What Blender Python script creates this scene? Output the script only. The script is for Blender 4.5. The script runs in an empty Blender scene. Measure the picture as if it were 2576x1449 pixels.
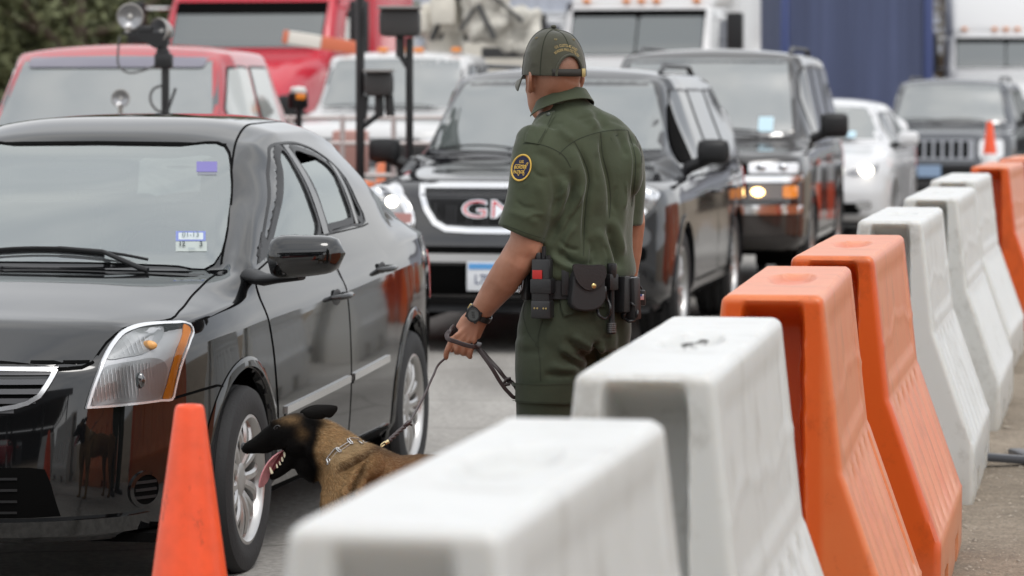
import bpy, bmesh, math, random
import numpy as np
from mathutils import Vector, Matrix, Euler
from mathutils.bvhtree import BVHTree
from mathutils.geometry import interpolate_bezier
R = math.radians
random.seed(7)
SC = bpy.context.scene
COL = SC.collection

# ---------------------------------------------------------------- camera, sky, sun, exposure
FPX, HOR, CXP, CAMH = 8600.0, 232.0, 1288.0, 1.6     # focal length and horizon in 2576-px photo units
cam_d = bpy.data.cameras.new('camera'); cam = bpy.data.objects.new('camera', cam_d); COL.objects.link(cam)
cam.location = (0, 0, CAMH); cam.rotation_euler = (R(90), 0, 0)
cam_d.sensor_width = 36; cam_d.lens = 36*FPX/2576
cam_d.shift_y = -(724.5-HOR)/2576
cam_d.clip_start = 0.1; cam_d.clip_end = 2000
cam_d.dof.use_dof = True; cam_d.dof.focus_distance = 10.2; cam_d.dof.aperture_fstop = 4.6
SC.camera = cam

world = bpy.data.worlds.new('World'); SC.world = world; world.use_nodes = True
wn = world.node_tree.nodes; wl = world.node_tree.links
for n in list(wn): wn.remove(n)
w_out = wn.new('ShaderNodeOutputWorld'); w_bg = wn.new('ShaderNodeBackground')
w_sky = wn.new('ShaderNodeTexSky'); w_sky.sky_type = 'NISHITA'; w_sky.sun_disc = False
SUN_EL, SUN_ROT = R(58), R(150)
w_sky.sun_elevation = SUN_EL; w_sky.sun_rotation = SUN_ROT
w_sky.dust_density = 4.0; w_sky.air_density = 1.0
w_hsv = wn.new('ShaderNodeHueSaturation'); w_hsv.inputs['Saturation'].default_value = 0.22
w_geo = wn.new('ShaderNodeTexCoord'); w_noi = wn.new('ShaderNodeTexNoise')
w_map = wn.new('ShaderNodeMapping'); w_map.inputs['Scale'].default_value = (1, 1, 2.6)
w_noi.inputs['Scale'].default_value = 2.2; w_noi.inputs['Detail'].default_value = 5
w_ramp = wn.new('ShaderNodeValToRGB')
w_ramp.color_ramp.elements[0].position = .34; w_ramp.color_ramp.elements[0].color = (.92, .95, 1.0, 1)
w_ramp.color_ramp.elements[1].position = .68; w_ramp.color_ramp.elements[1].color = (1.45, 1.42, 1.38, 1)
w_mul = wn.new('ShaderNodeMixRGB'); w_mul.blend_type = 'MULTIPLY'; w_mul.inputs[0].default_value = 1
wl.new(w_sky.outputs[0], w_hsv.inputs['Color']); wl.new(w_geo.outputs['Generated'], w_map.inputs[0])
wl.new(w_map.outputs[0], w_noi.inputs['Vector']); wl.new(w_noi.outputs['Fac'], w_ramp.inputs[0])
w_mix = wn.new('ShaderNodeMixRGB'); w_mix.inputs[0].default_value = .72; w_mix.inputs[2].default_value = (8.6, 8.8, 9.0, 1)
wl.new(w_hsv.outputs[0], w_mix.inputs[1]); wl.new(w_mix.outputs[0], w_mul.inputs[1]); wl.new(w_ramp.outputs[0], w_mul.inputs[2])
wl.new(w_mul.outputs[0], w_bg.inputs[0]); w_bg.inputs[1].default_value = 0.112
wl.new(w_bg.outputs[0], w_out.inputs[0])

sun_d = bpy.data.lights.new('sun', 'SUN'); sun = bpy.data.objects.new('sun', sun_d); COL.objects.link(sun)
sun_d.energy = 0.9; sun_d.angle = R(22); sun_d.color = (1.0, .97, .93)
# the sky's sun azimuth: rotation measured clockwise from +Y seen from above
sd = Vector((math.sin(SUN_ROT)*math.cos(SUN_EL), math.cos(SUN_ROT)*math.cos(SUN_EL), math.sin(SUN_EL)))
sun.rotation_euler = (-sd).to_track_quat('-Z', 'Y').to_euler()

SC.view_settings.view_transform = 'Standard'; SC.view_settings.look = 'None'
SC.view_settings.exposure = 0.28; SC.view_settings.gamma = 1; SC.view_settings.use_curve_mapping = False
SC.cycles.max_bounces = 7; SC.cycles.transparent_max_bounces = 12
SC.cycles.caustics_reflective = False; SC.cycles.caustics_refractive = False

# ---------------------------------------------------------------- helpers
def PX(vx, vy, Z):
    """point that the photograph shows at (vx,vy), at depth Z"""
    return Vector(((vx-CXP)*Z/FPX, Z, CAMH-(vy-HOR)*Z/FPX))

def tag(o, label=None, cat=None, group=None, kind=None):
    if label: o['label'] = label
    if cat: o['category'] = cat
    if group: o['group'] = group
    if kind: o['kind'] = kind
    return o

def empty(name, label, cat, loc=(0,0,0), rz=0.0, group=None):
    o = bpy.data.objects.new(name, None); COL.objects.link(o)
    o.location = loc; o.rotation_euler = (0, 0, rz); o.empty_display_size = .2
    return tag(o, label, cat, group)

class MB:
    def __init__(s): s.v = []; s.f = []; s.m = []; s.cm = 0
    def add(s, verts, faces):
        b = len(s.v); s.v += [tuple(p) for p in verts]
        for f in faces: s.f.append(tuple(b+i for i in f)); s.m.append(s.cm)
        return s
    def box(s, c, d, rot=None, bev=0.0, taper=None):
        x, y, z = d[0]/2, d[1]/2, d[2]/2
        bm = bmesh.new(); bmesh.ops.create_cube(bm, size=1)
        for v in bm.verts:
            v.co = Vector((v.co.x*d[0], v.co.y*d[1], v.co.z*d[2]))
            if taper and v.co.z > 0: v.co.x *= taper[0]; v.co.y *= taper[1]
        if bev > 0: bmesh.ops.bevel(bm, geom=list(bm.edges), offset=min(bev, min(d)*.45), segments=2, profile=.6, affect='EDGES')
        M = Matrix.Translation(Vector(c))
        if rot is not None: M = M @ (rot.to_4x4() if hasattr(rot, 'to_4x4') else Euler(rot).to_matrix().to_4x4())
        bm.transform(M); s.addbm(bm); bm.free(); return s
    def addbm(s, bm):
        bm.verts.index_update()
        return s.add([v.co.copy() for v in bm.verts], [[v.index for v in f.verts] for f in bm.faces])
    def rings(s, rings, closed=True, cap0=True, cap1=True):
        n = len(rings[0]); V = [p for r in rings for p in r]; F = []
        for i in range(len(rings)-1):
            for j in range(n if closed else n-1):
                a = i*n+j; b = i*n+(j+1) % n
                F.append((a, b, b+n, a+n))
        if cap0 and closed: F.append(tuple(range(n-1, -1, -1)))
        if cap1 and closed: F.append(tuple((len(rings)-1)*n+j for j in range(n)))
        return s.add(V, F)
    def tube(s, pts, r, n=10, cap=True, up=(0,0,1), flat=1.0):
        pts = [Vector(p) for p in pts]; m = len(pts)
        rr = [r]*m if isinstance(r, (int, float)) else list(r)
        rings = []; u = None
        for i, p in enumerate(pts):
            t = (pts[min(i+1, m-1)]-pts[max(i-1, 0)]).normalized()
            if u is None:
                a = Vector(up); 
                if abs(a.dot(t)) > .95: a = Vector((1, 0, 0))
                u = (a-t*a.dot(t)).normalized()
            else: u = (u-t*u.dot(t)).normalized()
            w = t.cross(u)
            rings.append([p+(u*math.cos(k*2*math.pi/n)*flat+w*math.sin(k*2*math.pi/n))*rr[i] for k in range(n)])
        return s.rings(rings, True, cap, cap)
    def lathe(s, prof, n=32, M=None, cap=True):
        """prof: (r, h) pairs; axis local z"""
        M = M or Matrix.Identity(4)
        rings = [[M @ Vector((r*math.cos(k*2*math.pi/n), r*math.sin(k*2*math.pi/n), h)) for k in range(n)] for r, h in prof]
        return s.rings(rings, True, cap, cap)
    def ellipsoid(s, c, r, n=16, m=10, M=None):
        rings = []
        M = M or Matrix.Identity(4)
        for i in range(m+1):
            a = -math.pi/2+math.pi*(i+.02)/(m+.04)
            rings.append([M @ Vector((c[0]+r[0]*math.cos(a)*math.cos(k*2*math.pi/n), c[1]+r[1]*math.cos(a)*math.sin(k*2*math.pi/n), c[2]+r[2]*math.sin(a))) for k in range(n)])
        return s.rings(rings)
    def prism(s, poly, d0, d1, M=None):
        """poly in local xy, extruded along local z from d0 to d1"""
        M = M or Matrix.Identity(4); n = len(poly)
        V = [M @ Vector((p[0], p[1], d0)) for p in poly]+[M @ Vector((p[0], p[1], d1)) for p in poly]
        F = [tuple(range(n-1, -1, -1)), tuple(range(n, 2*n))]+[(i, (i+1) % n, (i+1) % n+n, i+n) for i in range(n)]
        return s.add(V, F)
    def mesh(s, name, mats, smooth=None, merge=0.0):
        me = bpy.data.meshes.new(name); me.from_pydata([tuple(v) for v in s.v], [], s.f)
        for m in (mats if isinstance(mats, (list, tuple)) else [mats]): me.materials.append(m)
        if len(me.materials) > 1: me.polygons.foreach_set('material_index', s.m)
        bm = bmesh.new(); bm.from_mesh(me)
        if merge > 0: bmesh.ops.remove_doubles(bm, verts=bm.verts, dist=merge)
        bmesh.ops.recalc_face_normals(bm, faces=bm.faces)
        bm.to_mesh(me); bm.free()
        if smooth is not None:
            me.polygons.foreach_set('use_smooth', [True]*len(me.polygons))
            if smooth < 180: me.set_sharp_from_angle(angle=R(smooth))
        me.update(); return me
    def build(s, name, mats, parent=None, smooth=40, merge=0.0, loc=None, label=None):
        o = bpy.data.objects.new(name, s.mesh(name, mats, smooth, merge)); COL.objects.link(o)
        if parent is not None: o.parent = parent
        if loc is not None: o.location = loc
        if label: o['label'] = label
        return o

def modbuild(o, mods):
    """apply modifiers given as (type, dict) and keep the result as plain mesh"""
    for t, kw in mods:
        m = o.modifiers.new(t, t)
        for k, v in kw.items(): setattr(m, k, v)
    dg = bpy.context.evaluated_depsgraph_get(); dg.update()
    me = bpy.data.meshes.new_from_object(o.evaluated_get(dg), depsgraph=dg)
    o.modifiers.clear(); old = o.data; o.data = me
    return o

def remesh_obj(mb, name, mt, vox, smooth_it=6, parent=None, fac=.6):
    me = mb.mesh(name, mt, None); o = bpy.data.objects.new(name, me); COL.objects.link(o)
    modbuild(o, [('REMESH', dict(mode='VOXEL', voxel_size=vox, use_smooth_shade=True)), ('SMOOTH', dict(factor=fac, iterations=smooth_it))])
    o.data.polygons.foreach_set('use_smooth', [True]*len(o.data.polygons))
    o.name = name; o.data.name = name
    if not o.data.materials: o.data.materials.append(mt)
    if parent is not None: o.parent = parent
    return o

def pchip(x, y, q):
    """monotone cubic through keys; y may be (n,k)"""
    x = np.asarray(x, float); y = np.asarray(y, float); q = np.asarray(q, float)
    one = y.ndim == 1
    if one: y = y[:, None]
    h = np.diff(x)[:, None]; d = np.diff(y, axis=0)/h
    m = np.zeros_like(y)
    if len(x) > 2:
        w1 = 2*h[1:]+h[:-1]; w2 = h[1:]+2*h[:-1]
        ok = d[:-1]*d[1:] > 0
        with np.errstate(divide='ignore', invalid='ignore'):
            hm = (w1+w2)/(w1/d[:-1]+w2/d[1:])
        m[1:-1] = np.where(ok, hm, 0)
    m[0] = d[0]; m[-1] = d[-1]
    i = np.clip(np.searchsorted(x, q)-1, 0, len(x)-2)
    t = ((q-x[i])/(x[i+1]-x[i])); t = np.clip(t, 0, 1)[:, None]; hh = h[i]
    r = (2*t**3-3*t**2+1)*y[i]+(t**3-2*t**2+t)*hh*m[i]+(-2*t**3+3*t**2)*y[i+1]+(t**3-t**2)*hh*m[i+1]
    return r[:, 0] if one else r

def crv(x, y, q):
    """smooth curve (Catmull-Rom on uneven keys), y (n,k)"""
    x = np.asarray(x, float); y = np.asarray(y, float); q = np.asarray(q, float)
    one = y.ndim == 1
    if one: y = y[:, None]
    h = np.diff(x)[:, None]; d = np.diff(y, axis=0)/h
    m = np.zeros_like(y); m[0] = d[0]; m[-1] = d[-1]
    if len(x) > 2: m[1:-1] = (d[:-1]*h[1:]+d[1:]*h[:-1])/(h[1:]+h[:-1])
    i = np.clip(np.searchsorted(x, q)-1, 0, len(x)-2)
    t = np.clip((q-x[i])/(x[i+1]-x[i]), 0, 1)[:, None]; hh = h[i]
    r = (2*t**3-3*t**2+1)*y[i]+(t**3-2*t**2+t)*hh*m[i]+(-2*t**3+3*t**2)*y[i+1]+(t**3-t**2)*hh*m[i+1]
    return r[:, 0] if one else r

def spl(pts, n=24, closed=False):
    """smooth polyline through points (any dimension)"""
    P = np.asarray([tuple(p) for p in pts], float)
    if closed: P = np.vstack([P[-2:], P, P[:3]])
    s = np.concatenate([[0], np.cumsum(np.maximum(np.linalg.norm(np.diff(P, axis=0), axis=1), 1e-9))])
    if closed: q = np.linspace(s[2], s[-3], n, endpoint=False)
    else: q = np.linspace(0, s[-1], n)
    return crv(s, P, q)

# ---- polygons clipped on a grid and laid on a surface
def clip_poly(P, a, c, keep):
    out = []
    n = len(P)
    for i in range(n):
        p, q = P[i], P[(i+1) % n]
        dp, dq = (p[a]-c)*keep, (q[a]-c)*keep
        if dp >= 0: out.append(p)
        if (dp > 0 and dq < 0) or (dp < 0 and dq > 0):
            t = dp/(dp-dq); out.append((p[0]+(q[0]-p[0])*t, p[1]+(q[1]-p[1])*t))
    return out

def grid_poly(outline, res):
    xs = [p[0] for p in outline]; ys = [p[1] for p in outline]
    x0, x1, y0, y1 = min(xs), max(xs), min(ys), max(ys)
    nx = max(1, math.ceil((x1-x0)/res)); ny = max(1, math.ceil((y1-y0)/res))
    cells = []
    for i in range(nx):
        a, b = x0+(x1-x0)*i/nx, x0+(x1-x0)*(i+1)/nx
        P = clip_poly(clip_poly(outline, 0, a, 1), 0, b, -1)
        if len(P) < 3: continue
        for j in range(ny):
            c, d = y0+(y1-y0)*j/ny, y0+(y1-y0)*(j+1)/ny
            Q = clip_poly(clip_poly(P, 1, c, 1), 1, d, -1)
            if len(Q) >= 3:
                ar = sum(Q[k][0]*Q[(k+1) % len(Q)][1]-Q[(k+1) % len(Q)][0]*Q[k][1] for k in range(len(Q)))
                if abs(ar) > 1e-9: cells.append(Q)
    return cells

def inside(p, poly):
    c = False; n = len(poly); x, y = p; j = n-1
    for i in range(n):
        if (poly[i][1] > y) != (poly[j][1] > y) and x < (poly[j][0]-poly[i][0])*(y-poly[i][1])/(poly[j][1]-poly[i][1])+poly[i][0]: c = not c
        j = i
    return c

def rrect(cx, cy, w, h, r, n=4):
    out = []
    for qx, qy, a0 in ((1,1,0),(-1,1,90),(-1,-1,180),(1,-1,270)):
        for k in range(n+1):
            a = R(a0+90*k/n); out.append((cx+qx*(w/2-r)+r*math.cos(a), cy+qy*(h/2-r)+r*math.sin(a)))
    return out

def inset(poly, d):
    n = len(poly); out = []
    ar = sum(poly[k][0]*poly[(k+1) % n][1]-poly[(k+1) % n][0]*poly[k][1] for k in range(n))
    s = 1 if ar > 0 else -1
    for i in range(n):
        a, b, c = np.array(poly[i-1]), np.array(poly[i]), np.array(poly[(i+1) % n])
        e1 = b-a; e2 = c-b
        e1 = e1/(np.linalg.norm(e1)+1e-12); e2 = e2/(np.linalg.norm(e2)+1e-12)
        n1 = np.array((-e1[1], e1[0]))*s; n2 = np.array((-e2[1], e2[0]))*s
        m = n1+n2; L = np.linalg.norm(m)
        if L < 1e-6: m = n1; L = 1
        m = m/L; k = 1/max(.35, float(np.dot(m, n1)))
        out.append(tuple(b+m*d*k))
    return out

class Proj:
    """projects 2-D outlines onto a mesh: frame (origin o, axes ex, ey, ray direction dn)"""
    def __init__(s, bvh, o, ex, ey, dn=None):
        s.b = bvh; s.o = Vector(o); s.ex = Vector(ex).normalized(); s.ey = Vector(ey).normalized()
        s.d = Vector(dn).normalized() if dn is not None else -(s.ex.cross(s.ey)); s.last = None
    def hit(s, p, off=0.0):
        o = s.o+s.ex*p[0]+s.ey*p[1]
        h = s.b.ray_cast(o, s.d)
        if h[0] is None:
            for e in (.01, .03, .06):
                for dx, dy in ((1,0),(-1,0),(0,1),(0,-1)):
                    h = s.b.ray_cast(o+s.ex*dx*e+s.ey*dy*e, s.d)
                    if h[0] is not None:
                        q = h[0]-(s.ex*dx*e+s.ey*dy*e); return q-s.d*off
            return (s.last or o)
        s.last = h[0]-s.d*off
        return h[0]-s.d*off
    def patch(s, mb, outline, off=.003, res=.04, thick=0.0):
        """panel following the surface, 'off' proud, with side walls of 'thick'"""
        cells = grid_poly(outline, res); idx = {}; V = []; F = []
        def vi(p):
            k = (round(p[0], 4), round(p[1], 4))
            if k not in idx: idx[k] = len(V); V.append(s.hit(p, off))
            return idx[k]
        for c in cells:
            f = []
            for p in c:
                i = vi(p)
                if not f or (f[-1] != i and f[0] != i): f.append(i)
            if len(f) >= 3: F.append(tuple(f))
        if thick > 0:
            cnt = {}
            for f in F:
                for i in range(len(f)):
                    a, b = f[i], f[(i+1) % len(f)]
                    cnt[(a, b)] = 1
            base = {}
            for (a, b) in list(cnt):
                if (b, a) not in cnt:
                    for q in (a, b):
                        if q not in base: base[q] = len(V); V.append(Vector(V[q])+s.d*thick)
                    F.append((b, a, base[a], base[b]))
        mb.add(V, F); return mb
    def ring(s, mb, outer, inner, off=.003, thick=0.0, sub=1):
        """band between two outlines with the same number of points"""
        n = len(outer); V = []; F = []
        for k in range(sub+1):
            t = k/sub
            for i in range(n):
                V.append(s.hit((outer[i][0]*(1-t)+inner[i][0]*t, outer[i][1]*(1-t)+inner[i][1]*t), off))
        for k in range(sub):
            for i in range(n):
                j = (i+1) % n; F.append((k*n+i, k*n+j, (k+1)*n+j, (k+1)*n+i))
        if thick > 0:
            b = len(V)
            for i in range(n): V.append(Vector(V[i])+s.d*thick)
            for i in range(n): V.append(Vector(V[sub*n+i])+s.d*thick)
            for i in range(n):
                j = (i+1) % n; F.append((j, i, b+i, b+j)); F.append((sub*n+i, sub*n+j, b+n+j, b+n+i))
        mb.add(V, F); return mb
    def strip(s, mb, path, w, off=.002, res=.03, thick=0.0, w1=None):
        """band of width w along an open path"""
        P = []
        for i in range(len(path)-1):
            a, b = path[i], path[i+1]; L = math.dist(a, b); k = max(1, int(L/res))
            for j in range(k): P.append((a[0]+(b[0]-a[0])*j/k, a[1]+(b[1]-a[1])*j/k))
        P.append(tuple(path[-1])); n = len(P); L_, R_ = [], []
        for i in range(n):
            a, b = P[max(i-1, 0)], P[min(i+1, n-1)]; dx, dy = b[0]-a[0], b[1]-a[1]; q = math.hypot(dx, dy) or 1
            ww = w if w1 is None else w+(w1-w)*i/(n-1)
            L_.append((P[i][0]-dy/q*ww/2, P[i][1]+dx/q*ww/2)); R_.append((P[i][0]+dy/q*ww/2, P[i][1]-dx/q*ww/2))
        V = [s.hit(p, off) for p in L_]+[s.hit(p, off) for p in R_]
        F = [(i, i+1, n+i+1, n+i) for i in range(n-1)]
        if thick > 0:
            b = len(V); V += [Vector(v)+s.d*thick for v in V[:2*n]]
            F += [(i+1, i, b+i, b+i+1) for i in range(n-1)]+[(n+i, n+i+1, b+n+i+1, b+n+i) for i in range(n-1)]
            F += [(0, n, b+n, b), (n-1, 2*n-1, b+2*n-1, b+n-1)]
        mb.add(V, F); return mb

def bvh_of(o_or_mesh, M=None):
    me = o_or_mesh.data if hasattr(o_or_mesh, 'data') else o_or_mesh
    vs = [v.co.copy() for v in me.vertices]
    if M is not None: vs = [M @ v for v in vs]
    return BVHTree.FromPolygons(vs, [tuple(p.vertices) for p in me.polygons])

def text_mb(s, size=1.0, mapfn=None, extrude=0.0, shear=0.0, bold=0.0, sx=1.0, align='CENTER', space=1.0):
    """lettering as mesh; mapfn maps (x,y,depth) to a point"""
    cu = bpy.data.curves.new('t', 'FONT'); cu.body = s; cu.size = size; cu.align_x = align; cu.align_y = 'CENTER'
    cu.extrude = extrude; cu.shear = shear; cu.offset = bold; cu.resolution_u = 3; cu.space_character = space
    o = bpy.data.objects.new('t', cu); COL.objects.link(o)
    dg = bpy.context.evaluated_depsgraph_get(); dg.update()
    me = bpy.data.meshes.new_from_object(o.evaluated_get(dg), depsgraph=dg)
    bm = bmesh.new(); bm.from_mesh(me)
    bmesh.ops.triangulate(bm, faces=bm.faces)
    mb = MB(); bm.verts.index_update()
    V = [((mapfn(v.co.x*sx, v.co.y, v.co.z)) if mapfn else v.co.copy()) for v in bm.verts]
    mb.add(V, [[v.index for v in f.verts] for f in bm.faces]); bm.free()
    bpy.data.objects.remove(o); bpy.data.curves.remove(cu); bpy.data.meshes.remove(me)
    return mb

# ---------------------------------------------------------------- materials
_mats = {}
def mat(name, col, rough=.5, metal=0.0, coat=0.0, spec=None, ior=None, noise=0.0, nscale=20, bump=0.0, bscale=60, scuff=0.0, emit=None, estr=0, sss=0.0, sheen=0.0, trans=0.0, alpha=None, nstretch=(1,1,1), coat_ior=None, bdist=.01, sssr=(.02,.02,.02)):
    if name in _mats: return _mats[name]
    m = bpy.data.materials.new(name); m.use_nodes = True; nt = m.node_tree; b = nt.nodes['Principled BSDF']; N = nt.nodes; L = nt.links
    b.inputs['Base Color'].default_value = (*col, 1); b.inputs['Roughness'].default_value = rough; b.inputs['Metallic'].default_value = metal
    if coat: b.inputs['Coat Weight'].default_value = coat; b.inputs['Coat Roughness'].default_value = .03
    if coat_ior: b.inputs['Coat IOR'].default_value = coat_ior
    if spec is not None: b.inputs['Specular IOR Level'].default_value = spec
    if ior: b.inputs['IOR'].default_value = ior
    if emit: b.inputs['Emission Color'].default_value = (*emit, 1); b.inputs['Emission Strength'].default_value = estr
    if sss: b.inputs['Subsurface Weight'].default_value = sss; b.inputs['Subsurface Radius'].default_value = sssr; b.inputs['Subsurface Scale'].default_value = 1.0
    if sheen: b.inputs['Sheen Weight'].default_value = sheen; b.inputs['Sheen Roughness'].default_value = .5
    if trans: b.inputs['Transmission Weight'].default_value = trans
    if alpha is not None: b.inputs['Alpha'].default_value = alpha
    if noise or bump or scuff:
        tc = N.new('ShaderNodeTexCoord'); mp = N.new('ShaderNodeMapping'); mp.inputs['Scale'].default_value = nstretch
        L.new(tc.outputs['Object'], mp.inputs[0])
    if noise:
        n = N.new('ShaderNodeTexNoise'); n.inputs['Scale'].default_value = nscale; n.inputs['Detail'].default_value = 6; n.inputs['Roughness'].default_value = .6
        L.new(mp.outputs[0], n.inputs['Vector'])
        mr = N.new('ShaderNodeMapRange'); mr.inputs['From Min'].default_value = .3; mr.inputs['From Max'].default_value = .7
        mr.inputs['To Min'].default_value = 1-noise; mr.inputs['To Max'].default_value = 1+noise
        L.new(n.outputs['Fac'], mr.inputs['Value'])
        mx = N.new('ShaderNodeMixRGB'); mx.blend_type = 'MULTIPLY'; mx.inputs[0].default_value = 1; mx.inputs[1].default_value = (*col, 1)
        L.new(mr.outputs[0], mx.inputs[2]); L.new(mx.outputs[0], b.inputs['Base Color'])
    if scuff:
        sn = N.new('ShaderNodeTexNoise'); sn.inputs['Scale'].default_value = 18; sn.inputs['Detail'].default_value = 8; sn.inputs['Roughness'].default_value = .7
        sm = N.new('ShaderNodeMapping'); sm.inputs['Scale'].default_value = (1, 1, .45); sm.inputs['Rotation'].default_value = (.4, .3, 0); L.new(tc.outputs['Object'], sm.inputs[0]); L.new(sm.outputs[0], sn.inputs['Vector'])
        sr = N.new('ShaderNodeValToRGB'); sr.color_ramp.elements[0].position = .33; sr.color_ramp.elements[0].color = (.35, .33, .32, 1); sr.color_ramp.elements[1].position = .40; sr.color_ramp.elements[1].color = (1, 1, 1, 1); L.new(sn.outputs['Fac'], sr.inputs[0])
        sx_ = N.new('ShaderNodeMixRGB'); sx_.blend_type = 'MULTIPLY'; sx_.inputs[0].default_value = scuff; sx_.inputs[1].default_value = (*col, 1)
        if noise: L.new(mx.outputs[0], sx_.inputs[1])
        L.new(sr.outputs[0], sx_.inputs[2]); L.new(sx_.outputs[0], b.inputs['Base Color'])
    if bump:
        n2 = N.new('ShaderNodeTexNoise'); n2.inputs['Scale'].default_value = bscale; n2.inputs['Detail'].default_value = 3
        L.new(mp.outputs[0], n2.inputs['Vector'])
        bu = N.new('ShaderNodeBump'); bu.inputs['Strength'].default_value = bump; bu.inputs['Distance'].default_value = bdist
        L.new(n2.outputs['Fac'], bu.inputs['Height']); L.new(bu.outputs[0], b.inputs['Normal'])
    _mats[name] = m
    return m

def glass_mat(name, tint=(.62, .70, .68), dark=.55, ior=1.9, sky_veil=0.0):
    """vehicle glass: sky reflection over partly see-through tinted glass"""
    if name in _mats: return _mats[name]
    m = bpy.data.materials.new(name); m.use_nodes = True; nt = m.node_tree; N = nt.nodes; L = nt.links
    for n in list(N): N.remove(n)
    out = N.new('ShaderNodeOutputMaterial'); g = N.new('ShaderNodeBsdfGlossy'); g.inputs['Roughness'].default_value = .015
    tr = N.new('ShaderNodeBsdfTransparent'); tr.inputs[0].default_value = (tint[0]*dark, tint[1]*dark, tint[2]*dark, 1)
    g.inputs['Color'].default_value = (.90, .96, .95, 1)
    fr = N.new('ShaderNodeFresnel'); fr.inputs['IOR'].default_value = ior
    df = N.new('ShaderNodeBsdfDiffuse'); df.inputs[0].default_value = (.50, .53, .55, 1); md = N.new('ShaderNodeMixShader'); md.inputs[0].default_value = sky_veil; L.new(tr.outputs[0], md.inputs[1]); L.new(df.outputs[0], md.inputs[2])  # pale diffuse share painted in to brighten the sky reflection on the glass
    mx = N.new('ShaderNodeMixShader'); L.new(fr.outputs[0], mx.inputs[0]); L.new(md.outputs[0], mx.inputs[1]); L.new(g.outputs[0], mx.inputs[2])
    L.new(mx.outputs[0], out.inputs[0]); _mats[name] = m
    return m

M_RUBBER = mat('tyre_rubber', (.018, .018, .019), .75, bump=.15, bscale=90)
M_BLACKPL = mat('black_plastic', (.012, .012, .013), .45, spec=.35)
M_GAP = mat('shadow_gap', (.003, .003, .003), .9, spec=.05)
M_FRIT = mat('black_glass_edge', (.01, .01, .011), .03, ior=2.6)
M_CHROME = mat('chrome', (.82, .82, .83), .12, metal=1)
M_ALLOY = mat('alloy_silver', (.52, .51, .50), .30, metal=.9)
M_GLASS = glass_mat('vehicle_glass', dark=.75, ior=3.3, sky_veil=.16)
M_GLASSD = glass_mat('dark_glass', dark=.3, ior=3.0, sky_veil=.10)
M_LENS = glass_mat('lamp_lens', tint=(1, 1, 1), dark=.97, ior=1.45)
M_REFL = mat('lamp_reflector', (.62, .63, .65), .22, metal=.9)
M_AMBER = mat('amber_lens', (.85, .26, .02), .15, coat=.5)
M_REDL = mat('red_lens', (.45, .01, .01), .15, coat=.5)
M_BULB = mat('lit_lamp', (1, .95, .85), .4, emit=(1, .92, .75), estr=7)
M_INT = mat('cabin_interior', (.045, .045, .048), .8)
M_INT2 = mat('cabin_cloth', (.10, .10, .105), .9)
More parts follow.
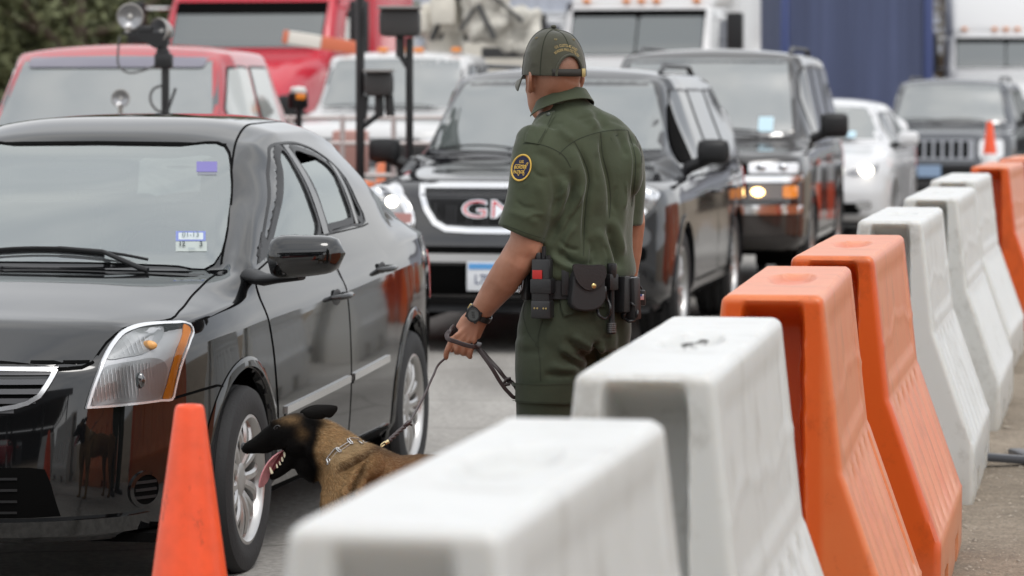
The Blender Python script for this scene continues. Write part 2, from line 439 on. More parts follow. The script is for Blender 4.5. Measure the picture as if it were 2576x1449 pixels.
# ================================================================ vehicles: body surface from plan outline, height rows and roof stations
class Car:
    """local frame: x forward, y to the car's left, z up, origin on the ground under the front axle"""
    def __init__(s, name, label, cat, O, th, sp, paint, group=None):
        s.sp = sp; s.paint = paint
        s.root = empty(name, label, cat, (O[0], O[1], 0), R(-90-th), group)
        s.M = Matrix.Translation((O[0], O[1], 0)) @ Matrix.Rotation(R(-90-th), 4, 'Z'); s.Mi = s.M.inverted()
        s.shell()
    # ---- dense surface
    def shell(s):
        sp = s.sp; nt = sp.get('nt', 30); n = sp.get('n', 110); nv = sp.get('nv', 30)
        plan = np.array(sp['plan'], float); c = np.concatenate([[0], np.cumsum(np.linalg.norm(np.diff(plan, axis=0), axis=1))])
        ext = np.vstack([[plan[1][0], -plan[1][1]], plan, [plan[-2][0], -plan[-2][1]]]); ce = np.concatenate([[-(c[1])], c, [2*c[-1]-c[-2]]])
        uf = np.interp(sp['xf'], plan[::-1, 0], c[::-1]); ur = np.interp(sp['xr'], plan[::-1, 0], c[::-1])
        U = np.concatenate([np.linspace(0, uf, nt), np.linspace(uf, ur, n)[1:], np.linspace(ur, c[-1], nt)[1:]])
        P = crv(ce, ext, U)                                   # plan samples
        x, y = P[:, 0], P[:, 1]
        fw = np.clip((x-sp.get('fw0', .1))/(plan[0, 0]-sp.get('fw0', .1)), 0, 1)**1.5
        rw = np.clip((sp.get('rw0', plan[-1, 0]+.7)-x)/(sp.get('rw0', plan[-1, 0]+.7)-plan[-1, 0]), 0, 1)**1.5
        rows = []
        for r in sp['rows']:
            zx = np.array(sorted(r['z'])); z = pchip(zx[:, 0], zx[:, 1], np.clip(x, zx[0, 0], zx[-1, 0]))
            ins = r.get('inset', 0.0)
            if not isinstance(ins, (int, float)):
                ix = np.array(sorted(ins)); ins = pchip(ix[:, 0], ix[:, 1], np.clip(x, ix[0, 0], ix[-1, 0]))
            yy = y*(1-ins/np.maximum(plan[:, 1].max(), .1))
            rows.append(np.stack([x+fw*r.get('fx', 0)-rw*r.get('rx', 0), yy, z], 1))
        rows = np.array(rows); nr = len(rows)
        tv = np.linspace(0, nr-1, nv)
        A = pchip(np.arange(nr), rows.reshape(nr, -1), tv).reshape(nv, len(U), 3)
        sh = A[-1]                                            # shoulder line
        # ---- top: stations
        i0, i1 = nt-1, nt-1+n-1
        st = sp['top']; nrow = len(st[0])+1; sub = (nt-1)/(nrow-1)
        tt = np.linspace(0, nrow-1, nt)
        def shx(xq): return np.array([np.interp(xq, sh[i0:i1+1, 0][::-1], sh[i0:i1+1, k][::-1]) for k in range(3)])
        stat = []
        fr = sh[:i0+1][::-1]; stat.append(np.array([crv(np.arange(nt), fr, [k*sub])[0] for k in range(nrow)]))
        for S_ in st: stat.append(np.array([shx(S_[0][0])]+[np.array(p, float) for p in S_]))
        rr = sh[i1:]; stat.append(np.array([crv(np.arange(nt), rr, [k*sub])[0] for k in range(nrow)]))
        stat = np.array(stat)                                 # (ns,nrow,3)
        D = []
        for q in stat:
            g = q[-2].copy(); g[1] = -g[1]
            D.append(crv(np.arange(nrow+1), np.vstack([q, g]), tt))
        D = np.array(D); D[0] = fr; D[-1] = rr
        cs = np.concatenate([[0], np.cumsum(np.linalg.norm(np.diff(stat, axis=0), axis=2).mean(axis=1))])
        fine = np.linspace(0, cs[-1], 900); x0 = pchip(cs, D[:, 0, 0], fine)
        xs = sh[i0:i1+1, 0]; sq = np.interp(-xs, -x0, fine); sq[0] = 0; sq[-1] = cs[-1]
        B = pchip(cs, D.reshape(len(D), -1), sq).reshape(len(sq), nt, 3)
        B[:, 0] = sh[i0:i1+1]; B[0] = fr; B[-1] = rr
        s.A, s.B = A, B
        # wheel arches
        for (wx, wz, wr) in sp['wheels_arch']:
            d = np.hypot(A[:, :, 0]-wx, A[:, :, 2]-wz)
            cell = sp.get('cell', .05); mv = (np.abs(d-wr) < cell*.5) & (A[:, :, 1] > .3)
            k = np.where(mv, wr/np.maximum(d, 1e-6), 1)
            A[:, :, 0] = wx+(A[:, :, 0]-wx)*k; A[:, :, 2] = wz+(A[:, :, 2]-wz)*k
        mb = MB(); V = []; F = []
        nu = len(U)
        for sgn in (1, -1):
            b = len(V); V += [(p[0], p[1]*sgn, p[2]) for p in A.reshape(-1, 3)]
            for i in range(nv-1):
                for j in range(nu-1):
                    f = (b+i*nu+j, b+(i+1)*nu+j, b+(i+1)*nu+j+1, b+i*nu+j+1)
                    F.append(f if sgn > 0 else f[::-1])
            b = len(V); V += [(p[0], p[1]*sgn, p[2]) for p in B.reshape(-1, 3)]
            m = B.shape[0]
            for i in range(m-1):
                for j in range(nt-1):
                    f = (b+i*nt+j, b+i*nt+j+1, b+(i+1)*nt+j+1, b+(i+1)*nt+j)
                    F.append(f if sgn > 0 else f[::-1])
        s.V, s.F = V, F
        full = BVHTree.FromPolygons([Vector(v) for v in V], F)
        s.bvh = full
        s.L = Proj(full, (0, 3, 0), (1, 0, 0), (0, 0, 1), (0, -1, 0))
        s.Rr = Proj(full, (0, -3, 0), (1, 0, 0), (0, 0, 1), (0, 1, 0))
        s.T = Proj(full, (0, 0, 4), (1, 0, 0), (0, 1, 0), (0, 0, -1))
        s.Fr = Proj(full, (3, 0, 0), (0, 1, 0), (0, 0, 1), (-1, 0, 0))
        s.Bk = Proj(full, (-9, 0, 0), (0, 1, 0), (0, 0, 1), (1, 0, 0))
        s.C = Cyl(full, sp.get('cyl', (.1, 0)))
    def cut(s, arches=True, holes=()):
        """drop faces in wheel arches and window openings; holes: (axis, outline) with axis 'side' or 'front'/'rear'"""
        keep = []
        for f in s.F:
            c = [sum(s.V[i][k] for i in f)/4 for k in range(3)]; bad = False
            for (wx, wz, wr) in s.sp['wheels_arch']:
                if abs(c[1]) > .3 and math.hypot(c[0]-wx, c[2]-wz) < wr and c[2] < wz+wr: bad = True; break
            if not bad:
                for ax, ol in holes:
                    if ax == 'side':
                        if abs(c[1]) > .45 and inside((c[0], c[2]), ol): bad = True; break
                    elif ax == 'front':
                        if c[0] < s.sp['cowlx'] and c[0] > s.sp['midx'] and inside((c[1], c[2]), ol): bad = True; break
                    elif ax == 'rear':
                        if c[0] < s.sp['midx'] and inside((c[1], c[2]), ol): bad = True; break
            if not bad: keep.append(f)
        return keep
    def body(s, holes=(), name='body', mats=None, solid=.012):
        mb = MB(); mb.add(s.V, s.cut(True, holes))
        me = mb.mesh(name, mats or [s.paint, M_INT], 180, merge=.0015)
        bm = bmesh.new(); bm.from_mesh(me)
        loose = [v for v in bm.verts if not v.link_faces]; bmesh.ops.delete(bm, geom=loose, context='VERTS')
        bm.to_mesh(me); bm.free()
        o = bpy.data.objects.new(name, me); COL.objects.link(o); o.parent = s.root
        modbuild(o, [('SOLIDIFY', dict(thickness=solid, offset=-1, material_offset=1, material_offset_rim=1))])
        s.bodyo = o; return o
    def pix(s, vx, vy):
        """camera ray through a photo pixel onto this body, in local coordinates"""
        o = s.Mi @ Vector((0, 0, CAMH)); d = (s.Mi.to_3x3() @ Vector(((vx-CXP)/FPX, 1, -(vy-HOR)/FPX))).normalized()
        h = s.bvh.ray_cast(o, d)
        return h[0]
    def trace(s, pts, pr='L', n=0):
        out = []
        for p in pts:
            h = s.pix(*p)
            if h is None:
                print('TRACE MISS', p); continue
            out.append((h.x, h.z) if pr == 'L' else (h.y, h.z) if pr == 'F' else (h.x, h.y) if pr == 'T' else s.C.param(h))
        if n: out = [tuple(q) for q in spl(out, n, closed=True)]
        return out
    def pair(s, fn):
        """run fn(proj, mirror) for the left and right flank"""
        fn(s.L, 1); fn(s.Rr, -1)

class Cyl(Proj):
    """wrap-around projection for nose and tail: p = (angle*0.8, z)"""
    def __init__(s, bvh, c): s.b = bvh; s.c = c; s.last = None; s.d = Vector((-1, 0, 0)); s.m = 1
    def mir(s, m):
        q = Cyl(s.b, s.c); q.m = m; return q
    def param(s, P): return (math.atan2(P[1]-s.c[1], P[0]-s.c[0])*.8, P[2])
    def hit(s, p, off=0.0):
        a = p[0]/.8*s.m; d = Vector((math.cos(a), math.sin(a), 0)); s.d = -d
        o = Vector((s.c[0], s.c[1], p[1]))+d*5
        h = s.b.ray_cast(o, -d)
        if h[0] is None: return s.last if s.last is not None else o-d*4
        s.last = h[0]+d*off
        return h[0]+d*off
    def patch(s, mb, outline, off=.003, res=.04, thick=0.0):
        cells = grid_poly(outline, res); idx = {}; V = []; F = []; B = []
        def vi(p):
            k = (round(p[0], 4), round(p[1], 4))
            if k not in idx: idx[k] = len(V); V.append(s.hit(p, off)); B.append(s.d.copy())
            return idx[k]
        for c in cells:
            f = []
            for p in c:
                i = vi(p)
                if not f or (f[-1] != i and f[0] != i): f.append(i)
            if len(f) >= 3: F.append(tuple(f))
        if thick > 0:
            cnt = {(f[i], f[(i+1) % len(f)]) for f in F for i in range(len(f))}; base = {}
            for (a, b) in list(cnt):
                if (b, a) not in cnt:
                    for q in (a, b):
                        if q not in base: base[q] = len(V); V.append(Vector(V[q])+B[q]*thick)
                    F.append((b, a, base[a], base[b]))
        mb.add(V, F); return mb

def smoothstep(t): t = min(1, max(0, t)); return t*t*(3-2*t)

# ---- wheels
def wheel_meshes(r=.315, w=.205, rr=.212, spokes=5, style='pair', rimmat=None):
    t = MB(); h = w/2
    prof = [(rr, -h*.82), (rr+.006, -h*.95), (rr+.03, -h), (r*.86, -h*1.02), (r*.955, -h*.92), (r*.985, -h*.76), (r*.993, -h*.58), (r*.968, -h*.55), (r*.968, -h*.50), (r*.996, -h*.47), (r, -h*.15), (r*.97, -h*.12), (r*.97, -h*.03), (r, 0), (r, h*.05), (r*.97, h*.08), (r*.97, h*.14), (r, h*.17), (r*.996, h*.47), (r*.968, h*.50), (r*.968, h*.55), (r*.993, h*.58), (r*.985, h*.76), (r*.955, h*.92), (r*.86, h*1.02), (rr+.03, h), (rr+.006, h*.95), (rr, h*.82)]
    My = Matrix.Rotation(R(-90), 4, 'X')                   # local z -> +y
    t.lathe(prof, 56, My, cap=False)
    tyre = t.mesh('tyre', M_RUBBER, 40)
    m = MB()
    m.lathe([(rr+.004, h*.80), (rr+.004, h*.93), (rr-.006, h*.95), (rr-.016, h*.86), (rr-.022, h*.6), (rr-.03, -h*.3), (rr-.03, -h*.8)], 56, My, cap=False)
    def spoke(a, wi, wo, tw=0.0):
        n = 7; top = []; bot = []
        rings = []
        for i in range(n):
            q = i/(n-1); rad = .035+(rr-.05)*q
            yy = h*(.58+.22*math.sin(q*math.pi*.85)+.03*q); ww = wi+(wo-wi)*q
            aa = a+tw*q
            d = Vector((math.cos(aa), 0, math.sin(aa))); s_ = Vector((-math.sin(aa), 0, math.cos(aa)))
            c = d*rad
            rings.append([c+s_*ww*.5+Vector((0, yy-.008, 0)), c+s_*ww*.25+Vector((0, yy, 0)), c-s_*ww*.25+Vector((0, yy, 0)), c-s_*ww*.5+Vector((0, yy-.008, 0)), c-s_*ww*.45+Vector((0, yy-.04, 0)), c+s_*ww*.45+Vector((0, yy-.04, 0))])
        m.rings(rings)
    for k in range(spokes):
        a = 2*math.pi*k/spokes+.2
        if style == 'pair': spoke(a-.09, .030, .036, -.17); spoke(a+.09, .030, .036, .17)
        else: spoke(a, .05, .085)
    m.lathe([(.062, h*.2), (.062, h*.62), (.05, h*.68), (.03, h*.70), (.001, h*.71)], 24, My, cap=False)
    rim = m.mesh('rim', rimmat or M_ALLOY, 35)
    d = MB(); d.lathe([(rr-.034, h*.1), (.02, h*.12), (.001, h*.12)], 32, My, cap=False); d.lathe([(.13, h*.14), (.13, h*.3), (.05, h*.32)], 32, My, cap=False)
    disc = d.mesh('brake_disc', mat('brake_dark', (.05, .045, .04), .5, metal=.6), 30)
    return tyre, rim, disc

_wm = {}
def add_wheels(car, wb, track, r=.315, w=.205, rr=.212, spokes=6, style='pair', steer=0, sides=(1, -1)):
    key = (r, w, rr, spokes, style)
    if key not in _wm: _wm[key] = wheel_meshes(*key)
    ty, ri, di = _wm[key]
    for ax in (0, -wb):
        for sg in sides:
            e = bpy.data.objects.new('wheel', ty); COL.objects.link(e); e.parent = car.root
            e.location = (ax, sg*track, r-.004); e.rotation_euler = (0, (random.random()*6 if not steer else .5), 0)
            if sg < 0: e.rotation_euler = (0, e.rotation_euler[1], math.pi)
            for nm, me in (('rim', ri), ('brake_disc', di)):
                o = bpy.data.objects.new(nm, me); COL.objects.link(o); o.parent = e
    # dark inner wells and floor
    mb = MB(); sp = car.sp
    for (wx, wz, wr) in sp['wheels_arch']:
        for sg in (1, -1):
            rings = []
            for k in range(13):
                a = math.pi*(k/12)*1.2-.1*math.pi
                rings.append([Vector((wx+(wr+.03)*math.cos(a), sg*yy, wz+(wr+.03)*math.sin(a))) for yy in (track-.28, track+.045)])
            V = [p for q in rings for p in q]; mb.add(V, [(2*i, 2*i+1, 2*i+3, 2*i+2) for i in range(12)])
            mb.add([(wx+(wr+.03)*math.cos(a*math.pi/12), sg*(track-.27), max(.18, wz+(wr+.03)*math.sin(a*math.pi/12))) for a in range(-2, 15)]+[(wx, sg*(track-.27), .18)], [tuple(range(18))])
    x0, x1 = sp['plan'][0][0]-.12, sp['plan'][-1][0]+.12; W = max(p[1] for p in sp['plan'])
    z0 = sp.get('floor', .2)
    mb.box(((x0+x1)/2, 0, z0+.01), (x0-x1-.3, 2*(W-.12), .03))
    mb.build('underbody', M_GAP, car.root, 30)

def cabin(car, cowl, rear, W, zfloor=.35, zdash=.93, seats=(-1.25,), rhd=False, wheelx=None, col=None):
    c = col or M_INT2
    mb = MB(); mb.box(((cowl+rear)/2, 0, zfloor), (cowl-rear, 2*W-.2, .04)); mb.box((cowl-.25, 0, zdash-.13), (.5, 2*W-.22, .26), bev=.06)
    mb.build('dashboard', M_INT, car.root)
    for sx in seats:
        for sy in (.38, -.38):
            m = MB(); m.box((sx+.1, sy, zfloor+.22), (.5, .5, .18), bev=.06); m.box((sx-.22, sy, zfloor+.55), (.16, .5, .62), rot=(0, R(-12), 0), bev=.06)
            m.box((sx-.33, sy, zfloor+.93), (.1, .26, .18), rot=(0, R(-12), 0), bev=.04)
            m.build('seat', c, car.root)
    if wheelx is not None:
        m = MB(); M = Matrix.Translation((wheelx, .38, zdash+.02)) @ Matrix.Rotation(R(-68), 4, 'Y')
        pts = [M @ Vector((.185*math.cos(a*math.pi/12), .185*math.sin(a*math.pi/12), 0)) for a in range(25)]
        m.tube(pts, .015, 8); m.box(M @ Vector((0, 0, -.01)), (.06, .34, .03), rot=M.to_3x3(), bev=.01); m.box(M @ Vector((-.08, 0, -.01)), (.16, .05, .03), rot=M.to_3x3(), bev=.01)
        m.build('steering_wheel', M_INT, car.root)
# ================================================================ the black sedan
PAINT_BLACK = mat('black_car_paint', (.0045, .0047, .0052), .045, ior=1.72)
def build_sedan():
    sp = dict(
        plan=[(.945,0),(.935,.2),(.905,.38),(.855,.51),(.775,.62),(.66,.705),(.52,.768),(.36,.812),(.1,.845),(-.3,.86),(-1.4,.872),(-2.2,.87),(-2.7,.862),(-3.1,.835),(-3.35,.785),(-3.5,.70),(-3.58,.58),(-3.62,.35),(-3.63,0)],
        xf=.62, xr=-3.42, n=250, nt=49, nv=49, cowlx=-.25, midx=-1.9, cyl=(.1, 0), cell=.022, floor=.19,
        rows=[dict(z=[(.95,.195),(.6,.20),(.3,.215),(-.5,.225),(-2.2,.225),(-3,.24),(-3.63,.30)], inset=.07, fx=-.07, rx=-.05),
              dict(z=[(.95,.235),(.6,.24),(-.5,.27),(-2.2,.27),(-3,.30),(-3.63,.36)], inset=.02, fx=-.012, rx=-.01),
              dict(z=[(.95,.36),(.6,.37),(-.5,.40),(-2.2,.42),(-3.63,.46)], inset=.006, fx=.012, rx=.012),
              dict(z=[(.95,.50),(.6,.52),(-.5,.54),(-2.2,.57),(-3.63,.60)], inset=.0, fx=.006, rx=.01),
              dict(z=[(.95,.63),(.6,.66),(-.3,.69),(-2.2,.73),(-3.63,.76)], inset=0.0, fx=-.012, rx=0),
              dict(z=[(.95,.705),(.75,.735),(.5,.775),(-.3,.81),(-2.2,.87),(-3.63,.88)], inset=.006, fx=-.028, rx=0),
              dict(z=[(.95,.748),(.82,.762),(.7,.80),(.55,.842),(.4,.862),(.2,.882),(0,.895),(-.3,.912),(-.6,.918),(-1.4,.935),(-2.3,.975),(-3,1.0),(-3.4,1.0),(-3.63,.97)], inset=.038, fx=-.045, rx=-.01)],
        wheels_arch=[(0, .31, .372), (-2.685, .31, .372)],
        top=[[(.66,.655,.822),(.70,.55,.842),(.73,.44,.848),(.75,.32,.849),(.765,.16,.850),(.77,0,.850)],
             [(.5,.70,.868),(.5,.60,.880),(.5,.48,.888),(.5,.34,.894),(.5,.17,.898),(.5,0,.90)],
             [(.2,.735,.90),(.2,.63,.918),(.2,.50,.932),(.2,.35,.94),(.2,.18,.944),(.2,0,.946)],
             [(-.05,.755,.93),(-.05,.66,.948),(-.05,.54,.962),(-.05,.38,.972),(-.05,.19,.978),(-.05,0,.98)],
             [(-.22,.785,.972),(-.27,.725,.985),(-.36,.645,.987),(-.31,.50,.985),(-.26,.25,.990),(-.24,0,.992)],
             [(-.30,.797,1.005),(-.34,.740,1.035),(-.42,.635,1.032),(-.38,.49,1.03),(-.33,.25,1.035),(-.31,0,1.037)],
             [(-.62,.80,1.02),(-.66,.722,1.17),(-.73,.595,1.205),(-.70,.47,1.215),(-.66,.24,1.225),(-.65,0,1.228)],
             [(-1.0,.802,1.035),(-1.0,.725,1.23),(-1.02,.588,1.345),(-1.03,.48,1.365),(-1.05,.25,1.378),(-1.06,0,1.382)],
             [(-1.2,.803,1.04),(-1.2,.728,1.24),(-1.2,.60,1.395),(-1.2,.50,1.425),(-1.2,.30,1.448),(-1.2,0,1.454)],
             [(-1.5,.805,1.05),(-1.5,.73,1.245),(-1.5,.612,1.412),(-1.5,.54,1.462),(-1.5,.33,1.500),(-1.5,0,1.508)],
             [(-2.0,.80,1.065),(-2.0,.725,1.25),(-2.0,.61,1.40),(-2.0,.54,1.462),(-2.0,.33,1.508),(-2.0,0,1.518)],
             [(-2.4,.79,1.08),(-2.4,.715,1.235),(-2.4,.605,1.36),(-2.4,.53,1.42),(-2.4,.28,1.478),(-2.4,0,1.49)],
             [(-2.6,.768,1.085),(-2.65,.70,1.19),(-2.7,.60,1.275),(-2.72,.52,1.345),(-2.75,.26,1.41),(-2.76,0,1.42)],
             [(-2.95,.738,1.07),(-3.0,.69,1.11),(-3.05,.60,1.14),(-3.08,.5,1.17),(-3.1,.25,1.20),(-3.11,0,1.205)],
             [(-3.22,.705,1.045),(-3.26,.65,1.055),(-3.29,.55,1.06),(-3.3,.42,1.065),(-3.3,.2,1.07),(-3.3,0,1.07)],
             [(-3.36,.69,1.03),(-3.42,.62,1.035),(-3.48,.5,1.04),(-3.5,.38,1.04),(-3.5,.2,1.045),(-3.5,0,1.045)]])
    c = Car('parked_car', 'black four-door sedan stopped nearest the camera at the left', 'car', (-1.722, 11.535), 10.1, sp, PAINT_BLACK)
    def C2(*a): return [((800+x*.794)/1.59, (450+y*.794)/1.59) for x, y in a]
    def C3(*a): return [(x*.7618/1.59, (1200+y*.7618)/1.59) for x, y in a]
    # --- windows: explicit side outlines (x,z)
    dlo = [tuple(p) for p in spl([(-.40,1.032),(-.56,1.100),(-.73,1.177),(-.89,1.244),(-1.01,1.296),(-1.12,1.343),(-1.24,1.393),(-1.48,1.414),(-1.74,1.402),(-1.90,1.372),(-2.01,1.325),(-2.06,1.27),(-2.07,1.18),(-2.10,1.10),(-2.06,1.088),(-1.85,1.083),(-1.4,1.068),(-.9,1.052),(-.45,1.034)], 80, True)]
    fg = [tuple(p) for p in spl([(-.49,1.052),(-.64,1.103),(-.79,1.168),(-.93,1.226),(-1.06,1.278),(-1.17,1.328),(-1.26,1.375),(-1.40,1.390),(-1.405,1.372),(-1.375,1.30),(-1.34,1.20),(-1.32,1.09),(-1.30,1.076),(-.9,1.066),(-.46,1.048)], 64, True)]
    rg = [tuple(p) for p in spl([(-1.475,1.385),(-1.50,1.394),(-1.68,1.386),(-1.82,1.364),(-1.91,1.33),(-1.935,1.30),(-1.90,1.20),(-1.885,1.115),(-1.87,1.098),(-1.82,1.094),(-1.5,1.085),(-1.43,1.083),(-1.425,1.10),(-1.45,1.26)], 60, True)]
    qg = [tuple(p) for p in spl([(-1.985,1.30),(-2.00,1.305),(-2.025,1.27),(-2.035,1.18),(-2.06,1.12),(-2.05,1.108),(-1.96,1.104),(-1.945,1.12),(-1.96,1.2)], 30, True)]
    ws_l = [(p.y, p.z) for p in [c.pix(*q) for q in [(568,372),(577,390),(583,450),(578,530),(568,600),(556,640),(535,668),(480,682),(400,690)]]]
    ws_l = [(0,1.404),(.30,1.401)]+[(y, z) for y, z in ws_l[:-2]]+[(.50,1.003),(.25,1.012),(0,1.014)]
    wso = [tuple(p) for p in spl([(y, z) for y, z in ws_l], 40)]
    wso = wso+[(-y, z) for y, z in wso[::-1][1:-1]]
    wsi = inset(wso, .042); wsi2 = inset(wso, .016)
    rwo = [(y, z) for y, z in rrect(0, 1.255, 1.02, .30, .06, 5)]
    body = c.body(holes=[('side', inset(fg, .013)), ('side', inset(rg, .013)), ('side', inset(qg, .013)), ('front', wsi2), ('rear', inset(rwo, .03))])
    for pr, sg in ((c.L, 1), (c.Rr, -1)):
        # doors
        fd = [tuple(p) for p in spl([(-.272,.985),(-.268,.93),(-.30,.79),(-.345,.66),(-.385,.50),(-.40,.36),(-.42,.285)], 16)]+[(-1.46,.285)]+[tuple(p) for p in spl([(-1.47,.40),(-1.46,.60),(-1.41,.88),(-1.375,1.07)], 8)]
        fd = [p for p in fd]+[(-.9,1.048),(-.5,1.018),(-.36,.998)]
        rd = [tuple(p) for p in spl([(-1.39,1.07),(-1.422,.88),(-1.472,.60),(-1.482,.40),(-1.475,.285)], 8)]+[(-2.06,.285)]+[tuple(p) for p in spl([(-2.13,.33),(-2.22,.44),(-2.28,.56),(-2.31,.70),(-2.32,.84),(-2.24,.96),(-2.12,1.085)], 12)]+[(-2.0,1.078)]
        for nm, ol, hx, hz, gw in (('front_door', fd, -1.27, .845, fg), ('rear_door', rd, -2.09, .905, rg)):
            g = MB(); pr.ring(g, ol, inset(ol, .0055), .0022)
            d = MB(); pr.patch(d, inset(ol, .0045), .0036, .035, .003)
            do = d.build(nm, c.paint, c.root, 60, merge=.0004); g.build('door_gap', M_GAP, do, 60)
            hb = MB(); h0 = pr.hit((hx, hz))
            hb.tube([h0+Vector((.085, sg*-.004, 0)), h0+Vector((.06, sg*.035, .002)), h0+Vector((0, sg*.046, .004)), h0+Vector((-.07, sg*.036, .004)), h0+Vector((-.095, sg*-.004, .004))], [.012, .015, .016, .015, .012], 10, flat=.75)
            hb.build('handle', c.paint, do, 60)
            cp = MB(); M_ = Matrix.Translation(h0+Vector((.02, sg*.0045, -.002))) @ Matrix.Scale(1, 4); cp.ellipsoid((0, 0, 0), (.075, .003, .032), 20, 8, M_); cp.build('handle_recess', M_BLACKPL, do, 60)
        # frames and glass
        fb = MB(); pr.ring(fb, dlo, inset(dlo, .008), .004, .004); fb.build('window_trim', M_BLACKPL, c.root, 60)
        pb = MB(); pr.patch(pb, [(-1.335,1.072),(-1.415,1.074),(-1.44,1.25),(-1.47,1.402),(-1.42,1.403),(-1.385,1.30),(-1.355,1.20)], .006, .03, .006); pb.patch if 0 else None
        pb.build('door_pillar', c.paint, c.root, 50)
        pq = MB(); pr.patch(pq, [(-1.895,1.092),(-1.94,1.092),(-1.955,1.20),(-1.985,1.31),(-1.95,1.335),(-1.915,1.20)], .006, .03, .006); pq.build('door_pillar', c.paint, c.root, 50)
        for nm, ol, gm in (('side_window', fg, M_GLASSD), ('side_window', rg, M_GLASSD), ('quarter_window', qg, M_GLASSD)):
            rb = MB(); pr.ring(rb, inset(ol, -.001), inset(ol, .022), .0050, .006); fo = rb.build('window_seal', M_BLACKPL, c.root, 60)
            ol2 = inset(ol, .004)
            if ol is rg: # glass let down a hand's width
                ol2 = [p for p in ol2]
                ol2 = clip_poly(ol2, 1, 1.345, -1); ol2 = [(x, min(z, 1.345-.05*abs(x+1.78)**1.0)) for x, z in ol2]
            gb = MB(); pr.patch(gb, ol2, -.004, .04); gb.build(nm, gm, c.root, 60, merge=.0004)
        # chrome-strip moulding
        for a, b in (((-.47,.498),(-1.43,.528)), ((-1.495,.530),(-2.13,.552))):
            m = MB(); pr.strip(m, [a, b], .026, .013, .04, .016); m.build('door_moulding', M_CHROME, c.root, 30)
            m = MB(); pr.strip(m, [(a[0], a[1]-.019), (b[0], b[1]-.019)], .012, .008, .04, .012); m.build('moulding_edge', PAINT_BLACK, c.root, 30)
        # arch lips
        for wx in (0, -2.685):
            m = MB(); o_, i_ = [], []
            for k in range(41):
                a = R(-14+208*k/40); o_.append((wx+.410*math.cos(a), .31+.410*math.sin(a))); i_.append((wx+.366*math.cos(a), .31+.366*math.sin(a)))
            V = [pr.hit(p, .003) for p in o_]+[pr.hit((wx+(p[0]-wx)*.955, .31+(p[1]-.31)*.955), .009) for p in o_]+[pr.hit((wx+(p[0]-wx)*1.03, .31+(p[1]-.31)*1.03), .010) for p in i_]+[pr.hit((wx+(p[0]-wx)*1.03, .31+(p[1]-.31)*1.03), -.03)+Vector((0, 0, 0)) for p in i_]
            for k, p in enumerate(i_): V[3*41+k].x, V[3*41+k].z = p
            n = 41
            m.add(V, [(r*n+i, r*n+i+1, (r+1)*n+i+1, (r+1)*n+i) for r in range(3) for i in range(n-1)])
            m.build('wheel_arch_lip', c.paint, c.root, 60)
        m = MB(); pr.strip(m, [(-.42,.262),(-2.2,.262)], .05, .012, .05, .02); m.build('sill', c.paint, c.root, 50)
        # side marker / tail lamp
        m = MB(); cy = c.C.mir(sg); P = [cy.param(Vector((x, y, z))) for x, y, z in ((-3.22,.79,.93),(-3.50,.66,.92),(-3.53,.62,.74),(-3.42,.72,.66),(-3.27,.79,.72))]
        cy.patch(m, P, .012, .05, .014); m.build('tail_light', M_REDL, c.root, 50)
    # windshield, rear window
    m = MB(); c.Fr.ring(m, wso, wsi, .0015, .003, sub=4); fr = m.build('windshield_edge', mat('frit_black', (.006,.006,.007), .5), c.root, 60)
    m = MB(); c.Fr.patch(m, inset(wso, .002), .0070, .03); m.build('windshield', M_GLASS, c.root, 60, merge=.0004)
    m = MB(); c.Fr.strip(m, [(y, z+.006) for y, z in wso[2:19]], .006, .008); c.Fr.strip(m, [(-y, z+.006) for y, z in wso[2:19]], .006, .008); m.build('windshield_gap', M_GAP, fr, 60)
    m = MB(); top = [(-.48,1.406),(-.3,1.411),(0,1.414),(.3,1.411),(.48,1.406)]; c.Fr.strip(m, top, .012, .004, .04); m.build('roof_seam', M_GAP, c.root, 60)
    m = MB(); c.Bk.ring(m, rwo, inset(rwo, .035), .003); m.build('rear_window_edge', M_FRIT, c.root, 60)
    m = MB(); c.Bk.patch(m, inset(rwo, .004), .001, .06); m.build('rear_window', M_GLASSD, c.root, 60)
    # shaded band and mirror base at the top of the windshield
    m = MB(); c.Fr.patch(m, [(-.115,1.375),(.215,1.372),(.175,1.33),(.15,1.322),(-.12,1.322)], -.004, .04); m.build('sensor_panel', mat('grey_band', (.10, .10, .105), .6), c.root, 60)
    m = MB(); m.box((-1.01, .02, 1.275), (.03, .25, .065), bev=.012); m.tube([(-1.01, .02, 1.29), (-.99, .02, 1.34)], .012, 8); m.build('rear_view_mirror', M_INT, c.root)
    # stickers on the glass, its pale reflection mixed into their colours
    def sticker(nm, x0, y0, x1, y1, col, off, rough=.5):
        q = [c.pix(a, b) for a, b in ((x0,y0),(x1,y0),(x1,y1),(x0,y1))]
        if None in q: return
        m = MB(); c.Fr.patch(m, [(p.y, p.z) for p in q], off, .05); return m.build(nm, mat('st_'+nm+str(int(x0))+str(int(y0)), col, rough), c.root, 60)
    sticker('windshield_sticker', 444, 581, 519, 606, (.16,.20,.46), .0090)
    sticker('sticker_label', 451, 585, 513, 602, (.50,.55,.57), .0100)
    sticker('windshield_sticker', 444, 607, 522, 632, (.38,.42,.40), .0090)
    sticker('windshield_sticker', 496, 406, 548, 432, (.15,.13,.36), .0090)
    sticker('sticker_label', 499, 433, 546, 440, (.18,.19,.22), .0090)
    def st_text(s_, cx, cy, hgt, col, bold=.01):
        def mp(x, y, z):
            h = c.pix(cx+x, cy-y); return Vector(h)+Vector((.0118, 0, .0058)) if h else Vector((0, 0, 0))
        return text_mb(s_, hgt, mp, bold=bold).build('sticker_text', mat('ink'+str(col[0]), col, .6), c.root, None)
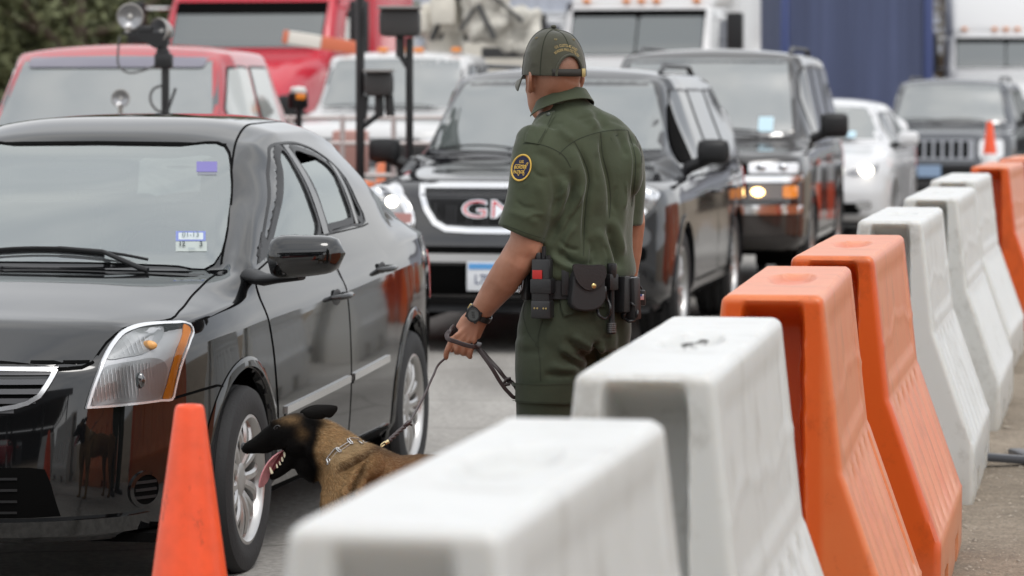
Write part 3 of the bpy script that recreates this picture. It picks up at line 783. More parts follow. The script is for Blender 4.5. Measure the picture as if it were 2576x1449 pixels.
    st_text('01-13', 482, 593.5, 19, (.12,.16,.16)); st_text('12', 460, 617, 17, (.03,.04,.04), .4); st_text('3', 508, 618, 18, (.03,.04,.04), .4); st_text('TEXAS', 484, 629, 6, (.1,.14,.2))
    # hood panel and its gap
    hl = [(p.x, p.y) for p in [c.pix(*q) for q in [(238,914),(262,873),(300,838),(350,818),(428,806),(455,782),(490,740),(524,706),(545,687)]]]
    hl = [(.878,0),(.868,.25)]+[(.842,.47)]+hl+[(-.185,.60),(-.16,.3),(-.155,0)]
    hs = [tuple(p) for p in spl(hl, 60)]; ho = hs+[(x, -y) for x, y in hs[::-1][1:-1]]
    m = MB(); c.T.ring(m, ho, inset(ho, .007), .0015); gp = m
    m = MB(); c.T.patch(m, inset(ho, .006), .003, .05); hood = m.build('hood', c.paint, c.root, 80, merge=.0004); gp.build('hood_gap', M_GAP, hood, 60)
    m = MB(); c.Fr.strip(m, [(-.55,.760),(-.3,.762),(0,.763),(.3,.762),(.55,.760)], .009, .004, .04); m.build('hood_front_gap', M_GAP, hood, 60)
    # cowl grille and wipers
    m = MB(); c.T.patch(m, [(-.20,-.62),(-.17,0),(-.20,.62),(-.27,.64),(-.215,.3),(-.205,0),(-.215,-.3),(-.27,-.64)], .004, .05); m.build('cowl', M_BLACKPL, c.root, 60)
    for y0, y1 in ((.42, -.22), (-.1, -.66)):
        m = MB(); pts = []
        for k in range(9):
            t = k/8; yy = y0+(y1-y0)*t; zz = 1.012+.055*t*(1-t)*2+.02*t
            h = c.Fr.hit((yy, zz)); pts.append(h+Vector((.022, 0, .012)))
        m.tube(pts, .005, 6); m.tube([p+Vector((-.012, 0, -.008)) for p in pts[2:]], .006, 6)
        m.tube([Vector((-.21, y0+.03, .992)), Vector((-.215, y0, 1.0)), pts[2], pts[4]], [.011, .010, .008, .007], 8); m.build('wiper', M_BLACKPL, c.root, 50)
    # headlights
    hp = C3((450,565),(465,510),(500,405),(530,320),(560,260),(592,210),(640,160),(690,135),(740,122),(820,114),(900,112),(960,115),(990,133),(998,160),(985,205),(955,290),(925,385),(905,470),(895,515),(830,528),(700,545),(570,558))
    H0 = c.trace(hp, 'C'); H = [tuple(p) for p in spl(H0+H0[:1], 72)][:-1]
    mcol = dict(refl=M_REFL, amb=M_AMBER)
    inn = c.trace(C3((478,548),(500,480),(525,400),(545,352),(600,335),(700,318),(800,303),(850,318),(872,352),(860,420),(838,505),(760,522),(600,540)), 'C', 40)
    turn = c.trace(C3((556,305),(580,250),(630,195),(690,160),(780,142),(850,140),(845,190),(810,240),(760,275),(660,298)), 'C', 30)
    ambr = c.trace(C3((958,122),(990,145),(978,205),(948,290),(920,385),(903,470),(893,514),(848,521),(866,450),(893,350),(922,255),(950,180)), 'C', 40)
    for sg in (1, -1):
        cy = c.C.mir(sg)
        m = MB(); cy.patch(m, H, .004, .04, .004); hd = m.build('headlight', mat('lamp_housing', (.62, .63, .65), .32, metal=.45), c.root, 60)
        m = MB(); cy.ring(m, inset(H, -.002), inset(H, .005), .0165, .014); m.build('lamp_rim', mat('lamp_rim', (.75, .76, .78), .2, metal=.6), hd, 60)
        m = MB()
        for ol, dp in ((inn, .003), (turn, .003)):
            n = len(ol); cx_, cy_ = sum(p[0] for p in ol)/n, sum(p[1] for p in ol)/n
            V = []; K = 7
            for k in range(K+1):
                t = k/K
                for i, p in enumerate(ol):
                    q = (p[0]+(cx_-p[0])*t*.92, p[1]+(cy_-p[1])*t*.92)
                    fl = 0
                    V.append(cy.hit(q, .0075-.003*math.sin(t*math.pi/2)-fl))
            m.add(V, [(k*n+i, k*n+(i+1) % n, (k+1)*n+(i+1) % n, (k+1)*n+i) for k in range(K) for i in range(n)]+[tuple(K*n+i for i in range(n))])
        m.build('reflector', mat('lamp_fluted', (.42, .43, .44), .34, metal=.7), hd, 25)
        m = MB()
        for i in range(22):
            t = (i+.5)/22; x_ = min(p[0] for p in inn)*(1-t)+max(p[0] for p in inn)*t
            zs = [p[1] for p in inn if abs(p[0]-x_) < .014]
            if len(zs) >= 2: cy.strip(m, [(x_, min(zs)+.012), (x_-.004, max(zs)-.012)], .0016, .0088, .02)
        for i in range(14):
            t = (i+.5)/14; x_ = min(p[0] for p in turn)*(1-t)+max(p[0] for p in turn)*t
            zs = [p[1] for p in turn if abs(p[0]-x_) < .02]
            if len(zs) >= 2: cy.strip(m, [(x_, min(zs)+.006), (x_-.004, max(zs)-.006)], .0014, .0088, .02)
        m.build('lens_flute', mat('flute', (.82, .83, .85), .2, metal=.5), hd, 50)
        cxi, czi = sum(p[0] for p in inn)/len(inn), sum(p[1] for p in inn)/len(inn)
        bc = cy.hit((cxi+.02, czi+.005), .008); m = MB(); m.ellipsoid(bc, (.012, .018, .026), 12, 8); m.build('bulb', M_FRIT, hd, 60)
        cxt, czt = sum(p[0] for p in turn)/len(turn), sum(p[1] for p in turn)/len(turn)
        bc = cy.hit((cxt+.03, czt-.01), .006); m = MB(); m.ellipsoid(bc, (.012, .03, .016), 12, 8); m.build('bulb', mat('bulb_amber', (.75, .38, .12), .3), hd, 60)
        m = MB(); cy.patch(m, ambr, .0085, .03, .004); m.build('amber_reflector', M_AMBER, hd, 60)
        m = MB(); cy.patch(m, inset(H, .006), .015, .035); m.build('lens', M_LENS, hd, 60, merge=.0004)
        # fog lamp pod
        fc = c.C.param(c.pix(366, 1231)); rf = .052
        circ = lambda r_: [(fc[0]+r_*math.cos(a*math.pi/16), fc[1]+r_*math.sin(a*math.pi/16)) for a in range(32)]
        m = MB(); cy.ring(m, circ(rf*1.15), circ(rf*.9), .008, .01); fo = m.build('fog_light', c.paint, c.root, 60)
        m = MB(); cy.patch(m, circ(rf*.9), .003, .03); m.build('fog_recess', M_GAP, fo, 60)
        m = MB()
        for dz in (-.024, 0, .024): cy.strip(m, [(fc[0]-.04, fc[1]+dz), (fc[0]+.04, fc[1]+dz)], .009, .007, .02, .004)
        m.build('louvre', M_BLACKPL, fo, 50)
    # grille: chrome surround traced on the left half
    g = c.trace([(0,922),(60,921),(145,922),(133,950),(118,975),(100,1000),(70,1018),(40,1027),(0,1034)], 'C')
    gmir = lambda P: P+[(-x, z) for x, z in P[::-1]]
    gl = [(0,.752),(.15,.751),(g[2][0],g[2][1])]+g[3:]+[(.12,.588),(0,.582)]
    go = []
    for a_, b_ in zip(gl[:-1], gl[1:]): go += [(a_[0]+(b_[0]-a_[0])*t, a_[1]+(b_[1]-a_[1])*t) for t in (0, .25, .5, .75)]
    go.append(gl[-1]); go = go+[(-x, z) for x, z in go[::-1][1:-1]]
    gi = inset(go, .013)
    m = MB(); c.C.ring(m, go, gi, .014, .02, sub=1); gr = m.build('grille', M_CHROME, c.root, 50)
    m = MB(); c.C.patch(m, gi, .001, .05); m.build('grille_backing', M_GAP, gr, 60)
    m = MB()
    for k in range(5):
        z = .615+.029*k; xs = [x for x, zz in gi if abs(zz-z) < .02]
        if xs: a = max(xs)-.004; c.C.strip(m, [(-a, z), (0, z-.0), (a, z)], .016, .009, .03, .008)
    m.build('grille_bar', mat('grille_bar', (.07, .07, .075), .25, coat=.6), gr, 40)
    m = MB(); hb = c.C.hit((0, .67), .02); m.lathe([(.055, 0), (.055, .008), (.045, .012), (.043, .012)], 28, Matrix.Translation(hb) @ Matrix.Rotation(R(90), 4, 'Y')); m.build('badge', M_CHROME, gr)
    # bumper: lower intake, crease, gap to fender
    li = [tuple(p) for p in c.trace(C3((0,885),(150,880),(235,890),(265,960),(290,1050),(318,1135),(150,1145),(0,1150)), 'C')]
    li = [(0,li[0][1])]+li[1:-1]+[(0,li[-1][1])]; lo = li+[(-x, z) for x, z in li[::-1][1:-1]]
    m = MB(); c.C.patch(m, lo, .002, .06); bl = m.build('lower_intake', M_GAP, c.root, 60)
    m = MB()
    for z in (.30,.335,.37,.405): c.C.strip(m, [(-.33,z),(0,z),(.33,z)], .008, .006, .04)
    m.build('intake_bar', M_BLACKPL, bl, 50)
    for sg in (1, -1):
        cy = c.C.mir(sg)
        m = MB(); q = c.trace([(428,1004),(470,992),(510,980),(548,969)], 'C'); cy.strip(m, q, .007, .004, .02)
        q = c.trace([(548,969),(562,973),(574,979)], 'C'); cy.strip(m, q, .006, .004, .02); m.build('bumper_gap', M_GAP, c.root, 60)
    m = MB(); q = [(0,.245),(.3,.245),(.55,.25),(.66,.252),(.72,.256)]; q = [tuple(p) for p in spl(q, 30)]
    for sg in (1, -1): c.C.mir(sg).strip(m, q, .05, .020, .03, .03)
    m.build('front_spoiler', c.paint, c.root, 50)
    m = MB(); m.box((.93, 0, .50), (.012, .32, .16), bev=.004); m.build('number_plate', mat('plate_white', (.7, .72, .75), .4), c.root)
    # door mirrors
    for sg in (1, -1):
        rings = []
        for t in np.linspace(0, 1, 12):
            yy = .915+.262*t
            f = math.sin(math.pi*min(1, .12+.88*t*.93)) ** .35 if t < 1 else .2
            f = (1-abs(2*t-1)**5)**.5*.96+.04
            hz = .078*f*(1-.22*t); hx = .085*f*(1-.1*t); xc = -.02-.03*t; zc = 1.052+.012*t*t
            rings.append([Vector((xc+hx*math.copysign(abs(math.cos(a))**.75, math.cos(a))*(1 if math.cos(a) > 0 else .45), sg*yy, zc+hz*math.copysign(abs(math.sin(a))**.8, math.sin(a)))) for a in np.linspace(0, 2*math.pi, 28, endpoint=False)])
        m = MB(); m.rings(rings); mo = m.build('door_mirror', c.paint, c.root, 60)
        m = MB(); m.tube([(-.25, sg*.80, .975), (-.20, sg*.86, .965), (-.10, sg*.93, .975), (-.04, sg*1.03, .985)], [.045, .036, .028, .02], 12, flat=.6); m.build('mirror_arm', M_BLACKPL, mo, 60)
        m = MB(); (c.L if sg > 0 else c.Rr).patch(m, [(-.36,1.012),(-.56,1.040),(-.575,1.112),(-.53,1.092)], .007, .03, .006); m.build('mirror_base', M_BLACKPL, mo, 60)
    for sg in (1, -1):
        m = MB(); c.T.strip(m, [tuple(p) for p in spl([(-.38,sg*.662),(-.60,sg*.628),(-.75,sg*.592),(-.92,sg*.556),(-1.14,sg*.512),(-1.3,sg*.49),(-1.7,sg*.47),(-2.3,sg*.47),(-2.75,sg*.47)], 40)], .008, .002, .03); m.build('roof_gutter', M_GAP, c.root, 60)
    add_wheels(c, 2.685, .765, .315, .205, .212, 7, 'pair', steer=1)
    cabin(c, -.30, -3.0, .74, .33, .95, (-1.30, -2.15), wheelx=-.72)
    return c
sedan = build_sedan()
# ================================================================ the other vehicles
M_GLO = mat('sky_lit_glass', (.10, .115, .112), .03, ior=3.2)
M_GLO2 = mat('tinted_glass', (.02, .022, .022), .03, ior=2.8)
def paint(name, col, ior=1.75, rough=.06, metal=0.0): return mat(name, col, rough, metal=metal, ior=ior)

def std_spec(fo, wb, ro, W, zsf, zsr, zhf, zhb, xc, xh, zr, yt, xre, r, zlo=.32, cr=.25, kind='suv', zn=None, hw=.86, bulge=.0, rearx=.18, zbelt=None):
    """fo/ro overhangs, W half width, zsf/zsr shoulder height front/rear, zhf/zhb hood height front/back, xc windshield foot,
    xh windshield head, zr roof, yt roof half width, xre rear end of the roof, r arch radius"""
    L0, L1 = fo, -wb-ro
    plan = [(L0, 0), (L0-.01, W*.35), (L0-.045, W*.62), (L0-.11, W*.80), (L0-.11-cr*.35, W*.90), (L0-.11-cr*.9, W*.955), (L0-.15-cr*1.6, W*.985), (-.1, W), (-wb*.5, W), (-wb, W), (L1+.45, W*.985), (L1+.2, W*.95), (L1+.06, W*.85), (L1+.012, W*.6), (L1, 0)]
    zn = zn or zhf-.06
    xm = (L1+L0)/2
    rows = [dict(z=[(L0, zlo), (0, zlo-.03), (-wb, zlo-.03), (L1, zlo+.05)], inset=.07, fx=-.08, rx=-.05),
            dict(z=[(L0, zlo+.08), (-wb, zlo+.05), (L1, zlo+.12)], inset=.015, fx=.0),
            dict(z=[(L0, zlo+(zsf-zlo)*.42), (L1, zlo+(zsr-zlo)*.42)], inset=0, fx=.03+bulge, rx=.03),
            dict(z=[(L0, zlo+(zsf-zlo)*.64), (L1, zlo+(zsr-zlo)*.62)], inset=0.0, fx=.0),
            dict(z=[(L0, zn-.07), (-.3, zlo+(zsf-zlo)*.86), (L1, zlo+(zsr-zlo)*.85)], inset=.006, fx=-.02),
            dict(z=[(L0, zn), (L0-.2, zn+.02), (L0-.5, zsf-.03), (0, zsf-.005), (xc, zsf), (-wb*.6, (zsf+zsr)/2), (L1+.3, zsr), (L1, zsr-.01)], inset=.035, fx=-.05)]
    def hood(x, t, k=1.0):
        z = zhf+(zhb-zhf)*t; e = (zn+.02)*(1-t**.6)+(zsf+.01)*t**.6
        return [(x, W*hw*k, e+(z-e)*.35), (x, W*.76*k, e+(z-e)*.72), (x, W*.60*k, z-.012), (x+.01, W*.42, z-.004), (x+.015, W*.22, z), (x+.02, 0, z)]
    zb = zbelt or zsf+.05
    def gh(x, z, top, dz=0, t=0, ye=None):
        ye = ye or W-.055
        b = zb+(zsr-zsf)*min(1, max(0, (xc-x)/(wb*.8)))
        return [(x, ye, b), (x, (ye*.55+yt*.45), b+(z-.11-b)*.55), (x-.0, yt+.035, z-.10), (x, yt-.06, z-.045), (x, yt*.5, z-.012), (x, 0, z)]
    st = [hood(fo-.26, .12, .97), hood((fo-.26+xc)/2, .62), hood(xc+.14, 1.0)]
    # cowl, windshield
    st.append([(xc+.02, W-.05, zb-.01), (xc-.02, W*.86, zhb+.01), (xc-.09, W*.79, zhb+.005), (xc-.04, W*.6, zhb+.01), (xc+.02, W*.3, zhb+.015), (xc+.03, 0, zhb+.015)])
    for t in (.10, .5, .93):
        x = xc+(xh-xc)*t; z = zhb+(zr-.05-zhb)*t; yy = W*.79+(yt-.02-W*.79)*t
        st.append([(x+.02, W-.055, zb+.0), (x-.01, (W*.9+yy)/2-.01, zb+(z-zb)*.55 if z > zb+.1 else zb+.02), (x-.06, yy, z-.01-.02*t), (x-.02, yy*.8, z), (x+.03, yy*.4, z+.012), (x+.04, 0, z+.015)])
    st.append(gh(xh-.14, zr-.015, 1)); st.append(gh(xh-.6, zr, 1))
    if kind == 'pickup':
        st.append(gh(xre+.1, zr-.01, 1))
        st.append([(xre-.06, W-.055, zb+.02), (xre-.08, W*.9, zb+.2), (xre-.05, yt, zr-.16), (xre-.03, yt-.08, zr-.10), (xre-.02, yt*.5, zr-.07), (xre-.02, 0, zr-.06)])
        zd = zlo+.42
        st.append([(xre-.13, W-.06, zsr+.015), (xre-.13, W-.09, zsr), (xre-.12, W-.11, zsr-.02), (xre-.11, W*.6, zsr-.03), (xre-.11, W*.3, zsr-.03), (xre-.11, 0, zsr-.03)])
        st.append([(xre-.18, W-.06, zsr+.01), (xre-.18, W-.085, zsr), (xre-.18, W-.10, zd), (xre-.18, W*.6, zd), (xre-.18, W*.3, zd), (xre-.18, 0, zd)])
        x = L1+.12; st.append([(x, W-.08, zsr+.01), (x, W-.10, zsr), (x, W-.12, zd), (x, W*.6, zd), (x, W*.3, zd), (x, 0, zd)])
    else:
        st.append(gh((xh+xre)/2, zr, 1)); st.append(gh(xre+.15, zr-.02, 1))
        m = [(xre-.02-rearx*.45, W-.07, zb+.02), (xre-rearx*.5, W*.86, (zb+zr)/2), (xre-rearx*.35, yt-.02, zr-.22), (xre-rearx*.25, yt-.1, zr-.12), (xre-rearx*.2, yt*.5, zr-.075), (xre-rearx*.2, 0, zr-.07)]
        st.append(m)
        st.append([(L1+.10, W-.12, zb+.0), (L1+.09, W*.8, zb+.12), (L1+.10, yt*.85, (zb+zr)/2), (L1+.08, yt*.6, (zb+zr)/2+.02), (L1+.07, yt*.3, (zb+zr)/2+.02), (L1+.07, 0, (zb+zr)/2+.02)])
        st.append([(L1+.05, W-.16, zsr+.0), (L1+.045, W*.72, zsr+.02), (L1+.045, W*.6, zsr+.03), (L1+.04, W*.4, zsr+.03), (L1+.035, W*.2, zsr+.03), (L1+.03, 0, zsr+.03)])
    return dict(plan=plan, xf=L0-.11-cr*.35, xr=L1+.25, rows=rows, wheels_arch=[(0, r*.86+.02, r), (-wb, r*.86+.02, r)], top=st, cowlx=xc, midx=-wb*.5, nt=25, n=110, nv=26, cell=.05, floor=zlo-.04,
                P=dict(fo=fo, wb=wb, ro=ro, W=W, zs=zsf, zsr=zsr, zhf=zhf, zhb=zhb, xc=xc, xh=xh, zr=zr, yt=yt, xre=xre, zb=zb, zn=zn, zlo=zlo, kind=kind))

def box_ol(y0, y1, z0, z1, r=.03, n=3): return rrect((y0+y1)/2, (z0+z1)/2, abs(y1-y0), abs(z1-z0), min(r, abs(y1-y0)*.49, abs(z1-z0)*.49), n)

def std_features(c, wins, doors, glass=None, sglass=None, rim='pair', wr=.37, ww=.24, rr=.225, spokes=6, track=None, trim=None, mirror=None, rails=True, plate=None, mirrorz=.02, stickers=(), wipers=True, drl=None, handle=None, seats=None):
    P = c.sp['P']; W = P['W']; glass = glass or M_GLO; sglass = sglass or M_GLO2
    # windshield
    yb, ytp = W*P.get('wsw', .80), P['yt']-.05
    zb, zt = P['zhb']+.035, P['zr']-.085
    ws = [(0, zt+.014), (ytp*.6, zt+.008), (ytp-.04, zt), (ytp, zt-.035), (yb-.015, zb+.05), (yb-.05, zb+.012), (yb*.6, zb+.004), (0, zb)]
    ws = ws+[(-y, z) for y, z in ws[::-1][1:-1]]
    m = MB(); c.Fr.patch(m, inset(ws, -.02), .002, .08); e = m.build('windshield_edge', M_FRIT, c.root, 60)
    m = MB(); c.Fr.patch(m, inset(ws, .015), .006, .07); m.build('windshield', glass, c.root, 60, merge=.0004)
    if wipers:
        for y0, y1 in ((W*.5, -W*.22), (-W*.15, -W*.7)):
            m = MB(); pts = [c.Fr.hit((y0+(y1-y0)*t, zb+.01+.05*t*(1-t)*2)) + Vector((.03, 0, .015)) for t in np.linspace(0, 1, 7)]
            m.tube(pts, .007, 5); m.build('wiper', M_BLACKPL, c.root)
    for (y, z, w, h, col) in stickers:
        m = MB(); c.Fr.patch(m, box_ol(y-w/2, y+w/2, z-h/2, z+h/2, .005), .010, .1); m.build('windshield_sticker', mat('st%.2f%.2f' % (col[0], col[2]), col, .5), c.root)
    for pr, sg in ((c.L, 1), (c.Rr, -1)):
        allx = [x for w_ in wins for x in w_[:2]]
        for i, w_ in enumerate(wins):
            x0, x1 = w_[0], w_[1]                          # front, rear
            zt2 = P['zr']-.15; zb2 = P['zb']+.035
            sl = lambda x: min(zt2, (P['zhb']+(P['zr']-.05-P['zhb'])*((P['xc']-x-.08)/(P['xc']-P['xh'])))-.06)
            ol = [(x0, zb2+.0), (x0, max(zb2+.04, sl(x0)))]
            for q in np.linspace(0, 1, 6)[1:]: ol.append((x0+(x1-x0)*q, sl(x0+(x1-x0)*q)))
            if len(w_) > 2: ol[-1] = (x1+w_[2], zt2-.01)
            ol.append((x1, zb2+.02))
            m = MB(); pr.patch(m, inset(ol, .0), .004, .08); fr_ = m.build('window_frame', M_BLACKPL, c.root, 60)
            m = MB(); pr.patch(m, inset(ol, .018), .007, .08); m.build('side_window', sglass, c.root, 60, merge=.0004)
        for (x0, x1, zr0) in doors:
            ol = [(x0, P['zb']-.02), (x0-.01, P['zs']-.35), (x0-.03, P['zlo']+.08), (x1+.02, P['zlo']+.08), (x1+zr0, P['zlo']+.35), (x1, P['zs']-.2), (x1, P['zb']-.02)]
            m = MB(); pr.ring(m, ol, inset(ol, .012), .003); g = m.build('door_gap', M_GAP, c.root, 60)
            h = pr.hit((x1+.16, P['zs']-.10)); m = MB(); m.tube([h+Vector((.1, 0, 0)), h+Vector((.07, sg*.035, 0)), h+Vector((-.07, sg*.035, 0)), h+Vector((-.1, 0, 0))], .014, 8); m.build('door_handle', handle or c.paint, c.root, 60)
        # mirror
        mx = P['xc']-.28; mw = mirror or (.20, .15)
        m = MB(); m.box((mx, sg*(W+.02+mw[0]/2), P['zb']+.09+mirrorz), (.13, mw[0]+.06, mw[1]), rot=(0, 0, sg*R(8)), bev=.05); mo = m.build('door_mirror', trim or M_BLACKPL, c.root, 60)
        m = MB(); m.tube([(mx-.02, sg*(W-.09), P['zb']+.02), (mx, sg*(W+.08), P['zb']+.05+mirrorz)], .04, 8); m.build('mirror_arm', M_BLACKPL, mo)
        for wx, _, ar in c.sp['wheels_arch']:
            zc = c.sp['wheels_arch'][0][1]
            m = MB(); o_ = [(wx+(ar+.03)*math.cos(R(a)), zc+(ar+.03)*math.sin(R(a))) for a in range(-10, 191, 8)]; i_ = [(wx+(ar-.012)*math.cos(R(a)), zc+(ar-.012)*math.sin(R(a))) for a in range(-10, 191, 8)]
            n = len(o_); V = [pr.hit(p, .004) for p in o_]+[pr.hit(p, .012)*1.0 for p in o_]+[pr.hit((wx+(p[0]-wx)*1.08, zc+(p[1]-zc)*1.08), .012) for p in i_]+[pr.hit((wx+(p[0]-wx)*1.08, zc+(p[1]-zc)*1.08), -.05) for p in i_]
            for k, p in enumerate(i_):
                V[2*n+k].x, V[2*n+k].z = p; V[3*n+k].x, V[3*n+k].z = p
            m.add(V, [(r_*n+i, r_*n+i+1, (r_+1)*n+i+1, (r_+1)*n+i) for r_ in range(3) for i in range(n-1)]); m.build('wheel_arch', trim if (trim and rim == 'plain') else c.paint, c.root, 60)
        if rails:
            m = MB(); yy = P['yt']-.08; xs = np.linspace(P['xh']-.35, P['xre']+.3, 9)
            m.tube([Vector((x, sg*yy, P['zr']-.05+(.055 if 0 < i < 8 else 0))) for i, x in enumerate(xs)], .022, 8, flat=.7); m.build('roof_rail', M_BLACKPL, c.root, 60)
        # tail lamp
        x = -P['wb']-P['ro']
        m = MB(); pr.patch(m, box_ol(x+.10, x+.26, P['zs']-.22, P['zs']+.02, .02), .010, .05, .01); m.build('tail_light', M_REDL, c.root)
    # rear window
    if P['kind'] != 'pickup':
        m = MB(); c.Bk.patch(m, box_ol(-P['yt']+.08, P['yt']-.08, P['zb']+.12, P['zr']-.2, .06), .004, .1); m.build('rear_window', sglass, c.root, 60)
    add_wheels(c, P['wb'], track or W-.14, wr, ww, rr, spokes, rim)
    if plate:
        y, z, w, h = plate[:4]; p = c.Fr.hit((y, z)); m = MB(); m.box(p+Vector((.02, 0, 0)), (.02, w, h), bev=.004); o = m.build('number_plate', mat('plate_white', (.7, .72, .75), .4), c.root)

def fr_panel(c, name, ol, m_, off=.006, thick=0.0, res=.07, parent=None, both=False, label=None):
    for sg in ((1, -1) if both else (1,)):
        m = MB(); c.Fr.patch(m, [(y*sg, z) for y, z in (ol if sg > 0 else ol[::-1])], off, res, thick)
        o = m.build(name, m_, parent or c.root, 60, merge=.0004, label=label)
    return o

def fr_ring(c, name, ol, w, m_, off=.012, thick=.02, both=False):
    for sg in ((1, -1) if both else (1,)):
        P_ = [(y*sg, z) for y, z in (ol if sg > 0 else ol[::-1])]
        m = MB(); c.Fr.ring(m, P_, inset(P_, w), off, thick, 2); o = m.build(name, m_, c.root, 50)
    return o

# ---- black crossover behind the officer (headlights on)
def build_crossover():
    pb = paint('black_suv_paint', (.007, .007, .009), 1.8)
    sp = std_spec(.98, 3.02, 1.10, .995, 1.03, 1.10, 1.05, 1.17, -.42, -1.28, 1.775, .70, -3.75, .42, zlo=.30, cr=.22, zn=.97, bulge=.01, rearx=.25)
    sp['P']['wsw'] = .83; sp['n'] = 130; sp['cyl'] = (.1, 0)
    c = Car('suv', 'black crossover with headlights on and a chrome-framed grille behind the officer', 'suv', (.115, 21.70), 9.8, sp, pb)
    c.body()
    std_features(c, [(-.98,-1.80,0),(-1.90,-2.75,-.02),(-2.88,-3.72,.14)], [(-.55,-1.84,0),(-1.88,-2.85,.25)], wr=.38, ww=.255, rr=.25, spokes=6, mirror=(.15,.16), mirrorz=.045, stickers=())
    tr = lambda P, pr='F', n=0: c.trace(P, pr, n)
    # chrome grille, traced on the visible half and mirrored about its middle
    g = tr([(1057,462),(1056,490),(1068,530),(1090,565),(1120,582),(1180,586)])
    ym = 0.0
    half = [(abs(y), z) for y, z in g]
    top = half[0][1]+.012
    ol = [(0, top)]+[(half[0][0]-.015, top)]+half+[(0, half[-1][1]-.002)]; o2 = []
    for a_, b_ in zip(ol[:-1], ol[1:]): o2 += [(a_[0]+(b_[0]-a_[0])*t, a_[1]+(b_[1]-a_[1])*t) for t in (0, .2, .4, .6, .8)]
    ol = o2+[ol[-1]]; ol = ol+[(-y, z) for y, z in ol[::-1][1:-1]]
    o = fr_ring(c, 'grille', ol, .034, M_CHROME, .014, .03)
    m = MB(); c.Fr.patch(m, inset(ol, .045), .004, .06); m.build('grille_backing', M_GAP, o, 60)
    m = MB()
    for k in range(15):
        z = top-.03-.022*k
        xs = [y for y, zz in inset(ol, .05) if abs(zz-z) < .03]
        if xs and z > min(zz for _, zz in inset(ol, .05)): c.Fr.strip(m, [(-max(xs), z), (0, z), (max(xs), z)], .006, .011, .08)
    for k in range(41):
        y = -.5+.025*k; zs = [zz for yy, zz in inset(ol, .05) if abs(yy-y) < .03]
        if len(zs) > 1: c.Fr.strip(m, [(y, min(zs)), (y, max(zs))], .005, .010, .08)
    m.build('grille_mesh', mat('grille_dark', (.03, .03, .032), .35), o, 50)
    def gmap(x, y, z): h = c.Fr.hit((x, .885+y), .022+z); return h
    text_mb('GMC', .150, lambda x, y, z: gmap(x, y, z), bold=.004, sx=1.58, space=1.0).build('badge', M_CHROME, o, None)
    text_mb('GMC', .150, lambda x, y, z: gmap(x, y, z+.006), bold=-.0030, sx=1.58, space=1.0).build('badge_fill', mat('badge_red', (.55, .02, .03), .3), o, None)
    # headlights
    hl = [(925,482),(935,466),(955,458),(985,458),(1015,480),(1035,520),(1044,560),(1040,576),(1000,578),(965,562),(942,535),(928,508)]
    H = tr(hl, 'C')
    sgn = -1 if np.mean([p[0] for p in H]) < 0 else 1
    H = [(p[0]*sgn, p[1]) for p in H]; H = [tuple(p) for p in spl(H, 40, True)]
    bc_ = c.C.param(c.pix(990, 507)); pj = c.C.param(c.pix(945, 500))
    for sg in (1, -1):
        cy = c.C.mir(sg)
        m = MB(); cy.patch(m, H, .006, .06, .006); hd = m.build('headlight', mat('lamp_clear', (.40,.41,.43), .25, metal=.5), c.root, 60)
        m = MB(); cy.ring(m, H, inset(H, .03), .018, .012); m.build('lamp_bezel', M_CHROME, hd, 60)
        p = cy.hit((abs(pj[0]), pj[1]), .012); m = MB(); m.ellipsoid(p, (.03, .075, .075), 16, 8); m.build('projector', M_REFL, hd, 60)
        p = cy.hit((abs(bc_[0]), bc_[1]), .012); m = MB(); m.ellipsoid(p, (.03, .038, .034), 16, 8); m.build('lit_bulb', M_BULB, hd, 60)
        q = c.C.param(c.pix(1010, 548)); m = MB(); cy.patch(m, box_ol(abs(q[0])-.06, abs(q[0])+.06, q[1]-.03, q[1]+.03, .01), .02, .05, .004); m.build('marker', mat('pink_marker', (.45,.22,.2), .3), hd, 60)
        p = c.Fr.hit((sg*.74, .50), .01)
        m = MB(); M_ = Matrix.Translation(p) @ Matrix.Rotation(R(90), 4, 'Y'); m.lathe([(.075, -.02), (.075, .01), (.062, .014), (.055, .002), (.001, -.004)], 24, M_, cap=False); m.build('fog_light', M_REFL, c.root, 60)
    fr_panel(c, 'bumper_band', box_ol(-.86, .86, .575, .665, .03), M_GAP, .004)
    fr_panel(c, 'bumper_trim', box_ol(-.80, .80, .625-.055, .625-.005, .02), mat('silver_trim', (.62,.62,.63), .28, metal=.7), .016, .02)
    fr_panel(c, 'lower_grille', box_ol(-.62, .62, .33, .55, .05), M_GAP, .005)
    fr_panel(c, 'lower_valance', box_ol(-.9, .9, .26, .34, .03), M_BLACKPL, .012, .02)
    # number plate
    p = c.Fr.hit((-.05, .485), .0)+Vector((.045, 0, 0)); m = MB(); m.box(p, (.02, .325, .175), bev=.006); pl = m.build('number_plate', mat('plate_white', (.70,.72,.75), .4), c.root)
    m = MB(); m.box(p+Vector((.012, 0, .062)), (.004, .30, .035)); m.build('plate_band', mat('plate_blue', (.10,.32,.65), .4), pl)
    text_mb('L78 G25', .082, lambda x, y, z: Vector((p.x+.0125, p.y+x, p.z-.02+y)), bold=.001, sx=.8).build('plate_number', mat('plate_ink', (.05,.07,.16), .5), pl, None)
    # let-down driver window
    m = MB(); c.L.patch(m, [(-.66,1.15),(-.86,1.36),(-1.06,1.50),(-1.16,1.53),(-1.10,1.2),(-1.05,1.12)], .012, .06); m.build('window_opening', M_GAP, c.root, 60)
    return c
crossover = build_crossover()

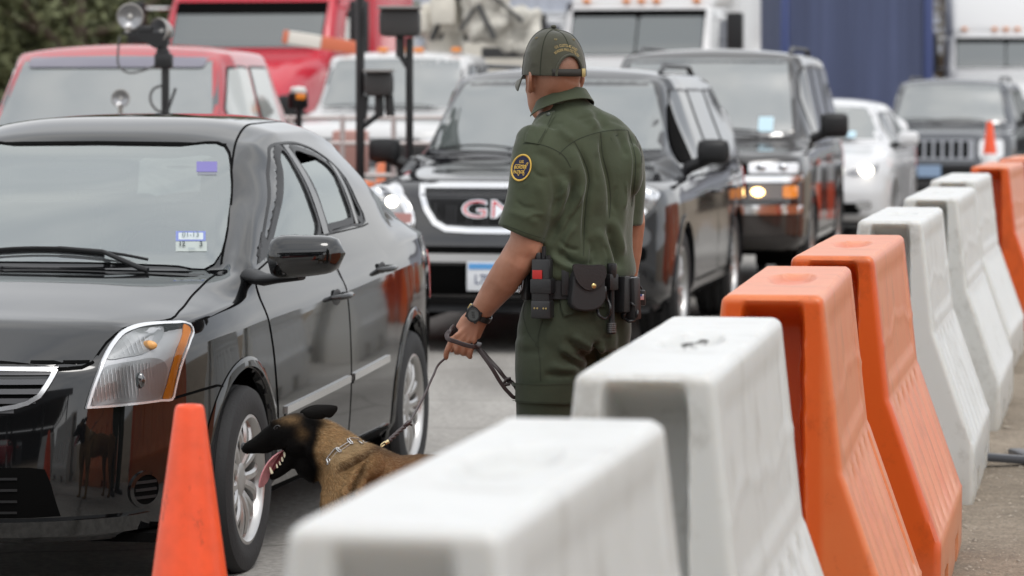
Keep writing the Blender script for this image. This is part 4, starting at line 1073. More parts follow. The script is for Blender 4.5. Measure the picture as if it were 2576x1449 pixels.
# ---- full-size dark brown SUV
def build_fullsize():
    pb = paint('brown_black_paint', (.022, .019, .018), 1.75)
    sp = std_spec(.95, 2.95, 1.12, .96, 1.14, 1.17, 1.13, 1.22, -.55, -1.22, 1.97, .72, -3.85, .43, zlo=.38, cr=.16, zn=1.07, hw=.88)
    c = Car('suv', 'dark brown full-size suv with amber turn lamps, right behind the black crossover', 'suv', (1.45, 27.33), 9.5, sp, pb)
    c.body()
    std_features(c, [(-1.02,-1.82,0),(-1.92,-2.72,0),(-2.84,-3.78,.1)], [(-.62,-1.86,0),(-1.90,-2.80,.22)], wr=.39, ww=.265, rr=.22, spokes=6, mirror=(.17,.20), mirrorz=.05, stickers=[(.52,1.34,.12,.12,(.45,.62,.70))])
    fr_panel(c, 'grille', box_ol(-.52, .52, .80, 1.06, .03), M_GAP, .006)
    fr_panel(c, 'grille_bar', box_ol(-.93, .93, .905, .955, .01), M_CHROME, .022, .02)
    for sg in (1, -1):
        fr = lambda n_, y0, y1, z0, z1, mm, off=.014: fr_panel(c, n_, [(y*sg, z) for y, z in box_ol(y0, y1, z0, z1, .02)][::sg], mm, off, .01)
        hd = fr('headlight', .53, .90, .975, 1.055, mat('lamp_white', (.80,.81,.83), .25, metal=.35))
        m = MB(); [m.ellipsoid(c.Fr.hit((sg*y, 1.02), .012), (.02, .045, .033), 14, 8) for y in (.62, .78)]; m.build('reflector', M_REFL, hd, 60)
        lo = fr('parking_lamp', .53, .90, .775, .89, mat('lamp_smoke', (.18,.16,.15), .2, metal=.4))
        m = MB(); m.ellipsoid(c.Fr.hit((sg*.60, .83), .016), (.02, .055, .035), 14, 8); m.build('lit_bulb', mat('lit_warm', (1,.8,.4), .4, emit=(1,.62,.22), estr=7), lo, 60)
        fr('turn_lamp', .79, .90, .785, .88, M_AMBER, .022)
    fr_panel(c, 'bumper_trim', box_ol(-.93, .93, .66, .73, .02), M_CHROME, .03, .03)
    fr_panel(c, 'bumper', box_ol(-.94, .94, .50, .66, .04), paint('bumper_brown', (.035,.03,.028)), .02, .03)
    fr_panel(c, 'lower_intake', box_ol(-.5, .5, .40, .53, .03), M_GAP, .025)
    p = c.Fr.hit((0, .56))+Vector((.06, 0, 0)); m = MB(); m.box(p, (.02, .31, .155), bev=.005); pl = m.build('number_plate', mat('plate_dark', (.16,.15,.14), .5), c.root)
    text_mb('WIDUF', .07, lambda x, y, z: Vector((p.x+.012, x, p.z+y)), sx=.9).build('plate_number', mat('plate_tan', (.45,.42,.38), .5), pl, None)
    return c
build_fullsize()

# ---- white hatchback with one lamp blazing
def build_white_car():
    pb = paint('white_car_paint', (.60, .60, .61), 1.5, .12)
    sp = std_spec(.92, 2.72, 1.0, .915, .93, 1.02, .90, 1.03, -.25, -1.15, 1.53, .60, -2.9, .36, zlo=.22, cr=.36, zn=.80, bulge=.02, rearx=.5)
    c = Car('parked_car', 'white car with a blazing headlight, between the brown suv and the grey suv', 'car', (3.27, 37.4), 11, sp, pb)
    c.body()
    std_features(c, [(-.85,-1.55,0),(-1.65,-2.45,.15)], [(-.45,-1.6,0),(-1.64,-2.4,.2)], wr=.33, ww=.22, rr=.225, trim=pb, mirror=(.17,.15), rails=False, stickers=[(.40,1.13,.1,.08,(.45,.62,.70))])
    for sg in (1, -1):
        cy = c.C.mir(sg); H = [(.50,.70),(.42,.73),(.52,.79),(.66,.83),(.78,.83),(.70,.74)]
        m = MB(); cy.patch(m, [(x*.8/.8, z) for x, z in H], .006, .06, .006); hd = m.build('headlight', mat('lamp_dusky', (.22,.22,.23), .2, metal=.5), c.root, 60)
        m = MB(); m.ellipsoid(cy.hit((.60, .765), .012), (.05, .075, .062), 16, 8); m.build('lit_bulb', M_BULB if sg > 0 else M_REFL, hd, 60)
    fr_panel(c, 'grille', box_ol(-.42, .42, .58, .74, .05), M_GAP, .006); fr_panel(c, 'lower_grille', box_ol(-.62, .62, .30, .42, .04), M_GAP, .006)
    fr_panel(c, 'bumper_trim', box_ol(-.7, .7, .245, .285, .02), mat('silver_trim', (.62,.62,.63), .28, metal=.7), .012)
    fr_panel(c, 'fog_light', box_ol(.58, .74, .36, .44, .03), M_REFL, .014, .004, both=True)
    return c
build_white_car()

# ---- grey SUV with slotted grille
def build_grey_suv():
    pb = paint('grey_suv_paint', (.10, .105, .115), 1.6, .12, .3)
    sp = std_spec(.86, 2.78, 1.0, .93, 1.10, 1.12, 1.10, 1.17, -.48, -1.0, 1.79, .68, -3.35, .41, zlo=.36, cr=.14, zn=1.05, hw=.88)
    c = Car('suv', 'grey boxy suv with an upright slotted grille, far right in the queue', 'suv', (5.62, 44.3), 12.5, sp, pb)
    c.body()
    std_features(c, [(-.92,-1.70,0),(-1.80,-2.55,0),(-2.66,-3.3,.08)], [(-.6,-1.75,0),(-1.78,-2.6,.2)], wr=.37, ww=.24, rr=.21, mirror=(.2,.18), stickers=())
    g = fr_panel(c, 'grille', box_ol(-.44, .44, .74, 1.0, .03), mat('silver_grey', (.3,.31,.33), .3, metal=.5), .010, .01)
    m = MB()
    for k in range(7): c.Fr.patch(m, box_ol(-.40+.115*k, -.40+.115*k+.072, .765, .98, .02), .016, .1)
    m.build('slot', M_GAP, g, 50)
    for sg in (1, -1):
        hd = fr_panel(c, 'headlight', [(y*sg, z) for y, z in box_ol(.50, .80, .76, 1.0, .05)][::sg], mat('lamp_white', (.80,.81,.83), .25, metal=.35), .012, .01)
        m = MB(); m.ellipsoid(c.Fr.hit((sg*.63, .88), .012), (.03, .09, .09), 16, 8); m.build('reflector', M_REFL, hd, 60)
    fr_panel(c, 'bumper', box_ol(-.9, .9, .48, .66, .04), M_BLACKPL, .04, .05)
    fr_panel(c, 'fog_light', box_ol(.50, .62, .54, .62, .05), M_REFL, .055, both=True)
    p = c.Fr.hit((-.12, .60), .06); m = MB(); m.box(p+Vector((.03, 0, 0)), (.02, .3, .15)); m.build('number_plate', mat('plate_blueish', (.25,.35,.5), .5), c.root)
    return c
build_grey_suv()

# ---- dark green SUV with pale roof at the right edge
def build_green_suv():
    pb = paint('green_suv_paint', (.018, .03, .022), 1.6)
    sp = std_spec(.86, 2.75, 1.0, .93, 1.10, 1.12, 1.10, 1.18, -.48, -1.02, 1.80, .68, -3.3, .40, zlo=.36, cr=.16, zn=1.03)
    c = Car('suv', 'dark green suv with a pale roof, cut off by the right edge of the photo', 'suv', (8.05, 48.5), 10, sp, pb)
    c.body()
    std_features(c, [(-.92,-1.70,0),(-1.80,-2.55,0),(-2.66,-3.2,.08)], [(-.6,-1.75,0),(-1.78,-2.6,.2)], wr=.37, rr=.21, mirror=(.22,.18), rails=False)
    m = MB(); c.T.patch(m, box_ol(-3.25, -1.2, -.66, .66, .1), .015, .1, .05); m.build('roof_panel', mat('cream_roof', (.62,.60,.52), .5), c.root, 50)
    fr_panel(c, 'grille', box_ol(-.45, .45, .78, 1.0, .03), M_GAP, .006)
    fr_panel(c, 'headlight', box_ol(.52, .82, .80, .98, .04), mat('lamp_white', (.80,.81,.83), .25, metal=.35), .012, .01, both=True)
    fr_panel(c, 'bumper', box_ol(-.9, .9, .46, .64, .04), M_BLACKPL, .04, .05)
    return c
build_green_suv()

# ---- red pickup at the left
def build_pickup():
    pb = paint('red_pickup_paint', (.40, .028, .038), 1.9, .12)
    sp = std_spec(.95, 3.35, 1.15, .96, 1.14, 1.18, 1.12, 1.20, -.42, -1.18, 1.93, .70, -2.55, .43, zlo=.40, cr=.20, kind='pickup', zn=1.04)
    c = Car('pickup_truck', 'red extended-cab pickup parked behind the black sedan', 'pickup', (-2.74, 21.6), 6.5, sp, pb)
    c.body()
    std_features(c, [(-.90,-1.66,0),(-1.74,-2.42,.06)], [(-.5,-1.70,0)], wr=.39, ww=.26, rr=.22, mirror=(.25,.20), mirrorz=.0, rails=False, glass=M_GLO, sglass=mat('pale_window', (.45,.47,.45), .1, ior=1.8), stickers=[(.58,1.30,.12,.09,(.5,.7,.8)),(-.26,1.80,.05,.07,(.6,.62,.7))])
    fr_panel(c, 'grille', box_ol(-.5, .5, .74, .98, .04), M_CHROME, .01, .01); fr_panel(c, 'grille_insert', box_ol(-.45, .45, .77, .95, .03), M_GAP, .02)
    fr_panel(c, 'headlight', box_ol(.54, .86, .78, .98, .04), mat('lamp_white', (.80,.81,.83), .25, metal=.35), .012, .01, both=True)
    fr_panel(c, 'bumper', box_ol(-.9, .9, .48, .66, .04), M_CHROME, .05, .06)
    # dark sun band along the top of the glass
    m = MB(); c.Fr.patch(m, box_ol(-.60, .60, 1.765, 1.835, .03), .018, .05); m.build('sun_band', mat('sun_band', (.16,.15,.19), .12, ior=1.9), c.root, 60)
    return c
build_pickup()

# ---- white utility truck with marker lamps
def build_utility():
    pb = paint('white_truck_paint', (.58, .58, .58), 1.5, .2)
    sp = std_spec(1.0, 3.6, 1.6, 1.0, 1.24, 1.26, 1.25, 1.38, -.45, -1.05, 2.06, .76, -2.2, .46, zlo=.48, cr=.18, kind='pickup', zn=1.18)
    c = Car('utility_truck', 'white heavy-duty utility truck with amber roof lamps and a folded crane', 'truck', (-1.41, 36.6), 9, sp, pb)
    c.body()
    std_features(c, [(-.85,-1.5,0),(-1.6,-2.1,.03)], [(-.5,-1.55,0)], wr=.41, ww=.28, rr=.23, mirror=(.24,.34), rails=False, trim=M_BLACKPL)
    for y in (-.62,-.2,0,.2,.62):
        m = MB(); m.box((-1.18, y, 2.07), (.10, .11, .05), bev=.02); m.build('marker_lamp', M_AMBER, c.root)
    g = fr_panel(c, 'grille', box_ol(-.62, .62, .82, 1.12, .04), mat('dark_grey_grille', (.06,.06,.065), .4), .012, .015)
    m = MB()
    for z in (.88,.97,1.06): c.Fr.strip(m, [(-.58,z),(0,z),(.58,z)], .03, .03, .1, .01)
    m.build('grille_bar', mat('grille_bar2', (.14,.14,.15), .3, metal=.5), g)
    p = c.Fr.hit((0,.97), .05); m = MB(); M_ = Matrix.Translation(p) @ Matrix.Rotation(R(90), 4, 'Y') @ Matrix.Diagonal((.075,.175,1,1)); m.lathe([(1,-.01),(1,.008),(.86,.012),(.001,.012)], 32, M_, cap=False); o = m.build('badge', mat('badge_navy', (.05,.07,.22), .3), g, 60)
    m = MB(); m.tube([p+Vector((.02, y, .02*math.sin(y*55))) for y in np.linspace(-.11,.11,16)], .008, 5); m.build('badge_script', M_CHROME, o)
    fr_panel(c, 'headlight', box_ol(.66, .94, .86, 1.12, .04), mat('lamp_white', (.80,.81,.83), .25, metal=.35), .014, .01, both=True)
    fr_panel(c, 'bumper', box_ol(-.96, .96, .52, .74, .04), M_CHROME, .06, .07)
    # service body and folded crane
    sb = MB()
    for sg in (1, -1): sb.box((-3.55, sg*.86, 1.15), (2.5, .32, .85), bev=.02)
    s_ = sb.build('service_body', pb, c.root)
    m = MB()
    for sg in (1, -1):
        for x in (-2.7,-3.5,-4.3): m.box((x, sg*1.025, 1.2), (.7, .015, .7), bev=.01)
    m.build('locker_door', paint('white_locker', (.66,.66,.66), 1.4, .3), s_)
    bg = mat('boom_beige', (.60,.57,.50), .55, noise=.15, nscale=4); dk = mat('boom_dark', (.05,.05,.05), .6)
    m = MB(); m.tube([(-2.8,.2,1.0),(-2.8,.2,2.35)], .22, 14); m.box((-2.8,.2,2.45), (.5,.5,.35), bev=.06); m.build('crane_turret', bg, c.root)
    m = MB(); m.box((-3.6,.35,2.62), (2.6,.30,.32), rot=(0, R(4), R(-4)), bev=.04); m.box((-3.7,-.1,2.35), (2.4,.22,.24), rot=(0, R(-3), R(3)), bev=.03); m.build('crane_boom', bg, c.root)
    m = MB(); m.box((-2.4,.75,2.50), (.55,.50,.62), rot=(.1,.15,.3), bev=.16); m.box((-2.5,1.12,2.30), (.45,.42,.52), rot=(-.1,.1,-.2), bev=.14); cvr = remesh_obj(m, 'bucket_cover', mat('cover_beige', (.50,.48,.43), .8, noise=.35, nscale=5, bump=1, bscale=6, bdist=.1), .035, 2, c.root)
    for v in cvr.data.vertices: v.co += v.normal*(.030*math.sin(v.co.x*19+v.co.z*13)+.022*math.sin(v.co.y*27-v.co.z*21))
    m = MB(); m.tube([(-2.1,.5,2.3),(-2.12,.8,2.75),(-2.2,1.2,2.4)], .025, 6); m.tube([(-2.1,.9,2.2),(-2.1,.7,2.6),(-2.3,.6,2.85)], .03, 6); m.build('strap', dk, c.root)
    m = MB()
    for k in range(5): m.tube([(-2.5-.1*k, .1+.08*k, 2.2), (-2.7, .3+.1*k, 2.7+.05*k), (-3.4, .5, 2.55)], .035, 7)
    m.box((-2.45, .35, 2.75), (.3,.35,.22), bev=.04); m.box((-2.5,.95,2.05), (.3,.5,.12), bev=.03); m.build('hydraulics', dk, c.root)
    return c
build_utility()
# ================================================================ ground
def ground_mat():
    m = bpy.data.materials.new('concrete_road'); m.use_nodes = True; nt = m.node_tree; N = nt.nodes; L = nt.links; b = N['Principled BSDF']
    tc = N.new('ShaderNodeTexCoord'); b.inputs['Roughness'].default_value = .88
    def noise(sc, det=6, mp=(1,1,1)):
        p = N.new('ShaderNodeMapping'); p.inputs['Scale'].default_value = mp; L.new(tc.outputs['Object'], p.inputs[0])
        n = N.new('ShaderNodeTexNoise'); n.inputs['Scale'].default_value = sc; n.inputs['Detail'].default_value = det; L.new(p.outputs[0], n.inputs['Vector']); return n
    def ramp(src, a, ca, c, cc):
        r = N.new('ShaderNodeValToRGB'); r.color_ramp.elements[0].position = a; r.color_ramp.elements[0].color = (*ca, 1); r.color_ramp.elements[1].position = c; r.color_ramp.elements[1].color = (*cc, 1); L.new(src, r.inputs[0]); return r
    base = ramp(noise(.35).outputs['Fac'], .3, (.27,.255,.235), .72, (.36,.345,.32))
    st = ramp(noise(.9, 5, (1, .25, 1)).outputs['Fac'], .36, (.50,.49,.48), .58, (1,1,1))
    gr = ramp(noise(38, 6).outputs['Fac'], .3, (.74,.74,.74), .7, (1.22,1.22,1.22))
    m1 = N.new('ShaderNodeMixRGB'); m1.blend_type = 'MULTIPLY'; m1.inputs[0].default_value = .85; L.new(base.outputs[0], m1.inputs[1]); L.new(st.outputs[0], m1.inputs[2])
    m2 = N.new('ShaderNodeMixRGB'); m2.blend_type = 'MULTIPLY'; m2.inputs[0].default_value = 1; L.new(m1.outputs[0], m2.inputs[1]); L.new(gr.outputs[0], m2.inputs[2])
    # cracks
    v = N.new('ShaderNodeTexVoronoi'); v.feature = 'DISTANCE_TO_EDGE'; v.inputs['Scale'].default_value = .55
    nn = noise(3, 4); mm = N.new('ShaderNodeMixRGB'); mm.inputs[0].default_value = .12; L.new(tc.outputs['Object'], mm.inputs[1]); L.new(nn.outputs['Color'], mm.inputs[2]); L.new(mm.outputs[0], v.inputs['Vector'])
    cr = ramp(v.outputs['Distance'], .002, (.45,.44,.42), .009, (1,1,1))
    m3 = N.new('ShaderNodeMixRGB'); m3.blend_type = 'MULTIPLY'; m3.inputs[0].default_value = .8; L.new(m2.outputs[0], m3.inputs[1]); L.new(cr.outputs[0], m3.inputs[2])
    L.new(m3.outputs[0], b.inputs['Base Color'])
    bu = N.new('ShaderNodeBump'); bu.inputs['Strength'].default_value = .35; bu.inputs['Distance'].default_value = .01; L.new(noise(90, 3).outputs['Fac'], bu.inputs['Height']); L.new(bu.outputs[0], b.inputs['Normal'])
    return m
def dirt_mat():
    m = bpy.data.materials.new('dirt_ground'); m.use_nodes = True; nt = m.node_tree; N = nt.nodes; L = nt.links; b = N['Principled BSDF']; b.inputs['Roughness'].default_value = .95
    tc = N.new('ShaderNodeTexCoord')
    def nz(sc, lo, hi, a=.3, c=.7, det=8):
        n = N.new('ShaderNodeTexNoise'); n.inputs['Scale'].default_value = sc; n.inputs['Detail'].default_value = det; n.inputs['Roughness'].default_value = .7; L.new(tc.outputs['Object'], n.inputs['Vector'])
        q = N.new('ShaderNodeValToRGB'); q.color_ramp.elements[0].position = a; q.color_ramp.elements[0].color = (*lo, 1); q.color_ramp.elements[1].position = c; q.color_ramp.elements[1].color = (*hi, 1); L.new(n.outputs['Fac'], q.inputs[0]); return q, n
    a, _ = nz(1.3, (.19,.16,.125), (.34,.29,.235)); c, n2 = nz(70, (.45,.43,.40), (1.6,1.55,1.5)); d, _ = nz(14, (.7,.68,.66), (1.2,1.2,1.18))
    x = N.new('ShaderNodeMixRGB'); x.blend_type = 'MULTIPLY'; x.inputs[0].default_value = 1; L.new(a.outputs[0], x.inputs[1]); L.new(c.outputs[0], x.inputs[2])
    y = N.new('ShaderNodeMixRGB'); y.blend_type = 'MULTIPLY'; y.inputs[0].default_value = 1; L.new(x.outputs[0], y.inputs[1]); L.new(d.outputs[0], y.inputs[2]); L.new(y.outputs[0], b.inputs['Base Color'])
    bu = N.new('ShaderNodeBump'); bu.inputs['Strength'].default_value = .9; bu.inputs['Distance'].default_value = .015; L.new(n2.outputs['Fac'], bu.inputs['Height']); L.new(bu.outputs[0], b.inputs['Normal'])
    return m
mb = MB(); mb.add([(-300,-120,0),(300,-120,0),(300,900,0),(-300,900,0)], [(0,1,2,3)])
tag(mb.build('ground', dirt_mat(), None, None), kind='structure')
RD = Vector((math.sin(R(10)), math.cos(R(10)), 0)); RN = Vector((RD.y, -RD.x, 0))     # along the road, to its right
def road_pt(a, r, z=0): p = RD*a+RN*r; return (p.x, p.y, z)
mb = MB()
xr = -.80
for k in range(40):
    a0, a1 = -30+k*6, -24+k*6; mb.add([road_pt(a0,-16,.006),road_pt(a0,xr,.006),road_pt(a1,xr,.006),road_pt(a1,-16,.006)], [(0,1,2,3)])
tag(mb.build('road', ground_mat(), None, None, merge=.001), kind='structure')
# ================================================================ road barriers
def plastic(name, col, faded, fw):
    m = bpy.data.materials.new(name); m.use_nodes = True; nt = m.node_tree; N = nt.nodes; L = nt.links; b = N['Principled BSDF']
    tc = N.new('ShaderNodeTexCoord'); sep = N.new('ShaderNodeSeparateXYZ'); L.new(tc.outputs['Object'], sep.inputs[0])
    def math_(op, a, b_=None, cl=False):
        n = N.new('ShaderNodeMath'); n.operation = op; n.use_clamp = cl
        for i, v in enumerate((a, b_)):
            if v is None: continue
            if isinstance(v, (int, float)): n.inputs[i].default_value = v
            else: L.new(v, n.inputs[i])
        return n.outputs[0]
    ax = math_('ABSOLUTE', sep.outputs['X'])
    f = N.new('ShaderNodeMapRange'); f.inputs['From Min'].default_value = .112; f.inputs['From Max'].default_value = .128; L.new(ax, f.inputs['Value'])
    ay = math_('ABSOLUTE', sep.outputs['Y']); fy = N.new('ShaderNodeMapRange'); fy.inputs['From Min'].default_value = .745; fy.inputs['From Max'].default_value = .72; L.new(ay, fy.inputs['Value'])
    tz = N.new('ShaderNodeMapRange'); tz.inputs['From Min'].default_value = 1.075; tz.inputs['From Max'].default_value = 1.095; L.new(sep.outputs['Z'], tz.inputs['Value'])
    side = math_('MAXIMUM', math_('MULTIPLY', f.outputs[0], fy.outputs[0]), tz.outputs[0])
    n1 = N.new('ShaderNodeTexNoise'); n1.inputs['Scale'].default_value = 3.5; n1.inputs['Detail'].default_value = 8; n1.inputs['Roughness'].default_value = .65
    mp = N.new('ShaderNodeMapping'); mp.inputs['Scale'].default_value = (1, 1.6, .8); L.new(tc.outputs['Object'], mp.inputs[0]); L.new(mp.outputs[0], n1.inputs['Vector'])
    r1 = N.new('ShaderNodeMapRange'); r1.inputs['From Min'].default_value = .3; r1.inputs['From Max'].default_value = .62; r1.inputs['To Min'].default_value = .45; L.new(n1.outputs['Fac'], r1.inputs['Value'])
    fac = math_('MULTIPLY', math_('MULTIPLY', side, r1.outputs[0]), fw)
    mx = N.new('ShaderNodeMixRGB'); L.new(fac, mx.inputs[0]); mx.inputs[1].default_value = (*col, 1); mx.inputs[2].default_value = (*faded, 1)
    # dirt and scratches
    n2 = N.new('ShaderNodeTexNoise'); n2.inputs['Scale'].default_value = 6; n2.inputs['Detail'].default_value = 10; n2.inputs['Roughness'].default_value = .75; L.new(mp.outputs[0], n2.inputs['Vector'])
    r2 = N.new('ShaderNodeValToRGB'); r2.color_ramp.elements[0].position = .30; r2.color_ramp.elements[0].color = (.45,.41,.36,1); r2.color_ramp.elements[1].position = .47; r2.color_ramp.elements[1].color = (1,1,1,1); L.new(n2.outputs['Fac'], r2.inputs[0])
    mm = N.new('ShaderNodeMixRGB'); mm.blend_type = 'MULTIPLY'; mm.inputs[0].default_value = .62; L.new(mx.outputs[0], mm.inputs[1]); L.new(r2.outputs[0], mm.inputs[2])
    n3 = N.new('ShaderNodeTexNoise'); n3.inputs['Scale'].default_value = 26; n3.inputs['Detail'].default_value = 6; mp3 = N.new('ShaderNodeMapping'); mp3.inputs['Scale'].default_value = (.6, .12, 1); mp3.inputs['Rotation'].default_value = (R(25), 0, 0); L.new(tc.outputs['Object'], mp3.inputs[0]); L.new(mp3.outputs[0], n3.inputs['Vector'])
    r3 = N.new('ShaderNodeValToRGB'); r3.color_ramp.elements[0].position = .27; r3.color_ramp.elements[0].color = (.6,.57,.55,1); r3.color_ramp.elements[1].position = .31; r3.color_ramp.elements[1].color = (1,1,1,1); L.new(n3.outputs['Fac'], r3.inputs[0])
    m3 = N.new('ShaderNodeMixRGB'); m3.blend_type = 'MULTIPLY'; m3.inputs[0].default_value = .18; L.new(mm.outputs[0], m3.inputs[1]); L.new(r3.outputs[0], m3.inputs[2])
    # splashed mud near the ground
    gz = N.new('ShaderNodeMapRange'); gz.inputs['From Min'].default_value = .22; gz.inputs['From Max'].default_value = .0; gz.inputs['To Max'].default_value = .75; L.new(sep.outputs['Z'], gz.inputs['Value'])
    m4 = N.new('ShaderNodeMixRGB'); L.new(math_('MULTIPLY', gz.outputs[0], n1.outputs['Fac']), m4.inputs[0]); L.new(m3.outputs[0], m4.inputs[1]); m4.inputs[2].default_value = (.30,.25,.19,1)
    L.new(m4.outputs[0], b.inputs['Base Color']); b.inputs['Roughness'].default_value = .34
    b.inputs['Subsurface Weight'].default_value = .35; b.inputs['Subsurface Radius'].default_value = (.05,.04,.03); b.inputs['Subsurface Scale'].default_value = 1
    bu = N.new('ShaderNodeBump'); bu.inputs['Strength'].default_value = .05; bu.inputs['Distance'].default_value = .01; L.new(n2.outputs['Fac'], bu.inputs['Height']); L.new(bu.outputs[0], b.inputs['Normal'])
    return m
M_BW = plastic('white_barrier_plastic', (.56,.56,.54), (.61,.61,.60), .8)
M_BO = plastic('orange_barrier_plastic', (.60,.092,.010), (.64,.205,.070), .9)
BH = 1.10
def barrier_mesh(Lb=1.5, seed=0, grooves=True, rec=.17):
    rnd = random.Random(seed)
    zs = np.concatenate([np.linspace(0, .228, 8), np.linspace(.238, .645, 18), np.linspace(.662, 1.07, 26), np.array([1.08, 1.088, 1.094, BH])])
    hwz = np.interp(zs, [0, .02, .228, .238, .645, .662, 1.08, 1.088, 1.094, BH], [.320, .326, .328, .322, .180, .172, .127, .125, .121, .113])
    ys = np.linspace(-1, 1, 129)
    rings = []
    ph = rnd.random()*6
    for hw, z in zip(hwz, zs):
        e = max(0, (z-1.085)/.015); hl = Lb/2-.012*e*e-.0*z
        side = []
        for t in ys:
            y = t*(hl-.018); x = hw
            ee = min((y+hl), (hl-y))
            if grooves and .24 < z < .67 and abs(y) < hl-.13:      # ribs on the slope
                k = (y+hl-.06)/.235; fr_ = k-math.floor(k); dep = .032*smoothstep((z-.25)/.05)*smoothstep((.645-z)/.03)
                x -= dep*(smoothstep(fr_/.05) if fr_ < .08 else max(0, 1-(fr_-.08)*1.6)*.8)
            if .70 < z < 1.06 and abs(y) < hl-.10:                 # shallow waist panel
                x -= .006*smoothstep((hl-.10-abs(y))/.05)*smoothstep((z-.70)/.03)*smoothstep((1.06-z)/.05)
            if z < .10 and (abs(abs(y)-.38) < .13): x -= .10*smoothstep((.13-abs(abs(y)-.38))/.02)*smoothstep((.10-z)/.02)
            zz = .845+.02*math.sin(y*5+ph)+.01*math.sin(y*13+ph*2)
            x += .0028*math.exp(-((z-zz)/.012)**2)
            side.append((x, y))
        def end(sgn):
            P = []; n = 56
            for k in range(1, n):
                t = k/n; tq = (2*t-1); x = -hw*tq; g = .070
                d = .0
                if abs(x) < g+.012: d = rec*smoothstep((g+.010-abs(x))/.020)*smoothstep((1.088-z)/.08)
                c_ = .009*(1-min(1, (hw-abs(x))/.018))**2
                P.append((x, sgn*(hl-d-c_)))
            return P
        r_ = side+[(x, y) for x, y in end(1)]+[(-x, y) for x, y in side[::-1]]+[(-x, y) for x, y in end(-1)]
        rings.append([Vector((x, y, z)) for x, y in r_])
    top = rings[-1]; hl = Lb/2
    for s_ in (.985, .95, .9, .85, .8, .75, .7, .65, .6, .55, .5, .45, .4, .35, .3, .25, .2, .15, .1, .05):
        rr = []
        for p in top:
            x, y = p.x*s_, p.y*s_
            q = ((x/.066)**2+((y-.05)/.26)**2)
            rr.append(Vector((x, y, BH-(.016*smoothstep(min(1, max(0, 1-q)*2.2))+.006*max(0, 1-q))+.002*math.sin(y*7+ph))))
        rings.append(rr)
    m = MB(); m.rings(rings); return m
BM = {}
def barrier(near, far, colr, label, group, tilt=0, grooves=True, rec=.17):
    """near/far: centres of the top at the two ends"""
    a, b = Vector((*near, 0)), Vector((*far, 0)); d = b-a; Lb = round(d.length, 2)
    o = empty('barrier', label, 'barrier', ((a+b)/2)[:], -math.atan2(d.x, d.y), group)
    mt = M_BW if colr == 'w' else M_BO
    m = barrier_mesh(Lb, hash((near, colr)) % 97, grooves, rec)
    ob = m.build('body', mt, o, 50)
    p = MB()
    for sy in (-1, 1): p.lathe([(.03, 0), (.03, .015), (.018, .018), (.018, .028), (.001, .028)], 14, Matrix.Translation((.10, sy*(Lb/2-.012), .10)) @ Matrix.Rotation(R(-90*sy), 4, 'X'), cap=False)
    p.build('drain_plug', M_BLACKPL, o)
    return o
WG, OG = 'white water-filled barriers along the lane', 'orange water-filled barriers along the lane'
barrier((-.138,3.93), (.111,5.24), 'w', 'nearest white barrier, big and blurred at the bottom of the photo', WG, rec=.045)
b2 = barrier((.235,6.07), (.475,7.61), 'w', 'white barrier with a dirt-smudged top, in front of the officer\'s legs', WG)
barrier((.640,8.40), (.850,9.84), 'o', 'nearer orange barrier with stamped top, right behind the smudged white one', OG)
barrier((.975,10.41), (1.250,12.0), 'o', 'farther orange barrier with an oval dimple, touching the row of whites behind', OG)
barrier((1.470,13.3), (1.745,14.85), 'w', 'white barrier directly behind the dimpled orange barrier', WG)
barrier((1.985,16.2), (2.31,18.0), 'w', 'middle one of the three far white barriers', WG)
barrier((2.50,19.4), (2.83,21.1), 'w', 'last white barrier, just before the far orange ones', WG)
barrier((3.20,22.9), (3.56,24.6), 'o', 'first of the blurred far orange barriers, next to the last white one', OG)
barrier((3.76,25.5), (4.12,27.1), 'o', 'blurred orange barrier at the right edge, behind the first far orange one', OG)
barrier((4.34,28.1), (4.75,29.7), 'o', 'farthest orange barrier at the right edge of the photo', OG)
# dark smudge on the second barrier's dished top
m = MB(); rnd = random.Random(3)
for k in range(26):
    a = rnd.uniform(0, 6.28); rr = rnd.uniform(.0, .16); x, y, s_ = .012+.02*math.cos(a), -.02+rr*math.sin(a), rnd.uniform(.004, .013)
    m.add([(x+s_*math.cos(t*1.05+a)*rnd.uniform(.5, 1.2), y+2.2*s_*math.sin(t*1.05+a)*rnd.uniform(.5, 1.2), BH-.004+.0005*(k % 3)) for t in range(6)], [tuple(range(6))])
m.build('dirt_smudge', mat('tar', (.05,.045,.04), .8), b2, None)

# ================================================================ traffic cones
def cone(loc, h, r0, r1, label, rz=0, collars=False, base=.36):
    o = empty('traffic_cone', label, 'cone', loc, rz)
    oc = mat('cone_orange', (.80,.085,.020), .42, scuff=.75, noise=.16, nscale=9, bump=.1, bscale=25, sss=.15, sssr=(.03,.01,.005))
    m = MB(); m.lathe([(r0*.9, .03), (r0, .035), (r1+.004, h-.012), (r1+.001, h-.003), (r1-.004, h), (r1-.012, h-.002), (r1-.014, h-.03), (r1-.014, h-.2)], 48, cap=False)
    m.build('cone_body', oc, o, 40)
    m = MB(); m.prism(rrect(0, 0, base, base, .05, 5), 0, .03); m.lathe([(r0+.03, .03), (r0+.012, .05), (r0-.002, .07)], 40, cap=False); m.build('base', oc, o, 30)
    if collars:
        m = MB(); 
        for z0, z1 in collars:
            rz_ = lambda z: r0+(r1+.004-r0)*(z-.035)/(h-.047)+.003
            m.lathe([(rz_(z0), z0), (rz_(z1), z1)], 40, cap=False)
        m.build('reflective_collar', mat('collar_white', (.75,.75,.76), .5), o, 40)
    return o
Zc = 7.66
pc = PX(477, 1018, Zc)
cone((pc.x, Zc, 0), .90, .15, .0295, 'large orange cone standing in front of the black sedan', .3)
pf = PX(2490, 305, 40)
cone((pf.x, 40, 0), 1.26, .19, .03, 'small distant cone with a white collar in front of the grey suv', .2, [(.55, .88)])

